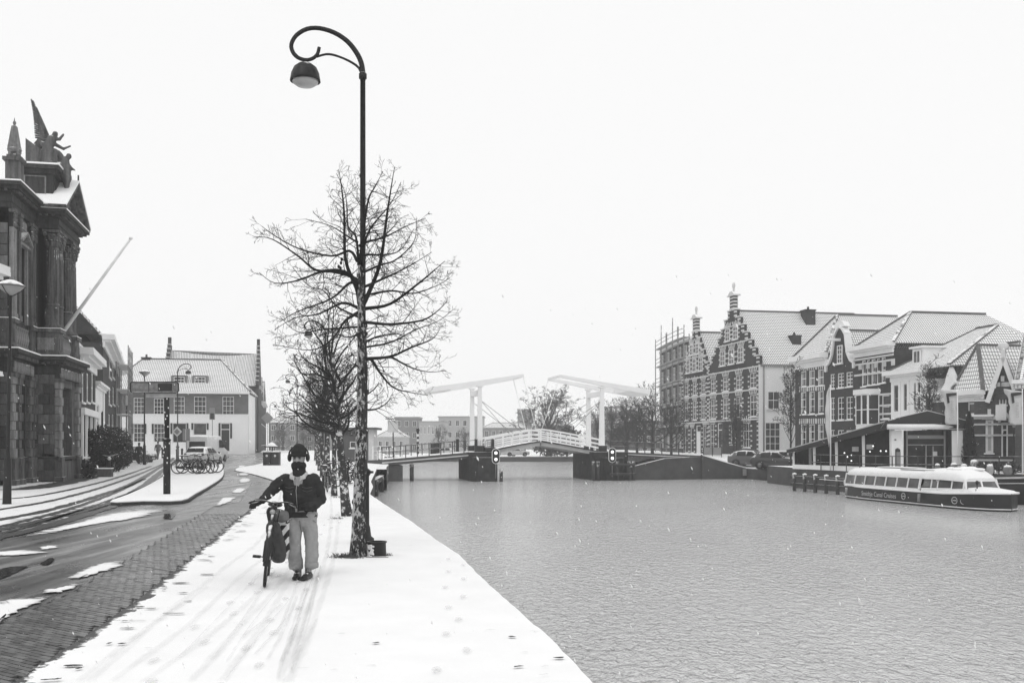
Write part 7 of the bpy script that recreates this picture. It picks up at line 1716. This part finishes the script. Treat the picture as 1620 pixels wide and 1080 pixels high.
# lamp post lantern on the right quay near the edge
lr = thing('quay_lantern', 'dark lantern on a post in front of the ornate brick house', 'lantern post', (gx(1604, 58.5), 58.5, -.05)); MB().lathe([(.12, 0), (.07, .5), (.045, .8), (.04, 2.6), (.06, 2.7)], n=8).build('post', DKP, lr); MB().lathe([(.08, 2.7), (.2, 3.2), (.22, 3.22), (.06, 3.4), (.03, 3.6)], n=6).build('lantern', GREYP, lr); MB().ell((0,0,3.55),(.2,.2,.14),8).build('snow_cap', SNOW, lr)
bl = thing('street_board', 'low slatted barrier and handrail on the ramp before the smaller stepped-gable house', 'barrier', (gx(1113, 96), 96, .35), R(-50)); MB().box(0, 2.2, 0, .05, .2, .95).build('board', GREYP, bl); 
for x in (0, 1.1, 2.2): MB().tube([(x, -.05, 0), (x, -.05, 1.15)], .035, 5).build('post', RAIL, bl)
MB().tube([(0, -.05, 1.12), (2.2, -.05, 1.12)], .03, 5).build('rail', RAIL, bl)
bw_ = thing('mooring_post', 'white mooring post on the far quay wall below the parked cars', 'mooring post', (gx(1178, 86.2), 86.2, WZ)); MB().box(-.15, .15, -.1, .1, .3, .85).build('post', GREYP, bw_)
st_ = thing('bridge_stairs', 'dark wall with a sloping snowy coping under the right approach span', 'wall', (0, 0, 0)); 
b = MB(); v = [(gx(992, 84), 84), (gx(1052, 84.5), 84.5), (gx(1110, 86), 86)]; zs = [gz(740, 84), gz(725, 84.5), .55]
for (p_, q_), (za, zb) in zip(zip(v, v[1:]), zip(zs, zs[1:])): b.add([(p_[0], p_[1], WZ-.5), (q_[0], q_[1], WZ-.5), (q_[0], q_[1], zb), (p_[0], p_[1], za), (p_[0], p_[1]+6, WZ-.5), (q_[0], q_[1]+6, WZ-.5), (q_[0], q_[1]+6, zb), (p_[0], p_[1]+6, za)], [(0,1,2,3),(3,2,6,7),(7,6,5,4),(0,3,7,4),(1,5,6,2)])
b.build('wall', QUAYM, st_); v2 = [(gx(1110, 86), 86), (gx(1150, 86.6), 86.6), (gx(1180, 87), 87), (gx(1215, 83), 83), (gx(1252, 78.5), 78.5)]; zs = [.72, .05, -.42, -.42, -.42]
w2b = thing('ramp_wall', 'dark snow-topped quay wall ramping down from the bridge to the parked cars', 'wall'); b = MB(); sn = MB()
v2 = [(gx(978, 85.3), 85.3)]+v2; zs = [.9]+zs
for (p_, q_), (za, zb) in zip(zip(v2, v2[1:]), zip(zs, zs[1:])):
    if p_ == v2[0]: continue
    b.add([(p_[0], p_[1]-.3, WZ-.5), (q_[0], q_[1]-.3, WZ-.5), (q_[0], q_[1]-.3, zb), (p_[0], p_[1]-.3, za), (p_[0], p_[1]+.4, WZ-.5), (q_[0], q_[1]+.4, WZ-.5), (q_[0], q_[1]+.4, zb), (p_[0], p_[1]+.4, za)], [(0,1,2,3),(3,2,6,7),(7,6,5,4),(0,3,7,4),(1,5,6,2)])
    sn.add([(p_[0], p_[1]-.32, za+.01), (q_[0], q_[1]-.32, zb+.01), (q_[0]+1, q_[1]+7, zb+.03), (p_[0]+1, p_[1]+7, za+.03), (p_[0], p_[1]-.32, za-.07), (q_[0], q_[1]-.32, zb-.07)], [(0,1,2,3),(4,5,1,0)])
b.build('wall', QUAYM, w2b); sn.build('snow_cover', SNOW, w2b)
# ================================================================ bicycles
def bicycle(name, label, loc, rz, group=None, snowy=False, lean=0, fine=True):
    """x forward, rear hub over the origin"""
    r = thing(name, label, 'bicycle', loc, rz, group); r.rotation_euler = (lean, 0, rz); RR = .345; fm = DKP if not snowy else IRON
    wb = MB(); n = 28; wb.tube([(math.cos(2*math.pi*k/n)*RR, 0, math.sin(2*math.pi*k/n)*RR) for k in range(n+1)], .02, 6, cap=False)
    wm_ = wb.mesh('tyre', TYRE, False); rb = MB(); rb.tube([(math.cos(2*math.pi*k/n)*(RR-.03), 0, math.sin(2*math.pi*k/n)*(RR-.03)) for k in range(n+1)], .012, 5, cap=False); rm_ = rb.mesh('rim', CHROME, False)
    sp_ = MB()
    for k in range(18): a = 2*math.pi*k/18; sp_.tube([(0, .02*(1 if k % 2 else -1), 0), (math.cos(a)*(RR-.03), 0, math.sin(a)*(RR-.03))], .0022, 3, cap=False)
    sp_.tube([(0, -.04, 0), (0, .04, 0)], .022, 8); sm_ = sp_.mesh('spokes', CHROME, False)
    for x in (0, 1.1):
        w = link('wheel', wm_, r, (x, 0, RR+.02)); link('rim', rm_, w); link('spokes', sm_, w)
        m_ = MB(); m_v = []
        arc = [R(a) for a in (range(20, 200, 12) if x == 0 else range(-8, 150, 12))]
        for a in arc: m_v.append([(x+math.cos(a)*(RR+.05), -.035, RR+.02+math.sin(a)*(RR+.05)), (x+math.cos(a)*(RR+.065), 0, RR+.02+math.sin(a)*(RR+.065)), (x+math.cos(a)*(RR+.05), .035, RR+.02+math.sin(a)*(RR+.05))])
        loft(m_, m_v); o = m_.build('mudguard', fm, r, uv=False); so = o.modifiers.new('t', 'SOLIDIFY'); so.thickness = .004
    BBk = (.42, 0, .29); ST = (.25, 0, .88); HT = (.9, 0, .88); HB = (.96, 0, .66)
    f = MB(); f.tube([BBk, ST], .017, 8).tube([HT, HB], .02, 8).tube([HB, BBk], .02, 8).tube([(.9, 0, .84), (.31, 0, .66)], .015, 8)
    for s in (-1, 1): f.tube([BBk, (0, s*.06, RR+.02)], .01, 6).tube([(.28, 0, .78), (0, s*.06, RR+.02)], .009, 6).tube([HB, (1.0, s*.05, .55), (1.1, s*.05, RR+.02)], .012, 6)
    f.build('frame', fm, r, uv=False)
    MB().box(-.28, .22, -.07, .07, .755, .775).tube([(-.2, .07, .76), (0, .07, .37)], .007, 5).tube([(-.2, -.07, .76), (0, -.07, .37)], .007, 5).build('luggage_rack', fm, r)
    s_ = MB(); s_.ell((.2, 0, .97), (.14, .1, .04), 8).ell((.3, 0, .975), (.1, .04, .03), 8).tube([ST, (.24, 0, .95)], .013, 6); s_.build('saddle', BLK if not snowy else plain('saddle_snow', .05, snow=.8) if 'saddle_snow' not in bpy.data.materials else bpy.data.materials['saddle_snow'], r)
    h_ = MB(); h_.tube([HT, (.87, 0, 1.04)], .014, 6).tube(smooth3([Vector(q) for q in ((.70, -.25, 1.0), (.8, -.23, 1.03), (.9, -.12, 1.05), (.9, 0, 1.03), (.9, .12, 1.05), (.8, .23, 1.03), (.70, .25, 1.0))]), .011, 6); ho = h_.build('handlebar', fm, r, uv=False)
    for s in (-1, 1): MB().tube([(.69, s*.253, .998), (.8, s*.232, 1.028)], .017, 8).build('grip', BLK, ho); MB().tube([(.86, s*.18, 1.035), (.92, s*.22, 1.02), (.84, s*.27, 1.0)], .006, 5).build('brake_lever', CHROME, ho)
    c = MB(); c.tube([(BBk[0], -.06, BBk[2]), (BBk[0], .06, BBk[2])], .02, 8).tube([(BBk[0], -.055, BBk[2]), (BBk[0], -.045, BBk[2])], .09, 16); c.build('chainring', fm, r); 
    MB().add([(-.08, -.075, .29), (.5, -.075, .24), (.52, -.075, .36), (-.06, -.075, .42), (-.08, -.05, .29), (.5, -.05, .24), (.52, -.05, .36), (-.06, -.05, .42)], [(0,1,2,3),(7,6,5,4),(3,2,6,7),(0,4,5,1),(0,3,7,4),(1,5,6,2)]).build('chain_case', BLK, r)
    for s, a in ((-1, R(8)), (1, R(188))):
        e = (BBk[0]+math.cos(a)*.17, s*.09, BBk[2]+math.sin(a)*.17); p_ = MB(); p_.tube([(BBk[0], s*.08, BBk[2]), (e[0], s*.09, e[2])], .011, 6); cr_ = p_.build('crank', CHROME, r)
        q = MB()
        for dx in (-.04, .04): q.box(e[0]+dx-.008, e[0]+dx+.008, min(s*.1, s*.2), max(s*.1, s*.2), e[2]-.014, e[2]+.014)
        for dy in (.11, .15, .19): q.box(e[0]-.04, e[0]+.04, s*dy-.008, s*dy+.008, e[2]-.012, e[2]+.012)
        q.build('pedal', BLK, cr_)
    MB().lathe([(.02, 0), (.032, .03), (.035, .06)], n=10, M=Matrix.Translation((1.0, 0, .93)) @ Matrix.Rotation(R(90), 4, 'Y')).build('headlamp', CHROME, r); MB().ell((-.3, 0, .7), (.015, .035, .03), 6).build('rear_reflector', GREYP, r)
    if fine and not snowy: MB().tube([(.9, 0, 1.02), (1.0, .03, .98), (1.02, .02, .8), (1.0, .03, .6)], .004, 4).build('cable', BLK, r)
    return r
BX = Vector((-3.27, 13.34, .012)); BA = math.atan2(-.98, .20)
bike = bicycle('bicycle', 'black city bicycle pushed towards us by the walker, dark bag hanging from its bars', BX, BA, lean=R(-6))
# what the bicycle carries: a dark drooping bag in front, a striped carrier behind, a pale cloth roll
def to_bike(px, py, D): return W3(px, py, D)
BS = -3.5
bag = thing('hanging_bag', 'dark cloth bag hanging from the handlebar in front of the striped carrier', 'bag', W3(437, 840, 12.45)); o0 = bag.location
P = lambda x, y, d=0: tuple(W3(x-3.5, y, 12.45+d)-o0)
organic('bag_cloth', [('c', [P(433, 828), P(437, 850), P(443, 875)], [.05, .08, .09]), ('c', [P(430, 832), P(432, 850)], [.045, .06]), ('c', [P(441, 830), P(447, 862), P(449, 880)], [.04, .07, .06]), ('e', P(444, 884), (.09, .07, .05))], .012, plain('dark_bag_cloth', .05, .8, .3, 9), bag, 5, disp=(.02, .06))
MB().tube([P(430, 808), P(430, 822), P(433, 834)], .008, 5).tube([P(446, 806), P(443, 820), P(441, 834)], .008, 5).build('strap', BLK, bag)
sb2 = thing('striped_carrier', 'carrier bag with broad diagonal black and white stripes on the bicycle', 'bag', W3(450, 853, 12.85)); o0 = sb2.location; P = lambda x, y, d=0: tuple(W3(x, y, 12.85+d)-o0)
def stripe_mat():
    t = NT('diagonal_stripes'); w = t.n('TexWave'); w.wave_type = 'BANDS'; w.bands_direction = 'X'; t.l(t.coord('Object', rot=(0, R(-38), 0)), w.inputs['Vector']); w.inputs['Scale'].default_value = 2.9; w.inputs['Distortion'].default_value = .25
    return t.fin(t.mix(t.ramp(w.outputs['Fac'], .5, .54), .03, .75), .7)
b = MB(); b.prism([(P(441, 0)[0], P(0, 830)[2]), (P(458.5, 0)[0], P(0, 824)[2]), (P(459, 0)[0], P(0, 868)[2]), (P(455, 0)[0], P(0, 884)[2]), (P(448, 0)[0], P(0, 880)[2])][::-1], -.1, .1); so = b.build('carrier_cloth', stripe_mat(), sb2); bv = so.modifiers.new('b', 'BEVEL'); bv.width = .015; bv.segments = 2
MB().box(P(436, 0)[0], P(457, 0)[0], -.12, .1, P(0, 829)[2], P(0, 821)[2]).build('rim', WHITE, sb2)
ro = thing('front_bundle', 'grey rolled cloth and dark lamp bundle strapped behind the handlebar', 'bundle', W3(440, 814, 12.6)); o0 = ro.location; P = lambda x, y, d=0: tuple(W3(x, y, 12.6+d)-o0)
organic('roll', [('c', [P(437, 812), P(448, 816)], [.07, .08]), ('e', P(445, 820), (.1, .08, .05))], .012, plain('grey_roll_cloth', .13, .8, .2, 9), ro, 4, disp=(.015, .05)); organic('dark_pouch', [('c', [P(428, 808), P(430, 826)], [.055, .05]), ('c', [P(434, 806), P(432, 822)], [.05, .05])], .012, BLK, ro, 4, disp=(.02, .05))
MB().tube([P(451, 806), P(453, 818), P(453, 828)], .01, 6).build('side_strut', BLK, ro); MB().box(P(431, 0)[0], P(437, 0)[0], -.16, -.14, P(0, 832)[2], P(0, 826)[2]).build('white_reflector', WHITE, ro)
# ================================================================ the walker
def walker():
    D = 12.95; o = Vector((gx(479, D), D, .012)); r = thing('person', 'person in a dark jacket, wide grey trousers, beanie, headphones and face scarf pushing a bicycle', 'person', o)
    k = 121.7; P = lambda px, py, y=0: ((px-479)/k, y, 1.79-(py-699)/k)
    body = [('e', P(472.5, 724), (.083, .1, .118)), ('c', [P(473, 738), P(474, 752)], [.06, .07]), ('e', P(472, 729, -.098), (.014, .022, .022)), ('c', [P(474, 760), P(477, 790), P(478, 815)], [.12, .13, .12]),
            ('c', [P(471, 815), P(469, 855, .0), P(470, 895, .05), P(471, 911, .06)], [.09, .06, .045, .04]), ('c', [P(489, 815), P(491, 855, -.02), P(488, 900), P(487, 911)], [.09, .06, .045, .04]),
            ('e', P(457.5, 726, .01), (.014, .03, .035)), ('e', P(487.5, 726, .01), (.014, .03, .035))]
    organic('body', body, .012, plain('skin_tone', .3, .5, .08, 20), r, 3)
    for s in (-1, 1): MB().ell(((472.5-479)/k+s*.032, -.094, P(0, 725)[2]), (.017, .01, .008), 6).build('eye', plain('dark_eye', .03, .2) if 'dark_eye' not in bpy.data.materials else bpy.data.materials['dark_eye'], r); MB().tube([((472.5-479)/k+s*.015, -.102, P(0, 723)[2]), ((472.5-479)/k+s*.05, -.095, P(0, 722.6)[2])], .005, 4).build('eyebrow', BLK, r)
    jm = plain('dark_jacket_cord', .028, .9, .35, 14, flecks=.10, fsc=16, bump=.006, bsc=60)
    hand_l = Vector((gx(405, 12.6)-o.x, 12.6-o.y, gz(797, 12.6)-o.z)); wl = hand_l+Vector((.07, .03, .05))
    torso = [('e', P(473, 757), (.2, .11, .06)), ('c', [P(461, 765), P(463, 790), P(465, 808)], [.12, .125, .115]), ('c', [P(488, 765), P(488, 790), P(487, 808)], [.12, .125, .115]), ('e', P(476, 785, -.02), (.185, .14, .22)), ('c', [P(463, 814), P(490, 814)], [.105, .105]),
             ('c', [P(453, 759), P(439, 768, -.06), (P(434, 0)[0], -.18, P(0, 776)[2]), tuple(wl)], [.088, .08, .068, .05]),
             ('c', [P(496, 759), P(504, 775, .03), P(508.5, 790, .02), P(499, 799, -.12), P(488, 800, -.17)], [.088, .08, .068, .06, .05])]
    organic('jacket', torso, .011, jm, r, 5, disp=(.03, .07))
    jt = MB(); jt.tube([P(474, 757, -.13), P(472.5, 775, -.158), P(474, 795, -.162), P(475, 806, -.155)], .004, 5); jt.build('zip', CHROME, r)
    sm = MB()
    for x0, x1 in ((455, 468), (481, 497)): sm.tube([P(x0, 770, -.13), P((x0+x1)/2, 771, -.15), P(x1, 770, -.13)], .0035, 4).tube([P(x0, 774.5, -.13), P((x0+x1)/2, 777, -.152), P(x1, 774.5, -.13)], .0025, 4)
    sm.build('pocket_flaps', plain('jacket_seam', .09), r)
    hem = MB(); hem.lathe([(1, -.02), (1.02, 0), (1.02, .035), (1, .05)], P(476.5, 815), 24, sx=.198, sy=.13); hem.build('waistband', jm, r)
    cl = []
    for s in (-1, 1):
        x = lambda v: (473.5+s*v-479)/k
        cl.append(('c', [(x(9), .05, P(0, 748)[2]), (x(11.5), -.04, P(0, 750)[2]), (x(8.5), -.115, P(0, 756)[2])], [.025, .024, .02])); cl.append(('p', [[(x(4), -.10), (x(13), -.085), (x(12), -.125), (x(5), -.145)][::s], P(0, 757)[2], P(0, 752)[2]])); cl.append(('c', [(x(10), -.09, P(0, 752)[2]), (x(4.5), -.14, P(0, 759.5)[2])], [.022, .008]))
    cl.append(('c', [((473.5-479-9)/k, .05, P(0, 748)[2]), ((473.5-479)/k, .09, P(0, 746)[2]), ((473.5-479+9)/k, .05, P(0, 748)[2])], [.025, .025, .025]))
    organic('fleece_collar', cl, .007, plain('fleece', .5, .9, .12, 30, bump=.006, bsc=80), r, 3)
    organic('face_scarf', [('e', P(472.5, 737), (.1, .112, .078)), ('e', P(472.5, 732.5, -.055), (.056, .062, .034)), ('c', [P(473, 741), P(474, 750, -.02)], [.088, .088]), ('e', P(474, 750, -.07), (.05, .04, .05))], .008, plain('scarf_knit', .022, .9, .25, 20, bump=.006, bsc=60), r, 3, disp=(.012, .03))
    organic('beanie', [('e', P(472.5, 715.5), (.102, .115, .088)), ('e', P(473, 711), (.085, .09, .08))], .008, plain('beanie_knit', .025, .9, .25, 18, bump=.006, bsc=70), r, 3)
    MB().lathe([(1, -.02), (1.06, -.012), (1.07, .012), (1, .024)], P(472.5, 720), 24, sx=.1, sy=.112).build('beanie_cuff', bpy.data.materials['beanie_knit'], r)
    hp = MB(); c = P(472.5, 720); hp.tube([(c[0]+math.cos(R(a))*.127, .0, c[2]-.005+math.sin(R(a))*.128) for a in range(-5, 190, 13)], .011, 6); ho = hp.build('headphones', BLK, r)
    for s in (-1, 1): MB().ell((c[0]+s*.118, 0, c[2]-.03), (.028, .045, .055), 10).build('ear_cup', BLK, ho)
    # trousers: wide legs ending in loose hems
    tm_ = plain('grey_trousers', .3, .85, .13, 8, bump=.004, bsc=70)
    organic('trousers', [('c', [P(469, 815), P(488, 815)], [.12, .12]), ('c', [P(467.5, 820), P(466, 850, -.07), P(466, 872, -.03), P(467, 893, .04)], [.108, .094, .09, .092]), ('c', [P(488.5, 820), P(492, 850, .02), P(493, 872, .03), P(493, 891, .0)], [.103, .09, .086, .086]), ('e', P(478, 824), (.17, .12, .09))], .011, tm_, r, 5, disp=(.035, .08))
    for px, py, y in ((467.5, 900.5, .04), (493, 898, .0)): MB().lathe([(.9, .0), (1.0, .01), (1.02, .04), (.98, .07)], P(px, py, y), 20, sx=.09, sy=.09).build('hem', tm_, r)
    sw_ = MB(); sw_.tube([P(477.5, 822, -.13), P(478, 832, -.115), P(479, 840, -.09)], .004, 4); sw_.tube([P(497, 822, -.09), P(501, 826, -.05)], .003, 4); sw_.tube([P(457, 822, -.1), P(464, 822, -.13), P(466, 818, -.13)], .003, 4); sw_.build('pocket_seam', plain('seam_grey', .1), r)
    # shoes
    for px, y, a in ((470.5, .0, R(8)), (487.5, -.06, R(-4))):
        sh = organic('shoe', [('c', [(0, .1, .05), (0, 0, .055), (0, -.12, .045)], [.05, .052, .046]), ('e', (0, -.15, .04), (.058, .085, .04)), ('c', [(0, .07, .06), (0, .06, .11)], [.045, .04])], .008, BLK, r, 3, loc=(P(px, 0)[0], y, .0), rz=a)
        MB().hprism([(-.045, .14), (-.045, -.05), (-.062, -.15), (-.035, -.235), (.035, -.235), (.062, -.15), (.045, -.05), (.045, .14)][::1], 0, .018).build('sole', SILL, sh)
        MB().tube([(-.03, -.05, .095), (.03, -.07, .09)], .005, 4).tube([(.03, -.05, .1), (-.03, -.08, .087)], .005, 4).build('laces', SILL, sh)
        sc_ = MB().tube([(P(px, 0)[0], y+.06, .09), (P(px, 0)[0], y+.055, .2)], .042, 10).build('sock', plain('patterned_sock', .2, .8, .7, 30) if 'patterned_sock' not in bpy.data.materials else bpy.data.materials['patterned_sock'], r)
    # gloves: palm, four unequal fingers bent over the grip, thumb from the side of the palm
    H = hand_l; gp = [('c', [wl, wl.lerp(H, .55)], [.042, .04]), ('e', H+Vector((.012, .0, .02)), (.048, .035, .045))]
    for i, (dx, L_) in enumerate(((-.052, .055), (-.028, .065), (-.002, .068), (.022, .058))):
        a = H+Vector((dx*.8+.01, -.02, .01)); m1 = a+Vector((-.022, -.034, -.018)); m2 = m1+Vector((-.004+dx*.1, -.006, -L_*.62)); gp.append(('c', [a, m1, m2], [.0155, .014, .0115]))
    gp.append(('c', [H+Vector((.0, -.01, .035)), H+Vector((-.045, -.028, .028)), H+Vector((-.078, -.03, .018))], [.018, .015, .012]))
    organic('glove', gp, .0055, plain('black_glove', .012, .6, .2, 20), r, 2)
    H2 = Vector(P(486, 801, -.2)); gp = [('e', H2, (.05, .035, .042)), ('c', [Vector(P(494, 800, -.16)), H2], [.042, .036])]
    for i in range(4): a = H2+Vector((-.02, -.012, .022-.017*i)); m1 = a+Vector((-.04, -.02, -.004)); m2 = m1+Vector((-.015, .022, -.014+(i-1.5)*.002)); gp.append(('c', [a, m1, m2], [.014, .0128, .011]))
    gp.append(('c', [H2+Vector((.0, -.02, .03)), H2+Vector((-.028, -.04, .032)), H2+Vector((-.05, -.045, .022))], [.016, .014, .011]))
    organic('glove', gp, .0055, bpy.data.materials['black_glove'], r, 2)
walker()
# ---------------------------------------------------------------- parked bicycles on the island
proto = bicycle('parked_bicycle', 'front bicycle of the cluster on the traffic island, side on with snow on its rims', (gx(289, 54)-.0, 53.2, .1), R(4), 'bicycles parked on the traffic island', snowy=True, fine=False)
for x, y, a, lb in ((gx(287, 54)+.1, 53.9, R(9), 'second bicycle of the island cluster, just behind the front one'), (gx(298, 54)+.1, 54.4, R(-6), 'third bicycle of the island cluster, shifted right of the front two'), (gx(302, 54.6)+.2, 54.9, R(12), 'bicycle at the back of the island cluster, front wheel turned away'), (gx(311, 52.8), 52.9, R(70), 'bicycle at the right end of the island cluster, seen nearly from the front')):
    c = copy_tree(proto); c.location = (x, y, .1); c.rotation_euler[2] = a; tag(c, lb)
c = copy_tree(proto); c.location = (gx(513, 34.5), 34.5, .01); c.rotation_euler[2] = R(95); tag(c, 'bicycle leaning among the tree trunks right of the walker', 'bicycle', ''); 
c = copy_tree(proto); c.location = (gx(519, 38.5), 38.5, .01); c.rotation_euler[2] = R(80); tag(c, 'second bicycle parked against the tree row, behind the first', 'bicycle', '')
bsh = thing('bush', 'dark ivy-like shrub at the foot of the tree row beside the leaning trunk', 'bush', (gx(549, 42), 42, 0)); leafmass(bsh, [(0, 0, .55, .38, .3, .6)], 700, .06, LEAF, random.Random(77)); MB().tube([(0,0,0),(.05,0,.8)], .03, 5).build('stem', TWIG, bsh)
# ---------------------------------------------------------------- distant walkers
def stroller(px, D, label, mt, step=.12, pack=None, rz=0):
    r = thing('person', label, 'person', (gx(px, D), D, h(D)), rz)
    organic('body', [('e', (0, 0, 1.62), (.09, .1, .12)), ('c', [(0, 0, 1.5), (0, 0, 1.4)], [.06, .08]), ('c', [(-.17, 0, 1.38), (.17, 0, 1.38)], [.08, .08]), ('c', [(0, 0, 1.3), (0, 0, .95)], [.19, .17]), ('c', [(-.21, 0, 1.36), (-.3, .02, 1.1), (-.26, -.1, .88)], [.075, .06, .045]), ('c', [(.21, 0, 1.36), (.3, 0, 1.1), (.27, -.12, .92)], [.075, .06, .045]),
        ('c', [(-.09, 0, .92), (-.1, step, .5), (-.1, step*.8, .1)], [.11, .08, .06]), ('c', [(.09, 0, .92), (.1, -step, .5), (.1, -step*1.6, .08)], [.11, .08, .06]), ('e', (-.1, step*.6, .05), (.05, .12, .05)), ('e', (.1, -step*1.9, .05), (.05, .12, .05))], .02, mt, r, 3)
    MB().ell((0, .01, 1.68), (.1, .11, .1), 8).build('hat', BLK, r)
    if pack: MB().ell((-.05, .15, 1.2), (.16, .12, .22), 8).build('rucksack', pack, r)
    return r
stroller(220, 82, 'dark-clad figure walking away beside a bicycle, left of the slim lamp post', BLK, pack=DKP)
c = copy_tree(proto); c.location = (gx(225, 81.5), 81.2, 0); c.rotation_euler[2] = R(88); tag(c, 'bicycle walked along by the dark-clad figure near the slim lamp', 'bicycle', '')
stroller(250, 96, 'distant person in mid-grey coat with a pale bag crossing before the white building', plain('coat_grey', .12), .2, SILL)
# ================================================================ falling snow
r_ = random.Random(99); b = MB()
for i in range(2000):
    D = 2.2+38*r_.random()**1.3; px = r_.uniform(-40, 1660); py = r_.uniform(430, 1100); p = W3(px, py, D)
    if p.z < .02: continue
    s = r_.uniform(.0016, .0036)*(1 if D < 14 else 1.5); a = Vector((.45, 0, -1)).normalized()*s*1.9; u = Vector((1, 0, .45)).normalized()*s*r_.uniform(.5, 1); w = Vector((0, s*.8, 0))
    b.add([p-a, p+u, p+w, p-u, p-w, p+a], [(0,1,2),(0,2,3),(0,3,4),(0,4,1),(5,2,1),(5,3,2),(5,4,3),(5,1,4)])
t = NT('snowflake'); t.p.inputs['Base Color'].default_value = g3(.95); tr_ = t.n('BsdfTranslucent'); tr_.inputs[0].default_value = g3(.95); ms_ = t.n('MixShader'); ms_.inputs[0].default_value = .5
t.l(t.p.outputs[0], ms_.inputs[1]); t.l(tr_.outputs[0], ms_.inputs[2]); t.l(ms_.outputs[0], t.out.inputs[0])
fs = b.build('falling_snow', t.m, uv=False); tag(fs, 'snowflakes falling through the air', 'snow', kind='stuff')
# ================================================================ snow-laden air
HZD = 0.0009
t = bpy.data.materials.new('haze'); t.use_nodes = True; q = t.node_tree; q.nodes.clear(); vo = q.nodes.new('ShaderNodeVolumePrincipled'); ou = q.nodes.new('ShaderNodeOutputMaterial'); q.links.new(vo.outputs[0], ou.inputs['Volume'])
vo.inputs['Color'].default_value = g3(.97); vo.inputs['Density'].default_value = HZD; vo.inputs['Anisotropy'].default_value = 0.0
tag(MB().box(-1500, 1500, -60, 3600, -2.6, 22).build('haze', t, uv=False), 'pale haze of falling snow', 'haze', kind='stuff')
for o in list(sc.objects):
    if o.get('group') == '': del o['group']
